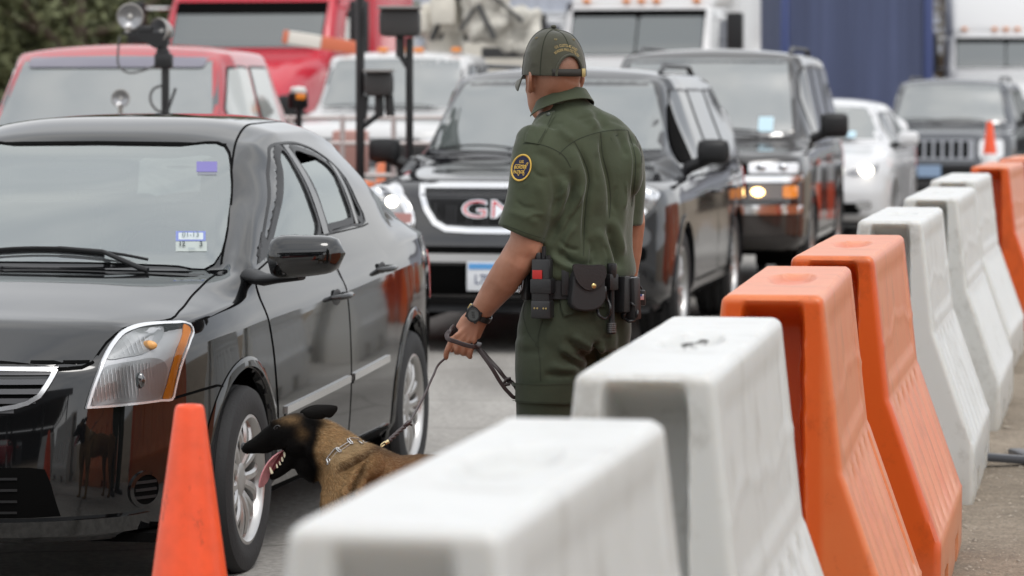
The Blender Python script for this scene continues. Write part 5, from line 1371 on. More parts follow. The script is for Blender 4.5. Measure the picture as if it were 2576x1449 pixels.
# ================================================================ camera and lamp poles behind the black sedan
M_POLE = mat('pole_black', (.012,.012,.013), .4)
def lampm(mb_, c, r, M_=None): pass
def spot(root, c, r, dirv, nm='lamp'):
    q = Vector(dirv).to_track_quat('Z', 'Y').to_matrix().to_4x4(); M_ = Matrix.Translation(c) @ q
    m = MB(); m.lathe([(r*.25, -r*1.1), (r*.75, -r*.7), (r*1.0, -.1*r), (r*1.03, .25*r), (r*.93, .27*r), (r*.9, .1*r)], 26, M_, cap=False); o = m.build(nm, mat('lamp_steel', (.35,.33,.31), .3, metal=.8), root, 50)
    m = MB(); m.lathe([(r*.92, .12*r), (r*.6, -.05*r), (r*.25, -.25*r), (.001, -.28*r)], 26, M_, cap=False); m.build('reflector', mat('lamp_bowl', (.30,.30,.31), .3, metal=.7), o, 50)
    m = MB(); m.ellipsoid(M_ @ Vector((0,0,-.02)), (r*.25,)*3, 10, 8); m.build('bulb', mat('bulb_grey', (.6,.58,.55), .3), o, 50)
    return o
ZP = 20.0
def wp(vx, vy, Z=ZP): return PX(vx, vy, Z)
p0 = wp(416, 230); root = empty('lamp_post', 'black post with round lamps and a hanging cable behind the black sedan roof', 'lamp post', (p0.x, ZP, 0))
def rl(vx, vy, dy=0, Z=ZP): p = PX(vx, vy, Z); return (p.x-p0.x, p.y-ZP+dy, p.z)
m = MB(); m.tube([(0,0,0), (0,0,rl(416,165)[2])], .024, 12); m.tube([rl(411,170), rl(407,95)], .032, 12); m.build('post', M_POLE, root)
m = MB(); m.box(rl(412,153), (.105,.09,.085), bev=.012); m.box(rl(410,133), (.075,.07,.04), bev=.01); m.build('clamp', M_POLE, root)
m = MB(); a_, b_, c_, d_ = rl(308,82), rl(425,82), rl(425,112), rl(392,122)
m.prism([(a_[0],a_[2]),(b_[0],b_[2]),(c_[0],c_[2]),(d_[0],d_[2]),(rl(340,92)[0],rl(340,92)[2]),(a_[0],rl(0,88)[2])], -.05, .05, Matrix.Rotation(R(90), 4, 'X')); m.box(rl(365,76), (.09,.07,.05), bev=.01); m.build('bracket', M_POLE, root)
spot(root, Vector(rl(327,42)), .078, (.15,-1,-.05)); m = MB(); m.tube([rl(324,66), rl(322,84)], .018, 8); m.build('lamp_stem', mat('lamp_steel', (.35,.33,.31)), root)
spot(root, Vector(rl(402,78)), .075, (-.6,-.8,.1))
spot(root, Vector(rl(318,247,-.3)), .052, (.1,-1,0)); m = MB(); m.tube([rl(318,262,-.3), rl(318,330,-.3), rl(400,345)], .014, 8); m.build('lamp_stem', mat('lamp_steel', (.35,.33,.31)), root)
m = MB(); m.tube([Vector(p) for p in spl([rl(302,90),rl(297,130),rl(299,165),rl(320,182),rl(350,180),rl(375,172),rl(405,160)], 24)], .0065, 6); m.tube([Vector(p) for p in spl([rl(405,215),rl(385,225),rl(378,250),rl(392,275),rl(410,285)], 16)], .008, 6); m.build('cable', mat('cable_grey', (.10,.10,.10), .5), root)
m = MB(); m.tube([rl(424,285,-.1), rl(446,222,-.1)], .008, 6); m.build('antenna', M_POLE, root)
# second pair of posts with boxed cameras
ZQ = 23.0
def camera_post(vx, ytop, box, label, extra=None, r=.030):
    p = PX(vx, 200, ZQ); rt = empty('camera_post', label, 'post', (p.x, ZQ, 0))
    f = lambda x, y, dy=0: (PX(x, y, ZQ).x-p.x, dy, PX(x, y, ZQ).z)
    m = MB(); m.tube([(0,0,0), f(vx, ytop)], r, 12); m.build('post', M_POLE, rt)
    x0, y0, x1, y1 = box; a, b = f(x0, y0), f(x1, y1)
    m = MB(); m.box(((a[0]+b[0])/2, -.02, (a[2]+b[2])/2), (abs(b[0]-a[0]), .26, abs(a[2]-b[2])), bev=.04); o = m.build('camera_housing', mat('housing_dark', (.045,.043,.042), .5), rt)
    m = MB(); m.box(((a[0]+b[0])/2, -.04, a[2]+.005), (abs(b[0]-a[0])*1.04, .34, .02), bev=.008); m.build('sun_shield', mat('shield_grey', (.25,.24,.23), .5), o)
    m = MB(); c_ = f((x0+x1)/2, y1); m.tube([(c_[0], 0, c_[2]), (c_[0], 0, c_[2]-.14)], .03, 8); m.tube([(c_[0], 0, c_[2]-.12), (0, 0, c_[2]-.22)], .02, 8); m.build('bracket', M_POLE, rt)
    return rt, f
rt, f = camera_post(906, -40, (918,180,990,242), 'tall thin black post with a low camera box, left of the crossover windshield')
m = MB(); m.tube([f(978,240), f(982,292)], .03, 8); m.build('strut', M_POLE, rt); m = MB(); m.tube([f(918,240), f(912,300)], .028, 8); m.build('strut', M_POLE, rt)
rt, f = camera_post(1030, 95, (955,22,1058,92), 'black post topped by a large camera box, next to the officer\'s cap', r=.026)
# amber beacon on a short pole
p = PX(752, 300, 24); rt = empty('beacon_post', 'short post with a black and amber beacon beside the red pickup', 'beacon', (p.x, 24, 0))
f = lambda x, y, dy=0: (PX(x, y, 24).x-p.x, dy, PX(x, y, 24).z)
m = MB(); m.tube([(0,0,0), f(752,270)], .022, 10); m.build('post', M_POLE, rt)
m = MB(); m.lathe([(.062,-.07),(.07,-.06),(.07,.03),(.06,.04),(.001,.04)], 20, Matrix.Translation(f(750,247))); m.build('beacon_base', M_BLACKPL, rt)
m = MB(); m.lathe([(.058,0),(.058,.03),(.045,.045),(.001,.05)], 20, Matrix.Translation(f(750,235))); m.build('beacon_cap', mat('cap_pale', (.7,.7,.68), .3), rt)
m = MB(); m.box(f(758,243,-.065), (.07,.03,.045), bev=.01); m.build('amber_lens', M_AMBER, rt)
# equipment trailer behind the sedan
p = PX(930, 360, 27); rt = empty('equipment_trailer', 'low equipment trailer with a rail, drum and boxes, left of the crossover mirror', 'trailer', (p.x, 27, 0))
f = lambda x, y, dy=0: (PX(x, y, 27).x-p.x, dy, PX(x, y, 27).z)
m = MB(); m.box((0,.4,.55), (1.5,1.6,.10), bev=.02); m.build('deck', M_BLACKPL, rt)
m = MB()
for x in (-.6,-.2,.2,.6): m.tube([(x,-.3,.6),(x,-.3,1.42)], .02, 8)
for z in (.95,1.2,1.40): m.tube([(-.65,-.3,z),(.65,-.3,z)], .018, 8)
m.build('rail', mat('rail_pale', (.55,.50,.48), .4, metal=.4), rt)
m = MB(); m.box((-.15,0,1.12), (.28,.3,.36), bev=.03); m.build('pink_box', mat('box_rose', (.52,.30,.26), .6), rt)
for b_ in (((.3,.1,.95), (.35,.4,.5)), ((-.5,.1,.9), (.3,.4,.45))):
    m = MB(); m.box(*b_, bev=.04); m.build('generator', mat('gen_dark', (.03,.03,.03), .5), rt)
for sx in (-.72,.72):
    m = MB(); M_ = Matrix.Translation((sx,.5,.3)) @ Matrix.Rotation(R(90), 4, 'Y'); m.lathe([(.12,-.09),(.28,-.1),(.31,-.06),(.31,.06),(.28,.1),(.12,.09)], 28, M_, cap=False); m.build('tyre', M_RUBBER, rt)
for vx, lbl, Zb in ((880, 'orange channelizer drum behind the sedan tail', 22.5), (1000, 'orange channelizer drum hidden beside the crossover mirror', 29)):
    p = PX(vx, 430, Zb); rt = empty('traffic_drum', lbl, 'drum', (p.x, Zb, 0))
    m = MB(); m.lathe([(.27,.02),(.27,.06),(.22,.08),(.215,.4),(.205,.42),(.20,.70),(.19,.72),(.18,.98),(.16,1.01),(.05,1.03),(.001,1.03)], 36, cap=False); m.build('drum', mat('drum_orange', (.75,.20,.08), .5), rt)
    m = MB(); m.lathe([(.219,.20),(.217,.32)], 36, cap=False); m.lathe([(.208,.50),(.206,.62)], 36, cap=False); m.build('reflective_band', mat('collar_white', (.75,.75,.76)), rt)
# raised orange and white gate arm in front of the red semi
p = PX(812, 200, 36); rt = empty('gate_arm', 'orange and white gate arm across the hood of the red semi truck', 'gate arm', (p.x, 36, 0))
f = lambda x, y, dy=0: (PX(x, y, 36).x-p.x, dy, PX(x, y, 36).z)
m = MB(); m.box((0.32,0,.6), (.3,.3,1.2), bev=.03); m.build('pedestal', mat('pedestal_orange', (.55,.12,.06), .5), rt)
A, B = Vector(f(905,122)), Vector(f(712,92))
for i, (t0, t1) in enumerate(((0,.5),(.5,.93),(.93,1.0))):
    m = MB(); c_ = A.lerp(B, (t0+t1)/2); d_ = (B-A)*(t1-t0); m.box(c_, (d_.length,.08,.14), rot=(0, math.atan2(-d_.z, d_.x)+0, 0), bev=.015); m.build('arm_section', (mat('arm_orange', (.62,.16,.08), .5), mat('arm_white', (.72,.68,.62), .5), mat('arm_orange', (.6,.1,.03)))[i], rt)
# ================================================================ semi trucks, container, far scenery
def rr_ring(x, w, z0, z1, r, yoff=0): return [Vector((x, p[0]+yoff, p[1])) for p in rrect(0, (z0+z1)/2, 2*w, z1-z0, min(r, w*.9, (z1-z0)*.45), 6)]
def semi(O, th, pb, label, panes=2, gl=None, visor=.055, stacks=True, zr=3.0, sleeper=4.0, hoodz=2.06, wz=(2.08,2.72), ww=.95, lamps=True, fair=True):
    root = empty('semi_truck', label, 'truck', (O[0], O[1], 0), R(-90-th))
    m = MB(); m.rings([rr_ring(1.12,.62,.55,1.30,.2), rr_ring(1.05,.80,.5,1.48,.25), rr_ring(.7,.95,.48,1.68,.3), rr_ring(0,1.02,.48,hoodz-.16,.3), rr_ring(-.85,1.06,.48,hoodz,.22)]); hood = m
    cabm = MB(); cabm.rings([rr_ring(-.86,1.07,.5,wz[0],.15), rr_ring(-.92,1.10,.5,wz[0]+.06,.15), rr_ring(-1.28,1.08,.5,wz[1]+.08,.2), rr_ring(-1.5,1.10,.5,zr,.25), rr_ring(-2.6,1.12,.5,zr+.05,.25)])
    me = cabm.mesh('t', M_GAP, None); bv = bvh_of(me)
    cabm.build('cab', pb, root, 45)
    h = hood.build('hood', pb, root, 50)
    Fr = Proj(bv, (4,0,0), (0,1,0), (0,0,1), (-1,0,0)); L_ = Proj(bv, (0,4,0), (1,0,0), (0,0,1), (0,-1,0)); Rr_ = Proj(bv, (0,-4,0), (1,0,0), (0,0,1), (0,1,0))
    m = MB(); Fr.patch(m, box_ol(-ww-.015, ww+.015, wz[0]-.01, wz[1]+.03, .1), .004, .1); wf = m.build('windshield_frame', M_GAP, root, 50)
    for a, b in (((-ww, -.012), (.012, ww)) if panes == 2 else ((-ww, ww),)):
        m = MB(); Fr.patch(m, box_ol(a, b, wz[0]+.03, wz[1]-.06, .06), .010, .1); m.build('windshield', gl or M_GLO, wf, 60)
    m = MB(); Fr.patch(m, [(-ww-.02, wz[1]-visor), (ww+.02, wz[1]-visor), (ww+.02, wz[1]+.04), (-ww-.02, wz[1]+.04)], .02, .1); m.build('visor', M_GAP, wf, 60)
    for pr in (L_, Rr_):
        m = MB(); pr.patch(m, [(-1.42,2.05),(-1.60,2.62),(-2.2,2.66),(-2.2,2.0)], .008, .1); m.build('side_window', M_GLO2, root, 50)
        m = MB(); pr.ring(m, box_ol(-2.32,-1.3,.8,2.75,.08), inset(box_ol(-2.32,-1.3,.8,2.75,.08), .02), .006); m.build('door_gap', M_GAP, root, 50)
    m = MB(); m.rings([rr_ring(-2.62,1.20,.6,3.2,.2), rr_ring(-2.7,1.22,.6,3.35,.2), rr_ring(-3.4,1.24,.6,sleeper,.25), rr_ring(-4.5,1.24,.6,sleeper+.05,.25)]); m.build('sleeper', pb, root, 45)
    if fair:
        m = MB(); m.rings([rr_ring(-1.45,1.02,zr-.12,zr+.02,.05), rr_ring(-1.6,1.05,zr-.12,zr+.15,.12), rr_ring(-2.7,1.16,zr-.12,sleeper-.08,.25), rr_ring(-3.4,1.2,zr-.12,sleeper,.25)]); m.build('roof_fairing', pb, root, 50)
    if lamps:
        for y in (-.8,-.22,0,.22,.8):
            m = MB(); m.box((-1.42, y, zr+.035), (.12,.10,.05), bev=.015); m.build('marker_lamp', M_AMBER, root)
    for sg in (1, -1):
        m = MB(); m.box((-1.0, sg*1.42, 2.35), (.12,.24,.75), bev=.04); mo = m.build('mirror', M_BLACKPL, root)
        for z_ in (2.64, 2.06): m = MB(); m.tube([(-1.3, sg*1.1, z_), (-1.02, sg*1.4, z_)], .02, 6); m.build('mirror_arm', M_CHROME, mo)
        m = MB(); m.box((.80, sg*.84, 1.12), (.3,.26,.24), bev=.06); m.build('headlight', mat('lamp_white', (.80,.81,.83)), root)
        m = MB(); m.rings([rr_ring(.55,.10,.75,1.15,.05,sg*1.02), rr_ring(.1,.14,.9,1.35,.08,sg*1.05), rr_ring(-.5,.12,.6,1.1,.05,sg*1.05)]); m.build('fender', pb, root, 50)
        m = MB(); m.tube([(-4.7, sg*1.0, .8), (-4.7, sg*1.0, 3.7)], .07, 12); m.build('exhaust_stack', M_CHROME, root)
        for x in (0, -4.3, -5.6):
            m = MB(); M_ = Matrix.Translation((x, sg*1.0, .51)) @ Matrix.Rotation(R(90), 4, 'X'); m.lathe([(.27,-.13),(.46,-.14),(.51,-.09),(.51,.09),(.46,.14),(.27,.13)], 32, M_, cap=False); w = m.build('wheel', M_RUBBER, root)
            m = MB(); m.lathe([(.27,-.10),(.1,-.02),(.1,.06),(.27,.10)], 24, M_); m.build('rim', M_ALLOY, w)
    m = MB(); m.box((1.22,0,.62), (.18,2.2,.32), bev=.05); m.build('bumper', M_CHROME, root)
    m = MB(); m.box((1.13,0,1.0), (.1,.95,.62), bev=.04); g = m.build('grille', M_GAP, root)
    m = MB(); [m.box((1.19,0,.76+.08*k), (.02,.9,.02)) for k in range(7)]; m.build('grille_bar', M_CHROME, g)
    m = MB(); m.box((-3.2,0,.75), (7,.9,.25)); m.build('frame', M_BLACKPL, root)
    return root
def so(vx, Z, th, xl=-1.0):   # front-axle position so that the windshield centre (local x=xl) is seen at vx
    X = (vx-CXP)*Z/FPX; return (X+xl*math.sin(R(th)), Z+xl*math.cos(R(th)))
M_GL3 = mat('truck_glass', (.055, .068, .068), .03, ior=2.3)
semi(so(622, 42, 12), 12, mat('red_truck_paint', (.50,.02,.04), .16, ior=1.6), 'red semi truck with a dark-topped windshield behind the red pickup', zr=3.0, sleeper=4.0, hoodz=2.10, wz=(2.12,2.68), panes=1, visor=.11, gl=M_GL3)
ws = semi(so(1600, 48.5, 13), 13, mat('white_semi_paint', (.60,.60,.60), .2, ior=1.5), 'white semi truck with a wide windshield behind the officer\'s head', zr=2.88, sleeper=4.3, wz=(2.1,2.74), gl=M_GL3)
semi(so(2530, 66, 9), 9, mat('white_semi_paint', (.60,.60,.60)), 'white semi truck with a tall sloped fairing at the top right corner', zr=2.8, sleeper=4.4, hoodz=2.0, wz=(2.05,2.62), gl=M_GL3)
# blue container on a chassis
root = empty('shipping_container', 'blue ribbed container on a trailer, between the two white semi trucks', 'container', (6.25, 62, 0), R(-2))
cb = mat('container_blue', (.095,.115,.205), .5, noise=.22, nscale=1.6, nstretch=(3,3,.12)); W2 = 1.30
m = MB()
def corr(P0, P1, n, z0, z1, d=.03):
    P0, P1 = Vector(P0), Vector(P1); t = (P1-P0); nn = Vector((t.y, -t.x, 0)).normalized(); V = []
    for i in range(n*4+1):
        k = i % 4; o_ = 0 if k in (0, 1) else d
        p = P0+t*(i/(n*4))+nn*o_; V += [(p.x, p.y, z0), (p.x, p.y, z1)]
    m.add(V, [(2*i, 2*i+2, 2*i+3, 2*i+1) for i in range(n*4)])
Z0, Z1 = 1.25, 4.15
corr((-W2,0,0), (W2,0,0), 24, Z0, Z1, .05); corr((W2,0,0), (W2,12,0), 60, Z0, Z1); corr((-W2,12,0), (-W2,0,0), 60, Z0, Z1); corr((W2,12,0), (-W2,12,0), 26, Z0, Z1)
m.add([(-W2,0,Z1),(W2,0,Z1),(W2,12,Z1),(-W2,12,Z1)], [(0,1,2,3)]); m.build('walls', cb, root, None)
m = MB()
for x in (-W2, W2):
    for y in (0, 12): m.box((x, y, (Z0+Z1)/2), (.16,.16,Z1-Z0+.06), bev=.01)
for z in (Z0, Z1):
    m.box((0,0,z), (2*W2+.1,.14,.14)); m.box((0,12,z), (2*W2+.1,.14,.14))
    for x in (-W2, W2): m.box((x,6,z), (.14,12,.14))
m.build('frame', mat('container_frame', (.045,.065,.18), .5), root)
m = MB(); m.box((0,6,1.02), (1.1,12.4,.3)); m.build('chassis', M_BLACKPL, root)
for y in (1.5, 9.6, 10.9):
    for sg in (1, -1):
        m = MB(); M_ = Matrix.Translation((sg*1.02, y, .51)) @ Matrix.Rotation(R(90), 4, 'Y'); m.lathe([(.27,-.25),(.46,-.27),(.51,-.2),(.51,.2),(.46,.27),(.27,.25)], 28, M_, cap=False); m.build('wheel', M_RUBBER, root)
# pale long warehouse behind
root = empty('warehouse', 'long pale blue-grey ribbed warehouse far behind the trucks', 'building', (-2, 118, 0), R(-4))
m = MB(); V = []
n = 300
for i in range(n+1):
    x = -30+66*i/n; d = .06 if i % 2 else 0; V += [(x, d, 0), (x, d, 6.5)]
m.add(V, [(2*i, 2*i+2, 2*i+3, 2*i+1) for i in range(n)]); m.box((3,10,3.2), (66,19.8,6.3)); m.build('wall', mat('warehouse_blue', (.42,.45,.52), .6, noise=.06, nscale=.4), root, None)
m = MB(); m.prism([(-33.5,6.4),(33.5,6.4),(33.5,6.9),(-33.5,6.9)], -20.5, .6, Matrix.Translation((3,0,0)) @ Matrix.Rotation(R(90), 4, 'X')); m.build('roof', mat('warehouse_roof', (.5,.52,.57), .6), root)
for x in (-9,-3,3,9):
    m = MB(); m.box((x,-.05,2.2), (3.4,.2,4.4)); d_ = m.build('loading_door', mat('door_pale', (.55,.57,.6), .6), root)
    m = MB(); [m.box((x,-.17,.4+.55*k), (3.3,.03,.03)) for k in range(8)]; m.build('door_slat', mat('door_line', (.3,.32,.36), .6), d_)
# beige box truck body seen over the crossover
root = empty('box_trailer', 'low beige trailer with a dark tarpaulin roll, seen over the crossover roof', 'trailer', (.15, 54, 0), R(-10))
m = MB(); m.box((0,3,1.7), (2.3,6,1.4), bev=.05); m.build('box', mat('beige_box', (.60,.57,.50), .6, noise=.08, nscale=2), root)
m = MB(); m.tube([(-1.1,.2,2.55),(-.2,.0,2.62),(.6,.1,2.5)], .16, 10); m.tube([(.75,.4,2.4),(.78,.5,3.0)], .13, 8); m.build('tarpaulin_roll', mat('tarp_dark', (.05,.05,.06), .6), root)
for sg in (1,-1):
    for y in (1.2,4.6):
        m = MB(); M_ = Matrix.Translation((sg*1.0,y,.5)) @ Matrix.Rotation(R(90), 4, 'Y'); m.lathe([(.25,-.15),(.45,-.16),(.5,-.1),(.5,.1),(.45,.16),(.25,.15)], 24, M_, cap=False); m.build('wheel', M_RUBBER, root)
m = MB(); m.box((0,3,.9), (1.0,6.2,.2)); m.build('chassis', M_BLACKPL, root)

# ---- trees: trunk, limbs and a crown of many leaf clumps
def leaf_mat(name, a, b):
    m = bpy.data.materials.new(name); m.use_nodes = True; nt = m.node_tree; N = nt.nodes; L = nt.links; bs = N['Principled BSDF']; bs.inputs['Roughness'].default_value = .65
    tc = N.new('ShaderNodeTexCoord'); n = N.new('ShaderNodeTexNoise'); n.inputs['Scale'].default_value = .9; n.inputs['Detail'].default_value = 6; L.new(tc.outputs['Object'], n.inputs['Vector'])
    r = N.new('ShaderNodeValToRGB'); r.color_ramp.elements[0].position = .35; r.color_ramp.elements[0].color = (*a, 1); r.color_ramp.elements[1].position = .65; r.color_ramp.elements[1].color = (*b, 1)
    L.new(n.outputs['Fac'], r.inputs[0]); L.new(r.outputs[0], bs.inputs['Base Color']); return m
ML1 = leaf_mat('leaves_olive', (.075,.085,.035), (.16,.175,.08)); ML2 = leaf_mat('leaves_dry', (.10,.075,.05), (.22,.19,.14))
M_BARK = mat('bark', (.10,.075,.055), .9, noise=.3, nscale=6)
def tree_mesh(seed, h, w, nleaf, dry=False, low=.16):
    rnd = random.Random(seed); t = MB()
    limbs = []
    base = [Vector((0,0,0)), Vector((rnd.uniform(-.2,.2), rnd.uniform(-.2,.2), h*.28)), Vector((rnd.uniform(-.4,.4), rnd.uniform(-.4,.4), h*.55)), Vector((rnd.uniform(-.5,.5), rnd.uniform(-.5,.5), h*.8))]
    t.tube([Vector(p) for p in spl(base, 10)], [h*.028*(1-.08*i) for i in range(10)], 8)
    for k in range(11 if not dry else 16):
        a = rnd.uniform(0, 6.28); s_ = rnd.uniform(.18, .62); p = Vector((0,0,h*s_)); e = Vector((math.cos(a)*w*rnd.uniform(.3,.5), math.sin(a)*w*rnd.uniform(.3,.5), h*(s_+rnd.uniform(.12,.35))))
        mid = p.lerp(e, .5)+Vector((0,0,-.04*h)); P = [Vector(q) for q in spl([p, mid, e], 6)]; t.tube(P, [h*.012*(1-.13*i) for i in range(6)], 6); limbs += P[2:]
    lf = MB(); cl = []
    for k in range(34):
        a = rnd.uniform(0, 6.28); zz = rnd.uniform(low, 1.0); rad = w*.5*math.sqrt(max(.05, 1-((zz-.55)/.52)**2))*rnd.uniform(.45, 1.0)
        cl.append((Vector((math.cos(a)*rad, math.sin(a)*rad, h*zz)), rnd.uniform(.10,.21)*w))
    V = []; F = []
    for i in range(nleaf):
        c_, r_ = cl[rnd.randrange(len(cl))]
        d = Vector((rnd.gauss(0,1), rnd.gauss(0,1), rnd.gauss(0,.75))).normalized()*r_*rnd.uniform(.35,1.0)**.5
        p = c_+d; s_ = rnd.uniform(.05,.12)*(1 if not dry else .8); u = Vector((rnd.gauss(0,1), rnd.gauss(0,1), rnd.gauss(0,1))).normalized(); v = u.cross(Vector((rnd.gauss(0,1), rnd.gauss(0,1), rnd.gauss(0,1)))).normalized()
        b = len(V); V += [p-u*s_, p+v*s_*.6, p+u*s_, p-v*s_*.6]; F.append((b, b+1, b+2, b+3))
    lf.add(V, F); return t.mesh('trunk', M_BARK, 60), lf.mesh('crown', ML2 if dry else ML1, None)
TM = [tree_mesh(5, 8.5, 7, 15000), tree_mesh(11, 7.5, 8, 15000), tree_mesh(23, 9, 6, 9000, True, .05)]
def tree(x, y, k, s_, label, rz=0, group=None):
    o = empty('tree', label, 'tree', (x, y, 0), rz, group)
    for nm, me in (('trunk', TM[k][0]), ('crown', TM[k][1])):
        c_ = bpy.data.objects.new(nm, me); COL.objects.link(c_); c_.parent = o
    o.scale = (s_, s_, s_)
TG = 'olive trees behind the red trucks'
for i, (vx, Z, k, s_, rz, lb) in enumerate(((-120,62,0,1.0,0,'bushy olive tree half outside the left edge of the photo'), (40,66,1,1.05,2,'bushy olive tree at the top left corner, second from the left edge'), (190,60,0,.9,4,'bushy olive tree left of the lamp post'), (330,64,1,1.0,1,'bushy olive tree directly behind the round lamps of the post'), (450,68,0,1.05,3,'bushy olive tree partly hidden by the red semi truck'), (600,80,1,1.1,5,'bushy olive tree mostly behind the red semi truck'), (110,80,1,1.3,5.5,'taller olive tree standing behind the others at the top left'))):
    tree((vx-CXP)*Z/FPX, Z, k, s_, lb, rz, TG)
tree((2385-CXP)*84/FPX, 84, 2, .9, 'dry brown tree between the blue container and the corner semi truck', 1)
# hedge of undergrowth closing the view at the left
rnd = random.Random(4); V = []; F = []
for i in range(16000):
    x = rnd.uniform(-17,-5.0); y = 72+rnd.uniform(0,3); z = abs(rnd.gauss(0,1.5))*(.8+.3*math.sin(x*1.3)); p = Vector((x,y,z)); s_ = rnd.uniform(.08,.2)
    u = Vector((rnd.gauss(0,1),rnd.gauss(0,1),rnd.gauss(0,1))).normalized(); v = u.cross(Vector((rnd.gauss(0,1),rnd.gauss(0,1),rnd.gauss(0,1)))).normalized()
    b = len(V); V += [p-u*s_, p+v*s_*.6, p+u*s_, p-v*s_*.6]; F.append((b,b+1,b+2,b+3))
m = MB(); m.add(V, F); tag(m.build('undergrowth', ML1, None, None), 'low tangled undergrowth beneath the olive trees at the left', 'undergrowth', kind='stuff')
# gravel shoulder stones
rg_ = np.random.default_rng(9); NG = 34000
a_ = 6+24*rg_.random(NG)**1.6; r__ = rg_.uniform(-.78, 2.0, NG); sz = rg_.gamma(2.0, .0016, NG)+.0012; sz = np.minimum(sz, .013); sz[:260] *= 3.0
cx_, cy_ = RD.x*a_+RN.x*r__, RD.y*a_+RN.y*r__; base = np.array([[1,0,.15],[.31,.95,.1],[-.81,.59,.15],[-.81,-.59,.1],[.31,-.95,.12],[.15,.1,.75],[-.35,.1,.62]])
ro = rg_.uniform(0, 6.28, NG); jt = rg_.uniform(.7, 1.3, (NG, 7, 3)); V = base[None]*jt*sz[:, None, None]
X = V[:, :, 0]*np.cos(ro)[:, None]-V[:, :, 1]*np.sin(ro)[:, None]; Y = V[:, :, 0]*np.sin(ro)[:, None]+V[:, :, 1]*np.cos(ro)[:, None]
V = np.stack([X+cx_[:, None], Y+cy_[:, None], V[:, :, 2]], 2).reshape(-1, 3); tr3 = np.array([[0,1,5],[1,2,6],[1,6,5],[2,3,6],[3,4,5],[3,5,6],[4,0,5]])
F = (tr3[None]+np.arange(NG)[:, None, None]*7).reshape(-1, 3)
me = bpy.data.meshes.new('gravel'); me.from_pydata(V.tolist(), [], F.tolist()); me.materials.append(mat('gravel_stone', (.33,.285,.23), .9, noise=.6, nscale=60))
tag(bpy.data.objects.new('gravel', me), 'loose gravel and grit on the shoulder behind the barriers', 'gravel', kind='stuff'); COL.objects.link(bpy.data.objects['gravel'])
# sign foot on the shoulder
p = PX(2548, 1165, 13.5)
gz = 1.6*FPX/(1172-HOR); p = PX(2560, 1172, gz)
o = empty('sign_stand', 'grey metal stand foot on the gravel at the right edge', 'stand', (p.x, p.y, 0), .3)
m = MB(); m.box((-.02,0,.03), (.36,.07,.035), rot=(0,R(6),.1), bev=.012); m.box((.1,.14,.03), (.3,.07,.03), rot=(0,0,1.4), bev=.012); m.build('foot', mat('stand_grey', (.07,.072,.08), .4, metal=.5), o)
m = MB(); m.box((.09,0,.42), (.04,.04,.8), bev=.006); m.build('stem', mat('stand_grey', (.22,.23,.25)), o)
# ================================================================ the officer seen from behind
def SM(a, b, n): return [a+(b-a)*k/(n-1) for k in range(n)]
class CamProj(Proj):
    """outlines given in photo units, laid on a mesh (world-space BVH)"""
    def __init__(s, bvh, fall=10.0): s.b = bvh; s.last = None; s.d = Vector((0, 1, 0)); s.fall = fall
    def hit(s, p, off=0.0):
        o = Vector((0, 0, CAMH)); d = Vector(((p[0]-CXP)/FPX, 1, -(p[1]-HOR)/FPX)).normalized(); s.d = d
        h = s.b.ray_cast(o, d)
        if h[0] is None:
            h = s.b.find_nearest(o+d*s.fall)
            return h[0]-d*off
        n_ = h[1] if h[1].dot(d) < 0 else -h[1]
        return h[0]+(n_*.75-d*.25)*off
ZO = 10.12
OFF = Vector((.18, ZO, 0))
officer = empty('person', 'uniformed officer in a green shirt and cap seen from behind, holding a dog leash', 'person', OFF[:])
def W(vx, vy, dy=0.0): return PX(vx, vy, ZO+dy)
def local(me_or_mb):
    me_or_mb.v = [(p[0]-OFF.x, p[1]-OFF.y, p[2]) for p in me_or_mb.v]; return me_or_mb
TA = R(40); TF = Vector((-math.sin(TA), math.cos(TA), 0)); TL = Vector((-math.cos(TA), -math.sin(TA), 0))
def ell(c, a_, b_, n=40, F_=TF, L_=TL, p=2.3, tilt=0.0):
    """ring: a_ half width along L_, b_ half depth along F_"""
    out = []
    for k in range(n):
        t = 2*math.pi*k/n; ct, st = math.cos(t), math.sin(t)
        x = a_*math.copysign(abs(ct)**(2/p), ct); y = b_*math.copysign(abs(st)**(2/p), st)
        out.append(Vector(c)+L_*x+F_*y+Vector((0, 0, tilt*x)))
    return out
def ringset(keys, n=26, m=40, **kw):
    """keys: (vx, vy, dy, a, b) interpolated smoothly"""
    K = np.array(keys, float); t = np.arange(len(K)); Q = crv(t, K, np.linspace(0, len(K)-1, n))
    return [ell(W(q[0], q[1], q[2]), q[3], q[4], m, **kw) for q in Q]
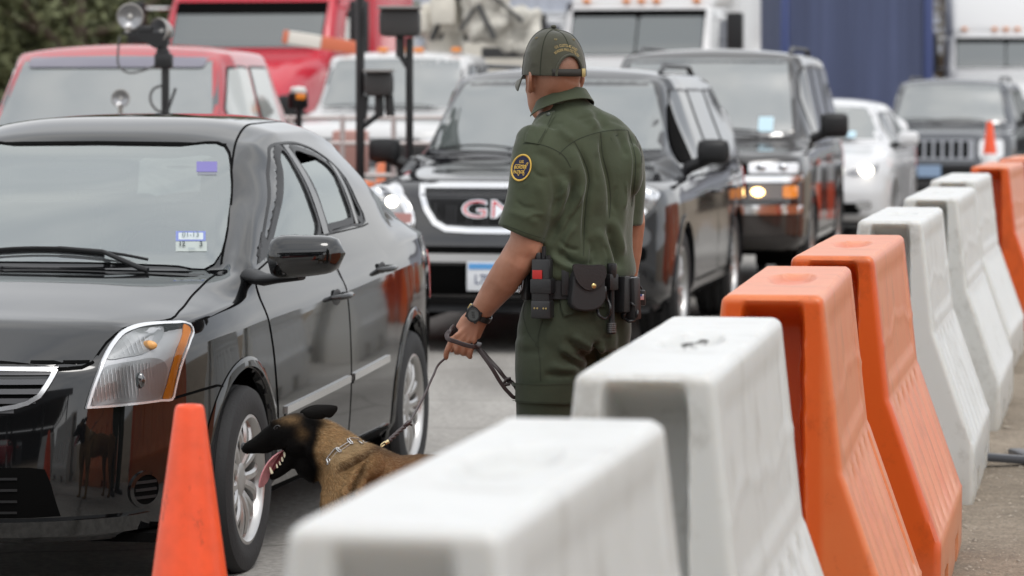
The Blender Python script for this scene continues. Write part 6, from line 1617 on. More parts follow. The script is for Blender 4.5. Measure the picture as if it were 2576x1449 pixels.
def fold(o, folds, base=OFF, noise=()):
    """press creases (photo-unit polylines: pts, width, depth) into a mesh along its normals"""
    me = o.data; n = len(me.vertices); co = np.empty(n*3); me.vertices.foreach_get('co', co); co = co.reshape(-1, 3)
    no = np.empty(n*3); me.vertex_normals.foreach_get('vector', no); no = no.reshape(-1, 3)
    w_ = co+np.array([base.x, base.y, 0]); px = CXP+FPX*w_[:, 0]/w_[:, 1]; py = HOR+FPX*(CAMH-w_[:, 2])/w_[:, 1]
    view = np.clip(-no[:, 1]*3+.6, 0, 1); D = np.zeros(n)
    for pts, wd, dp in folds:
        P = spl(pts, max(8, len(pts)*8)); best = np.full(n, 1e9); bt = np.zeros(n)
        for i in range(len(P)-1):
            a, b = P[i], P[i+1]; ab = b-a; L2 = (ab**2).sum()+1e-9
            t = np.clip(((px-a[0])*ab[0]+(py-a[1])*ab[1])/L2, 0, 1)
            d = np.hypot(px-a[0]-ab[0]*t, py-a[1]-ab[1]*t); m_ = d < best; best[m_] = d[m_]; bt[m_] = ((i+t)/(len(P)-1))[m_]
        fade = np.clip(np.minimum(bt, 1-bt)*5, 0, 1)
        D += dp*1.35*fade*np.exp(-(best/wd)**2)
    for sc, am, st in noise:
        q = w_*sc; D += am*(np.sin(q[:, 0]*2.1+1.3*np.sin(q[:, 2]*1.7*st)+q[:, 1])*np.cos(q[:, 2]*1.3*st+.9*np.sin(q[:, 0]*1.9+q[:, 1]*1.1)))
        
    co = co+no*(D*view)[:, None]; me.vertices.foreach_set('co', co.ravel()); me.update()

SKIN = None
def skin_mat():
    m = bpy.data.materials.new('tanned_skin'); m.use_nodes = True; nt = m.node_tree; N = nt.nodes; L = nt.links; b = N['Principled BSDF']
    tc = N.new('ShaderNodeTexCoord'); n = N.new('ShaderNodeTexNoise'); n.inputs['Scale'].default_value = 14; n.inputs['Detail'].default_value = 5; L.new(tc.outputs['Object'], n.inputs['Vector'])
    r = N.new('ShaderNodeValToRGB'); r.color_ramp.elements[0].position = .35; r.color_ramp.elements[0].color = (.30,.135,.080,1); r.color_ramp.elements[1].position = .66; r.color_ramp.elements[1].color = (.40,.195,.125,1); L.new(n.outputs['Fac'], r.inputs[0])
    # cropped stubble on the scalp
    sp_ = N.new('ShaderNodeSeparateXYZ'); L.new(tc.outputs['Object'], sp_.inputs[0])
    mr = N.new('ShaderNodeMapRange'); mr.inputs['From Min'].default_value = 1.60; mr.inputs['From Max'].default_value = 1.68; L.new(sp_.outputs['Z'], mr.inputs['Value'])
    st = N.new('ShaderNodeTexNoise'); st.inputs['Scale'].default_value = 420; L.new(tc.outputs['Object'], st.inputs['Vector'])
    s2 = N.new('ShaderNodeMapRange'); s2.inputs['From Min'].default_value = .4; s2.inputs['From Max'].default_value = .6; s2.inputs['To Min'].default_value = .3; s2.inputs['To Max'].default_value = .5; L.new(st.outputs['Fac'], s2.inputs['Value'])
    mu = N.new('ShaderNodeMath'); mu.operation = 'MULTIPLY'; L.new(mr.outputs[0], mu.inputs[0]); L.new(s2.outputs[0], mu.inputs[1])
    mx = N.new('ShaderNodeMixRGB'); L.new(mu.outputs[0], mx.inputs[0]); L.new(r.outputs[0], mx.inputs[1]); mx.inputs[2].default_value = (.10,.055,.038,1)
    L.new(mx.outputs[0], b.inputs['Base Color']); b.inputs['Roughness'].default_value = .5
    b.inputs['Subsurface Weight'].default_value = .12; b.inputs['Subsurface Radius'].default_value = (.012,.004,.002); b.inputs['Subsurface Scale'].default_value = 1
    n2 = N.new('ShaderNodeTexNoise'); n2.inputs['Scale'].default_value = 150; L.new(tc.outputs['Object'], n2.inputs['Vector']); bu = N.new('ShaderNodeBump'); bu.inputs['Strength'].default_value = .12; bu.inputs['Distance'].default_value = .002; L.new(n2.outputs['Fac'], bu.inputs['Height']); L.new(bu.outputs[0], b.inputs['Normal'])
    return m
SKIN = skin_mat()
def cloth(name, col, sheen=.25, weave=900):
    m = bpy.data.materials.new(name); m.use_nodes = True; nt = m.node_tree; N = nt.nodes; L = nt.links; b = N['Principled BSDF']
    tc = N.new('ShaderNodeTexCoord'); n = N.new('ShaderNodeTexNoise'); n.inputs['Scale'].default_value = 7; n.inputs['Detail'].default_value = 7; n.inputs['Roughness'].default_value = .6; L.new(tc.outputs['Object'], n.inputs['Vector'])
    mr = N.new('ShaderNodeMapRange'); mr.inputs['From Min'].default_value = .3; mr.inputs['From Max'].default_value = .7; mr.inputs['To Min'].default_value = .86; mr.inputs['To Max'].default_value = 1.14; L.new(n.outputs['Fac'], mr.inputs['Value'])
    mx = N.new('ShaderNodeMixRGB'); mx.blend_type = 'MULTIPLY'; mx.inputs[0].default_value = 1; mx.inputs[1].default_value = (*col, 1); L.new(mr.outputs[0], mx.inputs[2]); L.new(mx.outputs[0], b.inputs['Base Color'])
    b.inputs['Roughness'].default_value = .82; b.inputs['Sheen Weight'].default_value = sheen; b.inputs['Sheen Roughness'].default_value = .4; b.inputs['Specular IOR Level'].default_value = .3
    n3 = N.new('ShaderNodeTexNoise'); n3.inputs['Scale'].default_value = 22; n3.inputs['Detail'].default_value = 5; L.new(tc.outputs['Object'], n3.inputs['Vector'])
    n2 = N.new('ShaderNodeTexNoise'); n2.inputs['Scale'].default_value = weave; L.new(tc.outputs['Object'], n2.inputs['Vector'])
    ad = N.new('ShaderNodeMath'); ad.operation = 'MULTIPLY_ADD'; ad.inputs[1].default_value = .10; L.new(n2.outputs['Fac'], ad.inputs[0]); L.new(n3.outputs['Fac'], ad.inputs[2])
    bu = N.new('ShaderNodeBump'); bu.inputs['Strength'].default_value = .42; bu.inputs['Distance'].default_value = .006; L.new(ad.outputs[0], bu.inputs['Height']); L.new(bu.outputs[0], b.inputs['Normal'])
    return m
M_SHIRT = cloth('green_shirt_cloth', (.045,.056,.031)); M_PANTS = cloth('green_trouser_cloth', (.030,.038,.022), .2); M_CAP = cloth('green_cap_cloth', (.052,.052,.036), .3, 1200)
M_SEAM = mat('seam_thread', (.016,.021,.011), .9)
M_LEATHER = mat('black_leather', (.010,.010,.011), .42, bump=.25, bscale=160, bdist=.002); M_NYL = mat('black_nylon', (.012,.012,.013), .7, bump=.4, bscale=400, bdist=.001)

# ---------------------------------------------------------------- body: head, neck, arms, hands, core, legs - one surface
AH = R(29); HF = Vector((-math.sin(AH), math.cos(AH), 0)); HL = Vector((-math.cos(AH), -math.sin(AH), 0))
HC = W(1391, 300, 0.0); 
def H(f, l, z): return HC+HF*f+HL*l+Vector((0, 0, z))
bm_ = MB()
hk = [(-.004,.062,.018,.016),(.012,.052,.040,.034),(.035,.038,.060,.050),(.065,.020,.080,.060),(.095,.006,.093,.068),(.13,.0,.100,.074),(.16,-.003,.099,.076),(.185,-.005,.092,.071),(.207,-.006,.078,.060),(.222,-.006,.052,.041),(.229,-.006,.018,.015)]
K = np.array(hk); Q = crv(np.arange(len(K)), K, np.linspace(0, len(K)-1, 30))
bm_.rings([ell(H(q[1], 0, q[0]), q[3], q[2], 32, HF, HL, 2.15) for q in Q])
bm_.tube([H(.092,0,.135), H(.106,0,.115), H(.118,0,.098), H(.104,0,.088)], [.010,.011,.014,.009], 10)          # nose
for l in (-.012,.012): bm_.ellipsoid(H(.104,l,.093), (.011,.011,.009), 10, 8)
bm_.ellipsoid(H(.094,0,.064), (.013,.020,.006), 12, 8, None); bm_.ellipsoid(H(.092,0,.055), (.012,.018,.007), 12, 8)   # lips
bm_.ellipsoid(H(.082,0,.020), (.020,.022,.018), 12, 8)                                                        # chin
for l in (-.034,.034): bm_.ellipsoid(H(.080,l,.150), (.020,.024,.008), 12, 8)                                 # brow
for l in (-.038,.038): bm_.ellipsoid(H(.062,l,.088), (.020,.016,.018), 12, 8)                                 # cheek
for sg in (1, -1):                                                                                           # ears
    c_ = [(.000,.079,.140),(-.016,.085,.138),(-.024,.090,.125),(-.018,.088,.103),(-.007,.082,.086),(.003,.075,.082)]
    bm_.tube([H(f, sg*l, z) for f, l, z in spl(c_, 16)], [.0055]*3+[.0065]*10+[.008]*3, 8)
    bm_.tube([H(-.002,sg*.070,.14), H(-.012,sg*.083,.12), H(-.006,sg*.078,.092)], [.012,.010,.010], 8)
    bm_.tube([H(.004,sg*.074,.135), H(.004,sg*.079,.118), H(.002,sg*.078,.105)], .006, 8)
# neck and core
neck = ringset([(1425,330,.01,.10,.085),(1416,290,.012,.078,.070),(1408,255,.008,.066,.066),(1402,215,.0,.064,.070),(1396,175,.0,.062,.070)], 14, p=2.1, m=32)
bm_.rings(neck)
bm_.rings(ringset([(1430,320,.01,.10,.07),(1440,345,.01,.17,.08),(1438,420,.01,.185,.10),(1440,520,.01,.165,.10),(1448,620,.01,.145,.09),(1452,700,.01,.145,.095),(1446,790,.01,.155,.10),(1444,850,.01,.14,.09)], 22))
# left arm (towards the camera) and right arm
bm_.tube([W(1350,345,-.10), W(1342,450,-.12), W(1334,560,-.125), W(1324,612,-.125), W(1300,655,-.115), W(1268,705,-.085), W(1232,752,-.045), W(1212,781,-.02)], [.046,.052,.054,.051,.0515,.049,.039,.033], 20)
bm_.ellipsoid(W(1336,622,-.13), (.036,.040,.046), 14, 10)
bm_.tube([W(1205,792,-.012), W(1188,815,-.002), W(1176,838,.004)], [.034,.040,.042], 18, up=(0,-1,0), flat=.55)
RS, RE, RW = W(1560,360,.16), W(1585,560,.17), W(1571,735,.24)
bm_.tube([RS, RS.lerp(RE,.5), RE, RE.lerp(RW,.45), RW], [.046,.048,.046,.042,.030], 18)
# hand holding the leash: palm and five fingers
def finger(b, pts, r): b.tube([Vector(p) for p in spl(pts, 11)], [r*(1.06-.018*i) for i in range(10)]+[r*.62], 10)
palm = [ell(W(x, y, dy), a_, b_, 24, Vector((.15,1,.0)).normalized(), Vector((.86,0,.5)).normalized(), 2.4) for x, y, dy, a_, b_ in ((1202,798,-.008,.034,.023),(1188,818,.0,.043,.021),(1176,838,.004,.047,.019),(1167,854,.006,.045,.017))]
bm_.rings(palm)
finger(bm_, [W(1140,848,-.004), W(1131,868,-.012), W(1123,888,-.004), W(1122,905,.008)], .0098)
finger(bm_, [W(1156,858,-.008), W(1150,877,-.016), W(1149,886,.004), W(1156,879,.022)], .0102)
finger(bm_, [W(1172,864,-.008), W(1166,881,-.014), W(1166,889,.006), W(1172,881,.022)], .0100)
finger(bm_, [W(1188,868,-.006), W(1183,886,-.010), W(1182,898,.004), W(1184,895,.018)], .0092)
finger(bm_, [W(1180,820,.018), W(1160,845,.034), W(1145,868,.034), W(1133,885,.024)], .0112)
for a_, b_ in (((1196,805),(1146,846)), ((1198,806),(1162,853)), ((1201,808),(1177,859)), ((1204,812),(1192,862))):   # tendons of the back of the hand
    bm_.tube([W(a_[0],a_[1],-.020), W((a_[0]+b_[0])/2,(a_[1]+b_[1])/2,-.018), W(b_[0],b_[1],-.012)], [.006,.006,.009], 8)
# right hand, relaxed
RH = W(1568,780,.26)
bm_.rings([ell(RW.lerp(RH, t), .030+.010*math.sin(t*3), .018, 20, Vector((.7,-.7,0)), Vector((.7,.7,0))) for t in (0,.4,.8,1.1)])
for k, (l, r_) in enumerate(((.075,.009),(.083,.0095),(.078,.009),(.062,.008))):
    b0 = RH+Vector((.7,.7,0)).normalized()*(-.030+.020*k)+Vector((0,0,-.01)); finger(bm_, [b0, b0+Vector((-.01,.01,-l*.45)), b0+Vector((-.025,.025,-l*.85)), b0+Vector((-.04,.03,-l))], r_)
b0 = RW+Vector((-.02,-.02,-.03)); finger(bm_, [b0, b0+Vector((-.03,-.01,-.035)), b0+Vector((-.035,.0,-.065)), b0+Vector((-.03,.01,-.085))], .0105)
# legs inside the trousers
for hx, kx, ax, dy in ((1388,1380,1372,-.06), (1502,1508,1515,.08)):
    bm_.tube([W(hx,850,dy), W(hx,960,dy), W(kx,1170,dy+.01), W(kx,1250,dy-.01), W(ax,1500,dy-.01), W(ax,1560,dy)], [.075,.07,.05,.05,.035,.04], 16)
body = remesh_obj(local(bm_), 'body', SKIN, .0042, 5, officer)
fold(body, [([(1300,640),(1330,650),(1352,640)], 9, -.0012), ([(1255,640),(1232,690),(1215,735)], 9, .0015),
            ([(1150,858),(1156,866)], 3, -.001), ([(1166,862),(1171,870)], 3, -.001), ([(1182,866),(1186,874)], 3, -.001), ([(1416,190),(1440,205),(1456,206)], 5, -.0015), ([(1385,225),(1400,262),(1405,290)], 9, -.002)])
eyes = MB()
for l in (-.032,.032): eyes.ellipsoid(H(.088,l,.130)-Vector((OFF.x,OFF.y,0)), (.011,.011,.011), 14, 10)
eyes.build('eye', mat('eye_white', (.6,.58,.55), .2), officer, 60)

# ---------------------------------------------------------------- shirt
sh = MB()
sh.rings(ringset([(1417,246,.010,.066,.064),(1424,260,.010,.074,.068),(1438,276,.012,.090,.078),(1450,296,.012,.134,.092),(1458,326,.012,.172,.104),(1458,356,.012,.200,.114),(1450,392,.010,.208,.126),(1444,430,.008,.211,.136),(1444,500,.008,.203,.136),(1447,570,.010,.188,.130),(1452,630,.012,.180,.130),(1455,672,.012,.186,.138),(1454,692,.010,.184,.136),(1452,706,.008,.166,.122)], 34, m=56, p=2.25))
def sleeve(pts, rads, hem_dir=None):
    P = spl(pts, 22); rr = crv(np.arange(len(rads)), np.array(rads, float), np.linspace(0, len(rads)-1, 22)); P = [Vector(p) for p in P]
    t = (P[-1]-P[-2]).normalized() if hem_dir is None else hem_dir
    b = MB(); P2 = P+[P[-1]-t*.004, P[-1]-t*.045]; r2 = list(rr)+[rr[-1]-.013, rr[-1]-.016]
    b.tube(P2, r2, 32); return b
def addmb(a, b): a.add(b.v, b.f)
hem = (W(1308,598,-.12)-W(1340,500,-.12)).normalized()
addmb(sh, sleeve([W(1372,338,-.075), W(1362,375,-.09), W(1356,430,-.105), W(1345,490,-.115), W(1328,545,-.12), W(1311,590,-.12)], [.070,.084,.086,.081,.0765,.0745], hem))
addmb(sh, sleeve([W(1535,345,.10), W(1552,380,.125), W(1562,440,.145), W(1562,500,.15), W(1560,545,.155), W(1560,567,.155)], [.062,.072,.074,.072,.070,.068]))
sh.ellipsoid(W(1350,350,-.085), (.062,.062,.045), 16, 10); sh.ellipsoid(W(1556,358,.11), (.058,.058,.045), 16, 10)
# blade muscles of the back
sh.ellipsoid(W(1455,430,-.055), (.085,.075,.11), 18, 12); sh.ellipsoid(W(1560,430,.02), (.07,.07,.10), 18, 12)
shirt = remesh_obj(local(sh), 'shirt', M_SHIRT, .0052, 8, officer)
def C4(*a): return [((1750+x*.7937)/1.59, y*.7937/1.59) for x, y in a]
def C5(*a): return [((1700+x*.6211)/1.59, (850+y*.6211)/1.59) for x, y in a]
fold(shirt, [
    (C4((690,715),(735,800),(765,900),(752,1000),(742,1120),(736,1290)), 7, -.010), (C4((660,740),(705,840),(720,930),(700,1010)), 16, .006),
    (C4((822,668),(832,780),(862,900),(872,1000),(866,1120)), 7, -.009), (C4((790,700),(800,830),(820,960),(815,1090)), 18, .006),
    (C4((905,760),(925,900),(930,1050),(915,1200),(925,1330)), 14, .006), (C4((960,660),(998,800),(995,900),(978,1040)), 6, -.008),
    (C4((680,860),(690,960),(655,1060),(600,1150),(560,1230)), 13, -.016), (C4((740,930),(700,1010),(640,1110),(600,1180)), 10, .007),
    (C4((730,1010),(690,1080),(640,1180),(600,1260)), 8, -.007), (C4((700,1130),(650,1190),(610,1290)), 9, .006),
    (C4((580,1240),(650,1300),(730,1330),(820,1330)), 9, -.007), (C4((560,1280),(640,1340),(740,1365)), 9, .008),
    (C4((850,1130),(880,1210),(905,1300),(925,1360)), 8, -.009), (C4((800,1150),(840,1240),(870,1340)), 12, .008), (C4((760,1200),(790,1280),(800,1340)), 8, -.005),
    (C4((880,1090),(905,1190),(935,1290)), 9, .006),
    (C4((800,560),(830,610),(850,660)), 10, -.006), (C4((740,540),(780,600),(800,655)), 10, .005), (C4((650,560),(720,600),(790,640)), 12, -.004), (C4((600,640),(660,690),(690,710)), 10, .005),
    (C4((470,760),(540,790),(610,850),(650,930)), 14, -.005), (C4((560,840),(590,920),(600,1010),(580,1090)), 12, -.006), (C4((620,880),(640,960),(625,1060),(590,1130)), 10, .006),
    (C4((480,920),(520,960),(540,1040),(530,1120)), 12, .004), (C4((420,930),(430,1000),(420,1080)), 14, -.003), (C4((350,1060),(430,1090),(520,1130)), 9, .003),
    (C4((610,1210),(660,1250),(720,1262)), 4.5, -.005), (C4((640,1290),(700,1330),(760,1345)), 4.5, -.005), (C4((830,1230),(850,1290),(856,1350)), 4, -.004), (C4((780,1250),(772,1300),(780,1350)), 4, -.004),
    (C4((870,1200),(895,1270),(915,1340)), 4.5, -.006), (C4((690,940),(672,1000),(640,1050)), 4.5, -.005), (C4((720,960),(705,1040),(670,1100)), 4, .004), (C4((655,905),(640,960),(600,1010)), 4.5, .004),
    (C4((900,930),(890,1000),(896,1080)), 4.5, -.004), (C4((950,900),(945,980),(930,1060)), 4.5, .004), (C4((800,760),(790,850),(800,930)), 5, -.003), (C4((470,840),(500,880),(560,900)), 5, -.003),
    (C4((390,1010),(430,1040),(500,1050)), 4.5, -.003), (C4((440,1100),(480,1080),(540,1080)), 4.5, .003), (C4((560,640),(600,620),(640,625)), 4.5, -.002), (C4((700,600),(760,590),(820,600)), 5, -.002), (C4((860,600),(900,615),(950,640)), 5, -.002),
    (C4((500,610),(490,660),(500,710)), 7, -.003), (C4((900,650),(930,720),(960,800)), 10, -.005), (C4((985,700),(1010,770),(1015,850)), 9, .004)],
    noise=((9, .0016, .6), (17, .0009, .8)))
bs = bvh_of(shirt, Matrix.Translation(OFF)); CS = CamProj(bs)
def seam(par, paths, w, mt, off=.0009, name='seam', thick=.0, pr=None, smooth=3):
    m = MB()
    for P in paths: (pr or CS).strip(m, [tuple(p) for p in spl(P, len(P)*smooth)], w, off, 6, thick)
    return local(m).build(name, mt, par, 60)
seam(shirt, [C4((612,778),(650,740),(690,712),(760,682),(825,665),(900,655),(980,658)), C4((430,725),(470,722),(515,728),(580,750),(640,790),(672,845)),
             C4((690,715),(735,800),(765,900),(752,1000),(742,1120),(736,1290)), C4((822,668),(832,780),(862,900),(872,1000),(866,1100)), C4((960,660),(998,800),(995,900),(978,1040)),
             C4((312,1128),(380,1150),(460,1180),(538,1203)), C4((985,660),(1010,720),(1028,780),(1030,820))], 1.7, M_SEAM)
# epaulette with button
m = MB(); CS.patch(m, C4((548,570),(593,560),(590,590),(560,640),(532,690),(512,728),(440,716),(447,680),(470,640),(510,600)), .004, 6, .004); ep = local(m).build('epaulette', M_SHIRT, shirt, 60)
seam(ep, [C4((586,572),(560,625),(532,680),(508,722))], 1.5, M_SEAM, .0052)
p = CS.hit(C4((562,583))[0], .006)-OFF; m = MB(); m.lathe([(.0062,0),(.0062,.002),(.005,.003),(.001,.0025)], 14, Matrix.Translation(p) @ Matrix.Rotation(R(75), 4, 'X')); m.build('button', mat('button_dark', (.03,.04,.03), .3), ep, 50)
# collar: folded band round the neck, highest at the nape
m = MB(); ks = []
NC = W(1412,262,.008)
def nring(z, a_, b_, tl, c=NC): return [c+TL*(a_*math.cos(t))+TF*(b_*math.sin(t))+Vector((0,0,z-tl*math.sin(t))) for t in SM(-math.pi*1.12, .12*math.pi, 44)]
rs_ = [nring(-.012,.072,.068,.018), nring(.018,.070,.066,.024), nring(.028,.073,.069,.026), nring(.022,.079,.076,.027), nring(-.008,.092,.090,.034), nring(-.022,.101,.098,.040), nring(-.024,.098,.095,.040)]
m.rings(rs_, closed=False, cap0=False, cap1=False)
col_o = local(m).build('collar', M_SHIRT, shirt, 70); modbuild(col_o, [('SOLIDIFY', dict(thickness=.0025)), ('SUBSURF', dict(levels=1))])
cbv = bvh_of(col_o, Matrix.Translation(OFF)); CC = CamProj(cbv)
# shoulder patch
pc_ = (1312, 422); PR = (24, 33)
def pmap(x, y, off=0.0):
    """x,y in units of patch radius, leaned with the sleeve"""
    return CS.hit((pc_[0]+x*PR[0]+y*4.5, pc_[1]-y*PR[1]-x*1.0), off)
def disc(r0, r1, off, n=40, rows=5):
    m = MB(); V = []; F = []
    for k in range(rows+1):
        r_ = r0+(r1-r0)*k/rows
        for i in range(n): V.append(pmap(r_*math.cos(2*math.pi*i/n), r_*math.sin(2*math.pi*i/n), off))
    for k in range(rows):
        for i in range(n): F.append((k*n+i, k*n+(i+1) % n, (k+1)*n+(i+1) % n, (k+1)*n+i))
    m.add(V, F); return m
pt = local(disc(.02, 1.0, .0022)).build('shoulder_patch', mat('patch_navy', (.012,.014,.045), .85, bump=.4, bscale=900, bdist=.001), shirt, 60)
M_GOLD = mat('gold_thread', (.62,.40,.07), .6, bump=.4, bscale=700, bdist=.001)
m = MB(); n = 40; V = []
for r_, of in ((.90,.0022),(.93,.0042),(.985,.0046),(1.03,.0040),(1.045,.0008)): V += [pmap(r_*math.cos(2*math.pi*i/n), r_*math.sin(2*math.pi*i/n), of) for i in range(n)]
m.add(V, [(k*n+i, k*n+(i+1) % n, (k+1)*n+(i+1) % n, (k+1)*n+i) for k in range(4) for i in range(n)]); local(m).build('patch_border', M_GOLD, pt, 60)
for tx, y, s_ in (('U.S.', .44, .30), ('BORDER', .03, .33), ('PATROL', -.33, .33)):
    xo = (.0, -.06, -.16)[('U.S.', 'BORDER', 'PATROL').index(tx)]
    local(text_mb(tx, s_, lambda x, yy, z: pmap(x+xo, yy+y, .0036), bold=.008, sx=.98 if tx != 'PATROL' else .95)).build('patch_text', M_GOLD, pt, None)
us = [(-.62,.25),(-.20,.24),(-.08,.20),(.06,.18),(.22,.20),(.34,.13),(.44,.19),(.56,.36),(.66,.34),(.60,.20),(.48,.02),(.42,-.12),(.32,-.30),(.40,-.56),(.33,-.60),(.22,-.42),(.02,-.40),(-.10,-.46),(-.16,-.62),(-.26,-.48),(-.36,-.40),(-.56,-.32),(-.66,-.12),(-.70,.08),(-.62,.25)]
m = MB(); V = []; F = []
for i in range(len(us)-1):
    a, b = np.array(us[i]), np.array(us[i+1]); d = b-a; nn = np.array((-d[1], d[0]))/(np.linalg.norm(d)+1e-9)*.022; q = len(V)
    V += [pmap(*(a+nn), .0030), pmap(*(b+nn), .0030), pmap(*(b-nn), .0030), pmap(*(a-nn), .0030)]; F.append((q, q+1, q+2, q+3))
m.add(V, F); local(m).build('patch_map', M_GOLD, pt, None)

# ---------------------------------------------------------------- trousers
tr_ = MB()
tr_.rings(ringset([(1451,712,.008,.150,.112),(1450,745,.008,.160,.122),(1447,790,.006,.172,.136),(1445,840,.004,.178,.140),(1443,880,.004,.170,.130)], 14, m=48))
tr_.ellipsoid(W(1425,830,-.035), (.105,.10,.10), 20, 14); tr_.ellipsoid(W(1508,828,.045), (.088,.10,.10), 20, 14)
tr_.tube([W(1388,860,-.04), W(1385,930,-.05), W(1384,1000,-.05), W(1384,1080,-.045), W(1382,1170,-.035), W(1378,1260,-.045), W(1374,1380,-.055), W(1372,1470,-.06), W(1372,1520,-.06)], [.108,.106,.100,.093,.084,.080,.076,.076,.074], 28)
tr_.tube([W(1500,860,.06), W(1503,930,.07), W(1506,1000,.08), W(1509,1080,.085), W(1512,1170,.10), W(1514,1260,.09), W(1516,1380,.08), W(1518,1470,.075), W(1518,1520,.075)], [.100,.098,.094,.088,.080,.077,.074,.074,.072], 28)
trous = remesh_obj(local(tr_), 'trousers', M_PANTS, .0068, 7, officer)
fold(trous, [(C5((1110,830),(1095,900),(1110,960),(1090,1000)), 7, -.014), (C5((900,800),(980,880),(1060,940),(1110,965)), 8, -.008), (C5((860,850),(950,930),(1050,980)), 8, .008), (C5((880,900),(960,970),(1040,1010)), 7, -.007),
    (C5((800,980),(900,1010),(1000,1010)), 9, .006), (C5((760,1040),(860,1050),(960,1040)), 8, -.006), (C5((950,790),(1020,840),(1090,880)), 8, .006), (C5((1130,800),(1180,810),(1200,805)), 5, -.004),
    (C5((1150,850),(1130,920),(1110,990)), 7, .006), (C5((620,700),(640,800),(650,900)), 12, .003), (C5((600,880),(680,900),(760,890)), 10, -.003), (C5((1230,700),(1260,800),(1250,900)), 9, -.006),
    ([(1300,1120),(1380,1140),(1450,1110)], 8, -.007), ([(1300,1160),(1370,1175),(1450,1170)], 8, .006), ([(1310,1450),(1370,1465),(1440,1450)], 7, -.008), ([(1310,1480),(1370,1490),(1440,1480)], 7, .008)], noise=((8, .0016, .5), (16, .0008, .8)))
CT = CamProj(bvh_of(trous, Matrix.Translation(OFF)))
seam(trous, [C5((645,575),(632,640),(650,730),(680,800),(710,835)), C5((760,690),(735,770),(728,850),(740,960),(745,1085)), C5((722,835),(712,850),(735,870))], 1.6, M_SEAM, .0012, pr=CT)
m = MB(); CT.patch(m, C5((862,530),(1150,545),(1155,610),(1095,615),(1060,640),(990,650),(893,672)), .006, 8, .006); fl = local(m).build('pocket_flap', M_PANTS, trous, 60)
seam(fl, [C5((870,540),(900,662),(990,640),(1055,630),(1092,606))], 1.5, M_SEAM, .0078, pr=CT)
m = MB(); CT.patch(m, C5((585,1092),(700,1098),(980,1094),(986,1160),(975,1222),(900,1232),(800,1228),(690,1226),(585,1216)), .016, 8, .016); fl = local(m).build('cargo_flap', M_PANTS, trous, 60)
seam(fl, [C5((590,1100),(700,1106),(975,1102)), C5((592,1208),(690,1216),(800,1218),(900,1222),(970,1212))], 1.5, M_SEAM, .0175, pr=CT)
m = MB(); CT.patch(m, C5((600,1216),(975,1222),(985,1420),(985,1640),(610,1640)), .009, 9, .010); local(m).build('cargo_pocket', M_PANTS, trous, 60)
# boots
for ax, dy in ((1372,-.06), (1518,.075)):
    b = MB(); A = W(ax,1515,dy); A.z = 0
    fw = TF if ax < 1400 else (TF+Vector((.35,0,0))).normalized(); sd_ = Vector((fw.y, -fw.x, 0))
    rr_ = []
    for t, h_, w_ in ((-.10,.05,.028),(-.085,.085,.038),(-.03,.10,.042),(.04,.085,.044),(.10,.062,.048),(.155,.048,.046),(.19,.03,.030)):
        c_ = A+fw*t; rr_.append([c_+sd_*(w_*math.copysign(abs(math.cos(a))**.7, math.cos(a)))+Vector((0,0,.012+h_/2+h_/2*math.copysign(abs(math.sin(a))**.7, math.sin(a)))) for a in SM(0, 2*math.pi*(23/24), 24)])
    b.rings(rr_); b.tube([A+Vector((0,0,.06)), A+fw*-.01+Vector((0,0,.16)), A+fw*-.01+Vector((0,0,.26))], [.05,.052,.056], 20)
    bo = remesh_obj(local(b), 'boot', mat('boot_black', (.012,.012,.012), .3), .006, 4, officer)
    s_ = MB(); s_.prism([((A+fw*t+sd_*w_).x, (A+fw*t+sd_*w_).y) for t, w_ in ((-.105,.02),(-.10,.035),(0,.044),(.1,.052),(.17,.044),(.2,.02),(.2,-.02),(.17,-.044),(.1,-.052),(0,-.044),(-.10,-.035),(-.105,-.02))], 0, .022); local(s_).build('sole', M_RUBBER, bo, 30)

# ---------------------------------------------------------------- cap
cp = MB(); CB = H(-.004,0,.135)     # centre of the cap's rim plane
def crown(phi, th):
    """phi round the head (0 = forehead), th 0 at the rim to 1 at the button"""
    a = th*math.pi/2; rr = math.cos(a)**.66 if th < 1 else 0
    fw = .105+.004*math.cos(phi); sd_ = .087
    h_ = .119*math.sin(a)**1.0; rim = -.012*(1-th)*math.cos(phi)-.030*(1-th)*(0.5-.5*math.cos(phi))
    # front panels stand a little taller
    h_ *= 1+.05*math.cos(phi)*math.sin(a)
    return CB+HF*(fw*rr*math.cos(phi)-.004)+HL*(sd_*rr*math.sin(phi))+Vector((0,0,h_+rim+.010))
NP, NT = 96, 30; V = []; F = []
for j in range(NT+1):
    for i in range(NP): V.append(crown(2*math.pi*i/NP, min(.995, j/NT)))
def in_arch(i, j):
    ph = 2*math.pi*(i+.5)/NP-math.pi; th = (j+.5)/NT
    return (ph/.50)**2+((th)/.30)**2 < 1
for j in range(NT):
    for i in range(NP):
        if not in_arch(i, j): F.append((j*NP+i, j*NP+(i+1) % NP, (j+1)*NP+(i+1) % NP, (j+1)*NP+i))
cp.add(V, F); cp.add([V[NT*NP+i] for i in range(NP)], [tuple(range(NP))])
capm = cp.mesh('cap_full', M_CAP, 180, .0003)
cap = bpy.data.objects.new('cap', capm); COL.objects.link(cap); cap.parent = officer
for v in cap.data.vertices: v.co -= OFF
modbuild(cap, [('SOLIDIFY', dict(thickness=.0025, offset=1)), ('SUBSURF', dict(levels=1))])
fb_ = MB(); fb_.add(V, [(j*NP+i, j*NP+(i+1) % NP, (j+1)*NP+(i+1) % NP, (j+1)*NP+i) for j in range(NT) for i in range(NP)])
me_ = fb_.mesh('t', M_CAP, None); CK = CamProj(bvh_of(me_))
fold(cap, [([(1330,120),(1345,170)], 10, .002), ([(1400,110),(1390,150),(1392,185)], 9, -.0015), ([(1350,90),(1338,120)], 8, -.0012)], noise=((22, .0007, 1),))
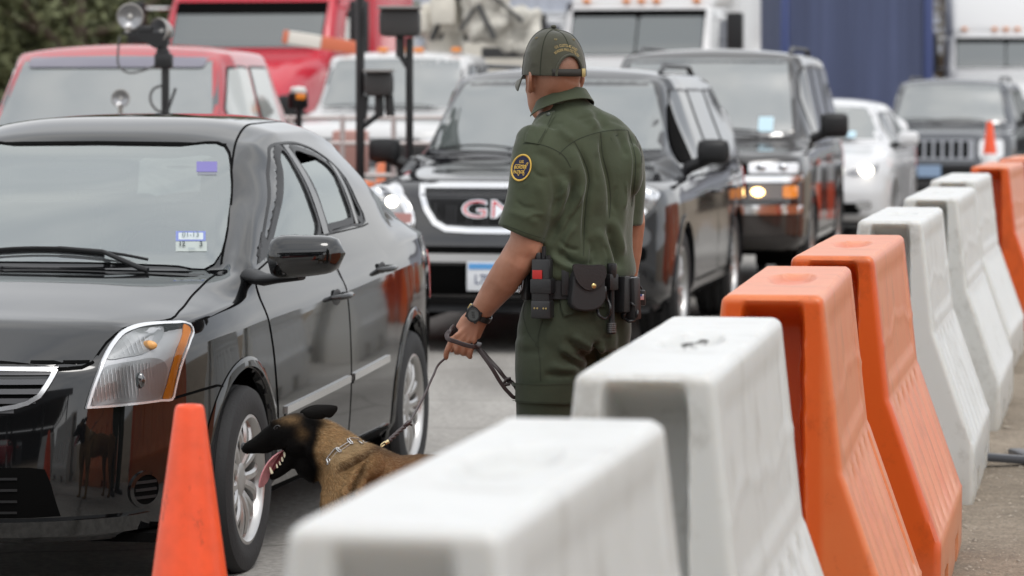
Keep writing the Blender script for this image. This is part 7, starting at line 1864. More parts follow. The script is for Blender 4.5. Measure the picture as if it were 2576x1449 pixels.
# panel seams, top button, eyelets
m = MB()
for k in range(6):
    ph = 2*math.pi*k/6
    pts = [crown(ph, t) for t in SM(.0 if k != 3 else .40, .97, 16)]; pts = [p+(p-CB).normalized()*.0034 for p in pts]
    m.tube(pts, .0010, 5)
local(m).build('panel_seam', M_SEAM, cap, 60)
m = MB(); m.ellipsoid(crown(0,.995)+Vector((0,0,.004)), (.009,.009,.0055), 14, 8); local(m).build('top_button', M_CAP, cap, 60)
m = MB()
for k in range(6):
    p0_ = crown(2*math.pi*(k+.5)/6, .62); nrm = (p0_-CB).normalized(); M_ = Matrix.Translation(p0_+nrm*.0026) @ nrm.to_track_quat('Z', 'Y').to_matrix().to_4x4()
    m.lathe([(.0022,.0),(.0026,.0012),(.0044,.0012),(.0048,0)], 14, M_, cap=False)
local(m).build('eyelet', mat('eyelet_tan', (.17,.13,.05), .7), cap, 60)
# arch binding, strap and buckle
m = MB(); pts = []
for t in SM(0, math.pi, 26):
    ph = math.pi+.52*math.cos(t); th = .315*math.sin(t); q = crown(ph, max(0.0, th)); pts.append(q+(q-CB).normalized()*.0022)
m.tube(pts, .0042, 8); local(m).build('arch_binding', M_CAP, cap, 60)
m = MB(); r0_, r1_ = [], []
for t in SM(-.48, .66, 24):
    q = crown(math.pi-t, 0); d = Vector((q.x-CB.x, q.y-CB.y, 0)).normalized()
    r0_.append(q+d*.0035+Vector((0,0,-.001))); r1_.append(q+d*.0035+Vector((0,0,.021)))
m.add(r0_+r1_, [(i, i+1, 24+i+1, 24+i) for i in range(23)]); st = local(m).build('strap', mat('strap_dark', (.020,.018,.014), .75), cap, 60); modbuild(st, [('SOLIDIFY', dict(thickness=.002))])
q = crown(math.pi-.62*-1 if False else math.pi+.62, 0); 
for s_try in (.52,): 
    qa = crown(math.pi+s_try, 0); qb = crown(math.pi-s_try, 0); q = qa if qa.x > qb.x else qb
    d = Vector((q.x-CB.x, q.y-CB.y, 0)).normalized(); m = MB(); rot_ = d.to_track_quat('Y', 'Z').to_matrix(); m.box(q+d*.006+Vector((0,0,.010)), (.017,.004,.025), rot=rot_, bev=.0015); local(m).build('buckle', mat('brass', (.50,.38,.17), .3, metal=.9), cap, 40)
# visor
m = MB(); V = []; n1, n2 = 25, 9
for i in range(n1):
    ph = -1.02+2.04*i/(n1-1)
    for j in range(n2):
        t = j/(n2-1); q = crown(ph, 0); e = .072*t*(math.cos(ph*1.35)**.5 if abs(ph) < 1.15 else 0)
        l_ = (.088*math.sin(ph))*(1+.04*t); V.append(Vector((0,0,0))+Vector(q)+HF*e-Vector((0,0,.012*t+.055*(abs(l_)/.088)**2*t*.9+.0)))
m.add(V, [(i*n2+j, (i+1)*n2+j, (i+1)*n2+j+1, i*n2+j+1) for i in range(n1-1) for j in range(n2-1)]); vo = local(m).build('visor', M_CAP, cap, 70); modbuild(vo, [('SOLIDIFY', dict(thickness=.004, offset=0)), ('SUBSURF', dict(levels=1))])
# embroidered words above the arch
M_TT = mat('tan_thread', (.34,.25,.10), .8)
def arc_text(s_, cx, cy, rad, size, name):
    """letters along an arc, photo units"""
    n = len(s_); mb = MB()
    def mp(x, y, z):
        a = x/rad; r_ = rad+y
        return CK.hit((cx+r_*math.sin(a)*1.0, cy-r_*math.cos(a)*1.0+ .12*x), .0036)
    return local(text_mb(s_, size, mp, sx=.70, bold=.10)).build(name, M_TT, cap, None)
arc_text('U.S. CUSTOMS AND', 1423, 160, 44, 9.2, 'cap_text'); arc_text('BORDER PROTECTION', 1425, 166, 39.5, 9.0, 'cap_text')

# ---------------------------------------------------------------- watch
M_W = mat('watch_black', (.012,.012,.013), .35); wc = W(1197,790,-.045); ax_ = (W(1212,781,-.02)-W(1176,838,.004)).normalized(); fc_ = (Vector((-.28,-1,.12))).normalized(); fc_ = (fc_-ax_*fc_.dot(ax_)).normalized(); sd2 = ax_.cross(fc_)
MW = Matrix((sd2, ax_, fc_)).transposed().to_4x4(); cA = W(1207,789,-.014)
m = MB(); rr_ = []
for k in range(28):
    t = 2*math.pi*k/28; o_ = sd2*(.036*math.cos(t))+fc_*(.029*math.sin(t)); nn = (sd2*(math.cos(t)/.036)+fc_*(math.sin(t)/.029)).normalized()
    rr_.append([cA+o_-ax_*.010, cA+o_+nn*.0035-ax_*.009, cA+o_+nn*.0035+ax_*.009, cA+o_+ax_*.010])
rr_.append(rr_[0]); V = [p for r_ in rr_ for p in r_]; m.add(V, [(k*4+j, (k+1)*4+j, (k+1)*4+j+1, k*4+j+1) for k in range(28) for j in range(3)])
wt = local(m).build('watch', M_W, officer, 50)
MWc = Matrix.Translation(cA+fc_*.029+sd2*-.004) @ MW
m = MB(); pr_ = []
for k in range(40):
    t = 2*math.pi*k/40; r_ = .0235*(1+.045*(1 if k % 10 in (4,5,6) else 0)); pr_.append((r_*math.cos(t), r_*math.sin(t)))
m.prism(pr_, 0, .011, MWc); m.lathe([(.0215,.011),(.0215,.0135),(.0185,.0140),(.0178,.0118)], 40, MWc, cap=False)
for k in range(4): m.box(MWc @ Vector((.0238*math.cos(.785+k*1.571), .0238*math.sin(.785+k*1.571), .007)), (.008,.006,.008), rot=MWc.to_3x3() @ Matrix.Rotation(.785+k*1.571, 3, 'Z'), bev=.0015)
local(m).build('case', M_W, wt, 35)
m = MB(); m.lathe([(.0178,.0120),(.001,.0120)], 32, MWc, cap=False); local(m).build('dial', mat('dial_grey', (.06,.065,.065), .15, spec=.6), wt, 50)
local(text_mb('2:59', .012, lambda x, y, z: MWc @ (Matrix.Rotation(R(-52), 4, 'Z') @ Vector((x, y, .0126))), bold=.0003)).build('digits', mat('digit', (.01,.01,.01), .5), wt, None)
m = MB(); m.box(cA+sd2*-.034+ax_*.004+fc_*.012, (.007,.016,.007), rot=MW.to_3x3(), bev=.001); local(m).build('keeper', mat('brass', (.50,.38,.17)), wt, 40)

# ---------------------------------------------------------------- belt and what hangs on it
WC = W(1452,722,.008); WA, WB_ = .176, .132
def bpos(vx, vy, out=0.0):
    """point and outward normal on the waist, where the photo shows column vx"""
    best = None
    for k in range(360):
        t = R(k); p = WC+TL*(WA*math.cos(t))+TF*(WB_*math.sin(t))
        if p.y > WC.y+.11: continue
        n_ = (TL*(math.cos(t)/WA)+TF*(math.sin(t)/WB_)).normalized()
        if n_.y > .25: continue
        x = CXP+FPX*(p.x+n_.x*out)/(p.y+n_.y*out); e = abs(x-vx)
        if best is None or e < best[0]: best = (e, p, n_)
    p, n_ = best[1].copy(), best[2]; p.z = W(vx, vy, p.y-ZO).z
    return p+n_*out, n_
def frame(vx, vy, out=0.0, roll=0.0):
    p, n_ = bpos(vx, vy, out); t_ = Vector((0,0,1)).cross(n_)*-1
    if t_.x < 0: t_ = -t_
    rot_ = Matrix((t_, n_, Vector((0,0,1)))).transposed()
    if roll: rot_ = rot_ @ Matrix.Rotation(roll, 3, 'Y')
    return Matrix.Translation(p) @ rot_.to_4x4(), rot_
m = MB(); zc_ = WC.z; rr_ = []
for k in range(64):
    t = 2*math.pi*k/64; n_ = (TL*(math.cos(t)/WA)+TF*(math.sin(t)/WB_)).normalized(); p = WC+TL*(WA*math.cos(t))+TF*(WB_*math.sin(t)); zz = W(1452,722).z
    rr_.append([Vector((p.x,p.y,zz-.027)), Vector((p.x,p.y,zz-.027))+n_*.005, Vector((p.x,p.y,zz+.027))+n_*.005, Vector((p.x,p.y,zz+.027))])
V = [p for r_ in rr_ for p in r_]; m.add(V, [(k*4+j, ((k+1) % 64)*4+j, ((k+1) % 64)*4+j+1, k*4+j+1) for k in range(64) for j in range(3)])
belt = local(m).build('duty_belt', M_NYL, officer, 50)
def pts5(*a): return C5(*a)
def rounded_pouch(vx, vy, w, h, d, bev, name, mt, roll=0, out=None, parent=belt, taper=None):
    M_, rot_ = frame(vx, vy, (out if out is not None else d/2+.004), roll)
    m = MB(); m.box(M_.translation, (w, d, h), rot=rot_, bev=bev, taper=taper); return local(m).build(name, mt, parent, 50), M_
# handcuff case with flap and snap
x_, y_ = C5((1038,470))[0]
M_, rot_ = frame(x_, y_, .022)
m = MB(); pl = [(-.052,.058),(-.050,.0),(-.047,-.030),(-.034,-.052),(-.012,-.060),(.014,-.060),(.036,-.052),(.048,-.030),(.051,.0),(.052,.040),(.044,.056)]
m.prism([tuple(p) for p in spl(pl, 30, True)], -.020, .018, M_ @ Matrix.Rotation(R(-90), 4, 'X') @ Matrix.Scale(-1, 4, (0,0,1)) @ Matrix.Scale(1, 4))
case = local(m).build('handcuff_case', M_NYL, belt, 40); modbuild(case, [('BEVEL', dict(width=.006, segments=3, limit_method='ANGLE'))])
m = MB(); fl = [(-.054,.060),(-.050,.040),(-.034,.008),(-.008,-.010),(.018,-.008),(.040,.008),(.052,.030),(.050,.056),(.0,.062)]
V = [M_ @ Vector((x, .0222, z)) for x, z in spl(fl, 36, True)]; n = len(V); V2 = [M_ @ Vector((x*.985, .026, z*.985)) for x, z in spl(fl, 36, True)]
m.add(V+V2, [tuple(range(n, 2*n))]+[(i, (i+1) % n, n+(i+1) % n, n+i) for i in range(n)]); fo = local(m).build('flap', M_LEATHER, case, 35)
m = MB(); m.lathe([(.0075,0),(.0075,.0015),(.005,.0035),(.001,.004)], 18, M_ @ Matrix.Translation((.012,.026,.001)) @ Matrix.Rotation(R(-90), 4, 'X')); local(m).build('snap', mat('brass', (.50,.38,.17)), case, 40)
# radio holder
x_, y_ = C5((762,470))[0]; M_, rot_ = frame(x_, y_, .026)
m = MB(); m.box(M_.translation, (.066,.044,.044), rot=rot_, bev=.006); hold = local(m).build('radio_holder', M_LEATHER, belt, 40)
radio = empty('radio', 'black handheld radio with a red mark in the officer\'s belt holder', 'radio', OFF[:])
m = MB(); m.box(M_ @ Vector((-.002,0,.004)), (.056,.034,.150), rot=rot_, bev=.006); m.box(M_ @ Vector((0,.003,-.068)), (.060,.038,.052), rot=rot_, bev=.005); rb = local(m).build('casing', mat('radio_black', (.014,.014,.015), .35), radio, 40)
m = MB(); m.lathe([(.010,0),(.010,.016),(.008,.019),(.001,.019)], 14, M_ @ Matrix.Translation((-.014,0,.078))); local(m).build('knob', M_BLACKPL, radio, 40)
m = MB(); m.lathe([(.008,0),(.008,.013),(.001,.014)], 14, M_ @ Matrix.Translation((.016,0,.076))); local(m).build('knob', M_BLACKPL, radio, 40)
m = MB(); m.tube([M_ @ Vector((.002,0,.075)), M_ @ Vector((.003,0,.115))], [.007,.006], 10); local(m).build('antenna', M_BLACKPL, radio, 40)
m = MB(); m.box(M_ @ Vector((-.010,.0205,.034)), (.030,.003,.026), rot=rot_, bev=.001); local(m).build('red_label', mat('red_label', (.42,.015,.012), .5), radio, 40)
for dx in (-.018,-.009,.010,.018):
    m = MB(); m.lathe([(.0030,0),(.0025,.002),(.0005,.002)], 10, M_ @ Matrix.Translation((dx,.022,-.064)) @ Matrix.Rotation(R(-90), 4, 'X')); local(m).build('contact', mat('brass', (.50,.38,.17)), radio, 40)
# key clip at the far left, snaps
x_, y_ = C5((648,480))[0]; o_, M2 = rounded_pouch(x_, y_, .030, .075, .018, .005, 'key_holder', M_LEATHER)
m = MB(); m.tube([M2 @ Vector(p) for p in ((-.006,.014,.025),(-.008,.020,.0),(0,.022,-.016),(.008,.018,-.004),(.008,.014,.020))], .0028, 8); local(m).build('clip', mat('steel_dark', (.25,.25,.26), .3, metal=.9), o_, 50)
for yy in (412,465):
    x_, y_ = C5((905,yy))[0]; M3, r3 = frame(x_, y_, .006); m = MB(); m.lathe([(.008,0),(.008,.002),(.005,.004),(.001,.0045)], 14, M3 @ Matrix.Rotation(R(-90), 4, 'X')); local(m).build('snap', M_BLACKPL, belt, 40)
x_, y_ = C5((905,450))[0]; rounded_pouch(x_, y_, .022, .075, .008, .002, 'belt_keeper', M_LEATHER)
# flashlight
x_, y_ = C5((1203,440))[0]; M4, r4 = frame(x_, y_, .022)
fl_ = empty('flashlight', 'slim black flashlight hanging beside the handcuff case on the belt', 'flashlight', OFF[:])
m = MB(); m.lathe([(.001,-.155),(.010,-.155),(.0125,-.152),(.0125,-.128),(.010,-.124),(.0085,-.118),(.0085,-.02),(.010,.0),(.014,.012),(.0148,.046),(.0135,.052),(.001,.052)], 20, M4); local(m).build('barrel', mat('torch_black', (.02,.02,.021), .35, metal=.5), fl_, 40)
m = MB(); [m.lathe([(.0128,-.150+.006*k),(.0134,-.148+.006*k),(.0128,-.146+.006*k)], 20, M4, cap=False) for k in range(5)]; local(m).build('knurl', mat('torch_grey', (.12,.12,.12), .4, metal=.6), fl_, 40)
m = MB(); m.box(M4 @ Vector((0,-.004,-.002)), (.036,.034,.050), rot=r4, bev=.008); local(m).build('torch_holder', M_LEATHER, belt, 40)
# magazine pouch, scabbard, glove clip, cords
x_, y_ = C5((1272,525))[0]; rounded_pouch(x_, y_, .030, .105, .040, .005, 'baton_pouch', M_LEATHER, R(2))
x_, y_ = C5((1325,550))[0]; o5, M5 = rounded_pouch(x_, y_, .036, .125, .050, .006, 'holster', M_LEATHER, R(-4), out=.030)
m = MB(); m.lathe([(.019,.03),(.021,.062),(.018,.064),(.016,.04)], 20, M5, cap=False); local(m).build('cup', mat('steel_dark', (.25,.25,.26)), o5, 40)
x_, y_ = C5((1398,550))[0]; p_ = W(x_, y_, .14); 
m = MB(); m.box(p_, (.020,.012,.048), bev=.006); o6 = local(m).build('fob', mat('radio_black', (.014,.014,.015)), belt, 40)
m = MB(); m.box(p_+Vector((0,-.0072,.003)), (.011,.001,.017)); fl6 = local(m).build('flag_field', mat('flag_white', (.7,.7,.7), .5), o6)
m = MB(); [m.box(p_+Vector((0,-.0079,-.004+.0035*k)), (.011,.0004,.0016)) for k in range(4)]; local(m).build('flag_stripes', mat('flag_red', (.5,.03,.03), .5), o6)
m = MB(); m.box(p_+Vector((-.003,-.0086,.0085)), (.005,.0004,.006)); local(m).build('flag_canton', mat('flag_blue', (.03,.06,.25), .5), o6)
m = MB(); m.tube([p_+Vector((-.03,-.02,.05)), p_+Vector((-.012,-.008,.045)), p_+Vector((0,0,.026))], .0035, 8); local(m).build('fob_loop', M_LEATHER, o6, 50)
for P in (((1140,470),(1150,540),(1112,600),(1120,660),(1160,684),(1190,650),(1188,590),(1165,540),(1160,480)), ((1300,560),(1345,600),(1368,650),(1350,690),(1310,700),(1282,672),(1290,640))):
    q = C5(*P); dd = -.135 if P[0][0] < 1200 else -.075
    m = MB(); m.tube([W(x, y, dd+.008*math.sin(i)) for i, (x, y) in enumerate(spl(q, 26))], .0046, 8); local(m).build('cord_loop', M_LEATHER, belt, 60)
# right side arm-hole seam is hidden; chest front placket
m = MB(); P = [WC+TF*(.137)+Vector((0,0,z)) for z in SM(.03,.42,10)]; m.tube(P, .006, 6, flat=.4); local(m).build('placket', M_SHIRT, shirt, 60)
# ================================================================ leash in the officer's hand
M_LEASH = mat('leash_leather', (.030,.017,.017), .42, bump=.2, bscale=200, bdist=.001)
leash = empty('leash', 'dark brown leather leash running from the officer\'s hand to the dog', 'leash', OFF[:])
def ribbon(pts, w, th, n=60, name='strap', parent=leash, twist=0.0, mt=None, face=None, base=OFF):
    P = [Vector(p) for p in spl(pts, n)]; rings = []
    for i, p in enumerate(P):
        t = (P[min(i+1, n-1)]-P[max(i-1, 0)]).normalized(); f = Vector(face or (0,-1,0)); f = (f-t*f.dot(t)).normalized(); f = Matrix.Rotation(twist*i/(n-1), 3, t) @ f
        s_ = t.cross(f); q = []
        for a in range(10):
            c_, d_ = math.cos(a*math.pi/5), math.sin(a*math.pi/5)
            q.append(p+s_*(w/2*math.copysign(abs(c_)**.5, c_))+f*(th/2*math.copysign(abs(d_)**.5, d_)))
        rings.append(q)
    m = MB(); m.rings(rings); m.v = [(v[0]-base.x, v[1]-base.y, v[2]) for v in m.v]
    return m.build(name, mt or M_LEASH, parent, 60)
ZD = 9.62
def D(vx, vy, dy=0.0): return PX(vx, vy, ZD+dy)
ribbon([W(1131,833,.012), W(1124,843,-.012), W(1126,851,-.024), W(1148,860,-.032), W(1172,868,-.034), W(1196,872,-.030), W(1204,868,-.012), W(1206,862,.015)], .0135, .0028, name='hand_strap')
ribbon([W(1130,840,.02), W(1134,828,.03), W(1143,818,.038)], .010, .003, 12, 'strap_end')
ribbon([W(1200,874,.0), W(1218,898,-.01), W(1240,930,-.02), W(1258,960,-.02), W(1278,986,-.02), W(1296,1000,-.02), W(1303,994,-.015), W(1298,975,-.01), W(1288,962,-.01), W(1270,950,-.01), W(1258,934,-.01), W(1232,905,0), W(1206,874,.005)], .012, .003, 110, 'hanging_loop', twist=.5)
ribbon([W(1204,874,.01), W(1222,896,.008), W(1246,922,.005), W(1268,950,.0), W(1282,964,-.004)], .009, .003, 40, 'loop_strap', twist=-.6)
m = MB(); c_ = W(1276,958,-.012); m.v = []; m.tube([W(1268,964,-.016), W(1274,954,-.022), W(1284,952,-.016)], .0048, 8); m.tube([W(1264,966,-.01), W(1272,968,-.02), W(1282,966,-.014)], .005, 8); m.v = [(v[0]-OFF.x, v[1]-OFF.y, v[2]) for v in m.v]; m.build('keeper_knot', M_LEASH, leash, 60)
lead = [W(1122,900,.005), W(1108,912,-.01), D(1090,945,.42), D(1065,1000,.30), D(1040,1045,.18), D(1024,1072,.08)]
ribbon(lead, .0068, .004, 50, 'lead', twist=1.2)
# braided end and brass swivel snap
A0, A1 = D(1030,1062,.10), D(975,1112,.0)
for ph in (0, 2.09, 4.19):
    pts = []
    for k in range(40):
        t = k/39; p = A0.lerp(A1, t); a = ph+t*13; pts.append(p+Vector((.0052*math.cos(a), .0052*math.sin(a), .0040*math.sin(a*1.0+.7))))
    m = MB(); m.tube(pts, .0042, 7); m.v = [(v[0]-OFF.x, v[1]-OFF.y, v[2]) for v in m.v]; m.build('braid', M_LEASH, leash, 60)
ribbon([D(1036,1070,.06), D(1026,1066,.04), D(1015,1072,.04)], .006, .003, 12, 'braid_tail')
M_BR = mat('brass', (.50,.38,.17)); M_BR2 = mat('bright_brass', (.75,.62,.36), .25, metal=1)
m = MB(); S0, S1 = D(978,1110,-.003), D(958,1121,-.01)
m.tube([S0, S0.lerp(S1,.25)], [.006,.0055], 10); m.tube([S0.lerp(S1,.25), S0.lerp(S1,.45)], [.0045,.0065], 10); u = Vector((.35,0,.94))
m.tube([S0.lerp(S1,.45)+u*.004, S0.lerp(S1,.7)+u*.006, S1+u*.003, S1-u*.003, S0.lerp(S1,.7)-u*.006, S0.lerp(S1,.45)-u*.004], .0022, 8); m.v = [(v[0]-OFF.x, v[1]-OFF.y, v[2]) for v in m.v]; m.build('snap_hook', M_BR2, leash, 60)

# ================================================================ the dog
def cmat(name, rough=.6, sheen=.15, spec=.35):
    m = bpy.data.materials.new(name); m.use_nodes = True; nt = m.node_tree; b = nt.nodes['Principled BSDF']; a = nt.nodes.new('ShaderNodeAttribute'); a.attribute_name = 'coat'
    nt.links.new(a.outputs['Color'], b.inputs['Base Color']); b.inputs['Roughness'].default_value = rough; b.inputs['Specular IOR Level'].default_value = spec; b.inputs['Sheen Weight'].default_value = sheen
    return m
M_COAT = cmat('dog_coat', .75, 0, .07); M_FUR = cmat('dog_fur', .7, 0, .05)
DO = D(960, 1200); DO.z = 0
dog = empty('dog', 'brown working dog with a black face, panting, facing left beside the black sedan', 'dog', DO[:])
def dl(m): m.v = [(v[0]-DO.x, v[1]-DO.y, v[2]) for v in m.v]; return m
def E(x, y, dy=0.0): return D((900+.4658*x)/1.59, (1550+.4658*y)/1.59, dy)
SX = Vector((1,0,0)); SY = Vector((0,1,0)); SZ = Vector((0,0,1)); Q_ = .4658/1.59*ZD/FPX      # metres per crop unit
def oring(c, axis, ru, rv, n=28, p=2.1, squash=0.0):
    """ring across 'axis': ru in the picture plane, rv towards the camera"""
    t = Vector(axis).normalized(); u = SY.cross(t).normalized(); out = []
    if u.z < 0: u = -u
    for k in range(n):
        a = 2*math.pi*k/n; c_, s_ = math.cos(a), math.sin(a)
        out.append(Vector(c)+u*(ru*math.copysign(abs(s_)**(2/p), s_))+SY*(rv*math.copysign(abs(c_)**(2/p), c_)))
    return out
def ochain(keys, n, mb, base_dy=0.0, p=2.1):
    """keys: (x, y, dy, half height in crop units, half width in m)"""
    K = np.array(keys, float); Qk = crv(np.arange(len(K)), K, np.linspace(0, len(K)-1, n)); C_ = [E(q[0], q[1], q[2]+base_dy) for q in Qk]; R_ = []
    for i, q in enumerate(Qk):
        t = C_[min(i+1, n-1)]-C_[max(i-1, 0)]; t.y *= .6
        R_.append(oring(C_[i], t, q[3]*Q_, q[4], 28, p))
    mb.rings(R_)
g = MB()
# skull and upper muzzle
ochain([(148,515,0,14,.010),(160,517,0,38,.018),(200,520,0,56,.0225),(260,500,0,70,.0245),(330,468,0,86,.028),(400,432,0,108,.034),(460,410,0,135,.046),(540,392,0,150,.056),(620,375,0,158,.061),(700,380,0,150,.060),(770,410,0,130,.055),(820,440,0,100,.045)], 30, g)

for s_ in (-1, 1):
    g.ellipsoid(E(440,300,s_*.024), (.020,.012,.010), 12, 8); g.ellipsoid(E(640,470,s_*.040), (.045,.022,.040), 14, 10); g.ellipsoid(E(300,525,s_*.012), (.040,.011,.015), 12, 8)
# lower jaw, opened
ochain([(385,775,0,16,.011),(415,765,0,32,.016),(470,722,0,46,.020),(530,660,0,62,.026),(585,590,0,86,.036),(640,520,0,100,.046)], 14, g)
# neck, throat ruff
ochain([(660,400,0,150,.055),(740,430,0,178,.064),(820,470,0,200,.074),(900,540,.005,225,.085),(985,620,.015,250,.098),(1060,700,.03,265,.108)], 18, g)
g.ellipsoid(E(700,640,0), (.036,.045,.050), 14, 10); g.ellipsoid(E(745,720,0), (.024,.035,.034), 12, 8)
# trunk: chest, ribs, loin, croup (turned a little away)
ochain([(880,800,.0,190,.080),(980,800,.015,270,.104),(1090,800,.04,320,.122),(1200,815,.07,330,.130),(1350,850,.105,305,.132),(1500,868,.14,278,.130),(1640,850,.17,275,.122),(1790,850,.21,275,.112),(1950,880,.26,262,.104),(2120,905,.32,248,.104),(2270,920,.37,230,.100),(2380,950,.41,180,.080),(2440,980,.43,110,.05)], 44, g, p=2.2)
g.ellipsoid(E(1010,860,-.075), (.060,.045,.105), 16, 12); g.ellipsoid(E(1180,640,-.04), (.065,.06,.055), 16, 12)
def leg(pts, rr, mb=g): mb.tube([Vector(p) for p in spl(pts, 22)], list(crv(np.arange(len(rr)), np.array(rr, float), np.linspace(0, len(rr)-1, 22))), 16)
def gz(x, z, dy): p = E(x, 800, dy); return Vector((p.x, p.y, z))
def paw(c, mb):
    c = Vector(c)
    for k, (a, b) in enumerate(((-.020,.0),(-.007,-.010),(.007,-.010),(.020,.0))):
        mb.tube([c+Vector((.0,a,.030)), c+Vector((-.028,a*1.2,.026)), c+Vector((-.046+abs(a)*.3,a*1.3,.012))], [.016,.014,.010], 10)
    mb.ellipsoid(c+Vector((-.012,0,.020)), (.032,.028,.020), 14, 8)
for dy in (-.085, .095):
    x0 = 985+ (18 if dy > 0 else 0)
    leg([gz(x0+90,.47,dy*.75), gz(x0+10,.40,dy), gz(x0+40,.31,dy), gz(x0+20,.21,dy), gz(x0+10,.12,dy), gz(x0+0,.065,dy), gz(x0-15,.03,dy)], [.075,.062,.042,.029,.024,.021,.022]); paw(gz(x0-10,.0,dy), g)
for dy, k in ((.27,0), (.46,-70)):
    leg([gz(2200+k,.50,dy+.02), gz(2130+k,.40,dy), gz(2070+k,.31,dy), gz(2170+k,.25,dy), gz(2290+k,.185,dy), gz(2265+k,.10,dy), gz(2245+k,.045,dy)], [.095,.085,.058,.040,.026,.022,.023]); paw(gz(2240+k,.0,dy), g)
leg([gz(2400,.52,.42), gz(2560,.42,.47), gz(2640,.28,.50), gz(2660,.18,.51), gz(2620,.12,.51)], [.03,.028,.026,.020,.008])
dogb = remesh_obj(dl(g), 'body', M_COAT, .0046, 7, dog)
def foldd(o, folds, noise=()): fold(o, folds, DO, noise)
def c6(*a): return [((900+.4658*x)/1.59, (1550+.4658*y)/1.59) for x, y in a]
foldd(dogb, [(c6((960,650),(1080,620),(1200,560)), 6, .005), (c6((950,740),(1060,690),(1180,620),(1260,560)), 5, -.009), (c6((1060,1000),(1080,880),(1130,760),(1200,660),(1260,600)), 6, -.011), (c6((1010,980),(1035,860),(1085,760),(1160,660)), 9, .009),
    (c6((1110,1010),(1130,900),(1170,800),(1230,700)), 7, .007), (c6((800,560),(860,660),(850,740)), 8, -.004), (c6((780,520),(800,600),(770,700)), 7, .005), (c6((330,345),(380,290),(400,262)), 4, -.003), (c6((190,555),(240,590),(330,588),(420,560)), 3.2, -.003), (c6((420,560),(480,540),(545,510)), 3, -.004),
    (c6((640,470),(700,520),(740,600)), 8, .005), (c6((860,880),(840,960),(845,1060)), 9, .004)], noise=((14, .0016, .7), (33, .0010, 1)))
def coat(co, rnd):
    """natural coat colours from the place on the body (photo crop units)"""
    w_ = co+np.array([DO.x, DO.y, 0]); px = CXP+FPX*w_[:, 0]/w_[:, 1]; py = HOR+FPX*(CAMH-w_[:, 2])/w_[:, 1]
    x = (px*1.59-900)/.4658; y = (py*1.59-1550)/.4658
    z = w_[:, 2]
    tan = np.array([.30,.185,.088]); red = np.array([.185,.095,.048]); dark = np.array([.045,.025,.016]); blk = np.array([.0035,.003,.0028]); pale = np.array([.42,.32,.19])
    def ss(a, b, v): t = np.clip((v-a)/(b-a), 0, 1); return t*t*(3-2*t)
    nz = .5+.5*np.sin(x*.021+2.2*np.sin(y*.017))*np.cos(y*.023+1.1*np.sin(x*.013)); fine = rnd.random(len(x))
    c = tan[None]*(.8+.4*fine[:, None])
    f = (ss(1150, 1500, x)*.75+.15*nz)[:, None]; c = c*(1-f)+red[None]*(.75+.5*fine[:, None])*f
    f = (np.exp(-((y-(520+.08*(x-1300)))/55)**2)*ss(1150, 1350, x)*.55)[:, None]; c = c*(1-f)+dark[None]*f
    f = (np.exp(-(((x-1085)*.35+(y-520)*.9)/85)**2)*ss(850, 950, x)*(1-ss(1150, 1300, x))*.5)[:, None]; c = c*(1-f)+pale[None]*f
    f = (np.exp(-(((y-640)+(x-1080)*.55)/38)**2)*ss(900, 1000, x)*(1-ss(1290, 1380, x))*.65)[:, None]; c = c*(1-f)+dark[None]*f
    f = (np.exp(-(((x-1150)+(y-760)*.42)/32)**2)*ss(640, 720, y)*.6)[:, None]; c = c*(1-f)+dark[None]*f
    # black mask, muzzle, cheeks, throat
    m1 = 1-ss(0, 1, (x-(790+.02*(y-500)+18*np.sin(y*.02)))/80+.5); m1 = np.maximum(m1, (1-ss(740, 800, x))*ss(560, 640, y)); m1 = np.where(z < .3, 0, m1)
    c = c*(1-m1[:, None])+blk[None]*m1[:, None]
    br = (np.exp(-(((x-560)/95)**2+((y-275)/42)**2))*.50+np.exp(-(((x-665)/50)**2+((y-385)/60)**2))*.30)*(m1 > .3); br = np.clip(br*(.6+.8*fine), 0, .8)[:, None]; c = c*(1-br)+(tan*.85)[None]*br
    f = (np.exp(-(((x-752)/105)**2+((y-300)/85)**2)**2)*.97*(z > .3))[:, None]; c = c*(1-f)+blk[None]*f
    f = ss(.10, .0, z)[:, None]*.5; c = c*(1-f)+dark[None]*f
    return np.clip(c, 0, 1)
def set_coat(me, col):
    a = me.color_attributes.new('coat', 'FLOAT_COLOR', 'POINT'); a.data.foreach_set('color', np.hstack([col, np.ones((len(col), 1))]).ravel())
nrng = np.random.default_rng(5)
def vcos(me): n = len(me.vertices); c = np.empty(n*3); me.vertices.foreach_get('co', c); return c.reshape(-1, 3)
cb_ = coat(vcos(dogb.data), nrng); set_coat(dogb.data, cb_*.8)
# short coat hair: thin tapered blades combed along the body
me = dogb.data; me.calc_loop_triangles(); nt_ = len(me.loop_triangles); tri = np.empty(nt_*3, np.int32); me.loop_triangles.foreach_get('vertices', tri); tri = tri.reshape(-1, 3)
co = vcos(me); vn = np.empty(len(co)*3); me.vertex_normals.foreach_get('vector', vn); vn = vn.reshape(-1, 3)
ar = np.linalg.norm(np.cross(co[tri[:, 1]]-co[tri[:, 0]], co[tri[:, 2]]-co[tri[:, 0]]), axis=1); zt = co[tri[:, 0], 2]; wx = co[tri[:, 0], 0]+DO.x
ar = ar*np.where(zt > .35, 1, .25)*np.where(vn[tri[:, 0], 1] < .45, 1.0, .25)
NH = 110000; pick = nrng.choice(nt_, NH, p=ar/ar.sum()); b1 = nrng.random((NH, 1)); b2 = nrng.random((NH, 1))*(1-b1)
P = co[tri[pick, 0]]*(1-b1-b2)+co[tri[pick, 1]]*b1+co[tri[pick, 2]]*b2; Nn = vn[tri[pick, 0]]
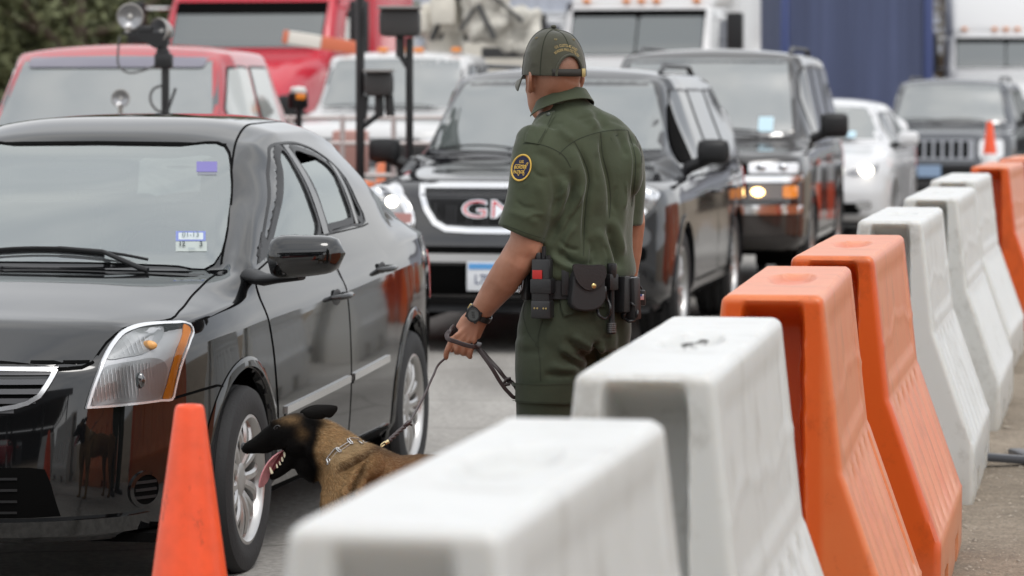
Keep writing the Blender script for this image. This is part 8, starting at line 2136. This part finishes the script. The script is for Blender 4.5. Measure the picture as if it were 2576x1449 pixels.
w_ = P+np.array([DO.x, DO.y, 0]); cx = ((CXP+FPX*w_[:, 0]/w_[:, 1])*1.59-900)/.4658; cy_ = ((HOR+FPX*(CAMH-w_[:, 2])/w_[:, 1])*1.59-1550)/.4658
head = np.clip((880-cx)/200, 0, 1)[:, None]
flow = np.array([[.85, .1, -.45]])*(1-head)+np.array([[.95, 0, -.10]])*head; neckm = np.exp(-((cx-960)/130)**2)[:, None]; flow = flow+neckm*np.array([[0, 0, -.5]])
flow = flow-Nn*(flow*Nn).sum(1, keepdims=True); flow /= np.linalg.norm(flow, axis=1, keepdims=True)+1e-6
ln = (.0095-.006*head[:, 0]+.005*neckm[:, 0])*(.6+.8*nrng.random(NH)); ln = np.where((cx < 340) & (P[:, 2] > .3), .003, ln)
dirv = flow+Nn*(.22+.2*nrng.random((NH, 1)))+nrng.normal(0, .13, (NH, 3)); dirv /= np.linalg.norm(dirv, axis=1, keepdims=True)
sidev = np.cross(dirv, Nn); sidev /= np.linalg.norm(sidev, axis=1, keepdims=True)+1e-6; wd = .00050
Vh = np.stack([P-sidev*wd-Nn*.0008, P+sidev*wd-Nn*.0008, P+dirv*ln[:, None]*.55+sidev*wd*.7, P+dirv*ln[:, None]*.55-sidev*wd*.7, P+dirv*ln[:, None]], 1).reshape(-1, 3)
i5 = np.arange(NH)*5; fm = bpy.data.meshes.new('fur'); fm.vertices.add(NH*5); fm.vertices.foreach_set('co', Vh.ravel())
idx = np.concatenate([np.stack([i5, i5+1, i5+2, i5+3], 1).ravel(), np.stack([i5+3, i5+2, i5+4], 1).ravel()])
fm.loops.add(NH*7); fm.loops.foreach_set('vertex_index', idx.astype(np.int32)); fm.polygons.add(NH*2)
fm.polygons.foreach_set('loop_start', np.concatenate([np.arange(NH)*4, NH*4+np.arange(NH)*3]).astype(np.int32)); fm.update(calc_edges=True); fm.validate()
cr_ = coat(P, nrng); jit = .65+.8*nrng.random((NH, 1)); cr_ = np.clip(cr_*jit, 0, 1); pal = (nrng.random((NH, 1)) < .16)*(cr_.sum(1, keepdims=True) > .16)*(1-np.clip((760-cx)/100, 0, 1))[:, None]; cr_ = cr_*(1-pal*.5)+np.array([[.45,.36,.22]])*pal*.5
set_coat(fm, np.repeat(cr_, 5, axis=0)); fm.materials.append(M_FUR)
fo = bpy.data.objects.new('fur', fm); COL.objects.link(fo); fo.parent = dog
# ears
M_EARB = mat('ear_black', (.006,.0055,.005), .8, spec=.1, bump=.6, bscale=260, bdist=.002)
def ear(pts_o, dy, tipdy, name='ear'):
    O_ = spl([(x, y) for x, y in pts_o], 40, True); cx_, cy2 = O_.mean(0); V = []; F = []; n = 40
    for k in range(6):
        s_ = 1-k/6
        for x, y in O_:
            xx, yy = cx_+(x-cx_)*s_, cy2+(y-cy2)*s_; t = (xx-700)/260; V.append(E(xx, yy, dy+tipdy*max(0, t)-.012*(1-s_**2)))
    for k in range(5):
        for i in range(n): F.append((k*n+i, k*n+(i+1) % n, (k+1)*n+(i+1) % n, (k+1)*n+i))
    F.append(tuple(5*n+i for i in range(n))); m = MB(); m.add(V, F); o = dl(m).build(name, M_EARB, dog, 60); modbuild(o, [('SOLIDIFY', dict(thickness=.004, offset=0)), ('SUBSURF', dict(levels=1))]); return o
ear([(665,215),(720,180),(780,160),(850,150),(930,152),(968,162),(970,185),(945,225),(900,262),(865,252),(845,268),(800,272),(740,268),(690,252)], -.048, -.018)
ear([(640,215),(690,176),(760,152),(840,148),(910,158),(880,200),(820,240),(740,250),(680,250)], .046, .02)
# eyes, nose, mouth, tongue, teeth
for s_ in (-1, 1):
    m = MB(); m.ellipsoid(E(452,350,s_*.0335), (.0082,.0082,.0078), 16, 12); e_ = dl(m).build('eye', mat('dog_eye', (.022,.009,.004), .08), dog, 60)
    m = MB(); m.ellipsoid(E(450,349,s_*.0390), (.0042,.0030,.0042), 12, 8); dl(m).build('pupil', mat('pupil', (.003,.003,.003), .05), e_, 60)
    m = MB(); m.tube([E(420,352,s_*.037), E(436,330,s_*.0405), E(458,326,s_*.0425), E(478,340,s_*.042), E(486,362,s_*.041)], .0022, 6); m.tube([E(420,352,s_*.037), E(440,370,s_*.0405), E(466,373,s_*.042), E(486,362,s_*.041)], .0018, 6); dl(m).build('eyelid', mat('eyelid_black', (.006,.005,.005), .4), dog, 60)
m = MB(); m.ellipsoid(E(160,505,0), (.0085,.0145,.0115), 18, 12); m.ellipsoid(E(150,520,-.008), (.005,.006,.007), 10, 8); m.ellipsoid(E(150,520,.008), (.005,.006,.007), 10, 8); n_ = dl(m).build('nose', mat('dog_nose', (.010,.010,.011), .35, bump=.5, bscale=500, bdist=.001), dog, 60)
m = MB(); R_ = []
for x, y, hw_, hh in ((385,728,.009,.006),(420,690,.013,.013),(455,645,.015,.018),(490,600,.018,.021),(530,560,.020,.020),(570,530,.022,.014)): R_.append([E(x,y,.003)+Vector((0, hw_*math.cos(a), hh*math.sin(a))) for a in SM(0, 5.98, 20)])
m.rings(R_); dl(m).build('mouth', mat('mouth_pink', (.14,.028,.034), .35), dog, 60)
def tongue():
    K = np.array([(545,520,.0,.018),(500,545,-.006,.019),(455,580,-.010,.0195),(410,630,-.012,.019),(375,690,-.013,.0185),(350,750,-.012,.0180),(335,800,-.010,.0165),(322,838,-.008,.0125),(316,855,-.006,.004)], float)
    K[:, 3] *= 1.22; Qk = crv(np.arange(len(K)), K, np.linspace(0, len(K)-1, 36)); V = []; n = 15
    for q in Qk:
        for j in range(n):
            t = -1+2*j/(n-1); off = q[3]*t
            # broad side turned to the picture: width shows along x, trough in the middle
            V.append(E(q[0], q[1], q[2])+Vector((off*.62, off*.72, off*.22))+Vector((0, -.0035*(abs(t)**2), 0))-Vector((.0015*(1-abs(t)), 0, 0)))
    F = [(i*n+j, (i+1)*n+j, (i+1)*n+j+1, i*n+j+1) for i in range(35) for j in range(n-1)]
    m = MB(); m.add(V, F); o = dl(m).build('tongue', mat('tongue_pink', (.50,.22,.24), .38, noise=.12, nscale=90, bump=.3, bscale=300, bdist=.001, sss=.15, sssr=(.01,.003,.003)), dog, 70); modbuild(o, [('SOLIDIFY', dict(thickness=.005, offset=0)), ('SUBSURF', dict(levels=1))])
tongue()
M_TOOTH = mat('tooth', (.68,.62,.45), .3)
for x, y, h_, w2 in ((398,722,.020,.0085),(445,672,.007,.005),(470,648,.007,.005),(493,618,.010,.007),(515,582,.014,.009),(534,560,.012,.008),(548,542,.009,.006)):
    m = MB(); b0 = E(x, y, -.020); up_ = Vector((-.35,0,.94)) if x < 420 else Vector((-.25,0,.97)); m.tube([b0-up_*.006, b0, b0+up_*h_*.5, b0+up_*h_*.75], [w2*.5, w2*.5, w2*.32, .0006], 10); dl(m).build('tooth', M_TOOTH, dog, 60)
    m = MB(); b0 = E(x, y, .018); m.tube([b0-up_*.006, b0, b0+up_*h_*.5, b0+up_*h_*.75], [w2*.5, w2*.5, w2*.32, .0006], 10); dl(m).build('tooth', M_TOOTH, dog, 60)
# chain collar
ch = []
m = MB(); M_CH = mat('chain_steel', (.42,.42,.42), .25, metal=1)
def link(a, b, wdt, out=(0,-1,0), r_=.0015):
    a, b = Vector(a), Vector(b); t = (b-a).normalized(); s_ = t.cross(Vector(out)).normalized(); q = []
    for k in range(13): an = math.pi*k/12; q.append(b+t*(wdt/2*math.sin(an))+s_*(wdt/2*math.cos(an)))
    for k in range(13): an = math.pi*k/12; q.append(a-t*(wdt/2*math.sin(an))-s_*(wdt/2*math.cos(an)))
    q.append(q[0]); mm_ = MB(); mm_.tube(q, r_, 8, cap=False); return mm_
DB = bvh_of(dogb, Matrix.Translation(DO))
def surf(x, y, off=.006):
    q = E(x, y, 0); d = (q-Vector((0,0,CAMH))).normalized(); h = DB.ray_cast(Vector((0,0,CAMH)), d); return (h[0]-d*off) if h[0] else E(x, y, -.05)
col_e = [((1075,448),(1140,452),.010),((1070,475),(985,530),.0085),((955,535),(885,620),.010)]
co_ = None
for i, (a, b, w2) in enumerate(col_e):
    o = dl(link(surf(*a), surf(*b), w2)).build('collar_link' if i else 'chain_collar', M_CH, dog if i == 0 else co_, 60)
    if i == 0: co_ = o
for a, b in (((1150,462),(1175,478)), ((965,525),(985,545)), ((1062,450),(1085,475)), ((885,620),(890,640))): dl(link(surf(*a, .008), surf(*b, .008), .009, (.5,-.6,.6), .0017)).build('collar_link', M_CH, co_, 60)
# the chain continues round the far side of the neck
far = [surf(1175,478,.004)+Vector((.01,.02,.0)), E(1150,470,.05), E(1080,480,.11), E(980,560,.125), E(900,680,.09), E(870,720,.03), surf(885,660,.004)]
P_ = [Vector(p) for p in spl(far, 15)]
for i in range(14): dl(link(P_[i].lerp(P_[i+1], .1), P_[i].lerp(P_[i+1], .9), .009, (0,-1,0) if i % 2 else (0,0,1))).build('collar_link', M_CH, co_, 60)
# ================================================================ out of view: guessed canopy, booths and suvs, added to darken the reflections
root = empty('reflection_canopy', 'unseen dark steel canopy on trusses behind the photographer, added for the black bumper to mirror', 'canopy', (-4, -9, 0), 0)
dk_ = mat('canopy_steel', (.05,.05,.052), .6)
m = MB(); m.box((0,-8,5.6), (26,16,.25)); m.build('roof', mat('canopy_roof', (.09,.09,.09), .7), root)
m = MB(); m.box((0,.1,5.2), (26,.2,.9)); m.build('fascia', mat('canopy_fascia', (.12,.12,.13), .6), root)
for x in (-12,-6,0,6,12):
    m = MB(); m.tube([(x,-.6,0),(x,-.6,5.2)], .16, 10); m.build('column', dk_, root)
    m = MB()
    for k in range(8): m.tube([(x,-.6-1.8*k,4.5),(x,-1.5-1.8*k,5.4),(x,-2.4-1.8*k,4.5)], .05, 5)
    m.tube([(x,-.6,4.5),(x,-15,4.5)], .07, 6); m.build('truss', dk_, root)
m = MB(); m.box((0,-15.8,2.6), (26,.2,5.2)); m.build('back_wall', mat('canopy_wall', (.06,.06,.065), .8), root)
for x in (-9,-3.2,2.6,8.4):  # unseen booths, added as dark bulk for the paint to reflect
    m = MB(); m.box((x,-7,1.3), (1.6,3,2.6), bev=.05); b_ = m.build('booth', mat('booth_grey', (.10,.10,.11), .5), root)
    m = MB(); m.box((x,-5.48,1.6), (1.3,.04,1.0)); m.build('booth_window', M_GLO2, b_)
pv = std_spec(.95, 3.0, 1.1, .96, 1.05, 1.08, 1.05, 1.15, -.45, -1.2, 1.8, .70, -3.6, .41, zlo=.32)  # shape of the unseen suvs added for the bumper reflections
for (x, y, th, colr, lab) in ((-3.9, -2.2, 172, (.30,.02,.03), 'unseen dark red suv behind the photographer, added for the sedan bumper to mirror'), (-6.6, -4.5, 176, (.02,.02,.025), 'unseen black suv added behind the photographer for reflections, beside the dark red one')):
    c = Car('suv', lab, 'suv', (x, y), th, dict(pv), mat('back_paint%.2f' % colr[0], colr, .08, ior=1.6)); c.body(); std_features(c, [(-.98,-1.80,0),(-1.90,-2.75,0),(-2.88,-3.5,.1)], [(-.55,-1.84,0)], mirror=(.17,.18), wipers=False)
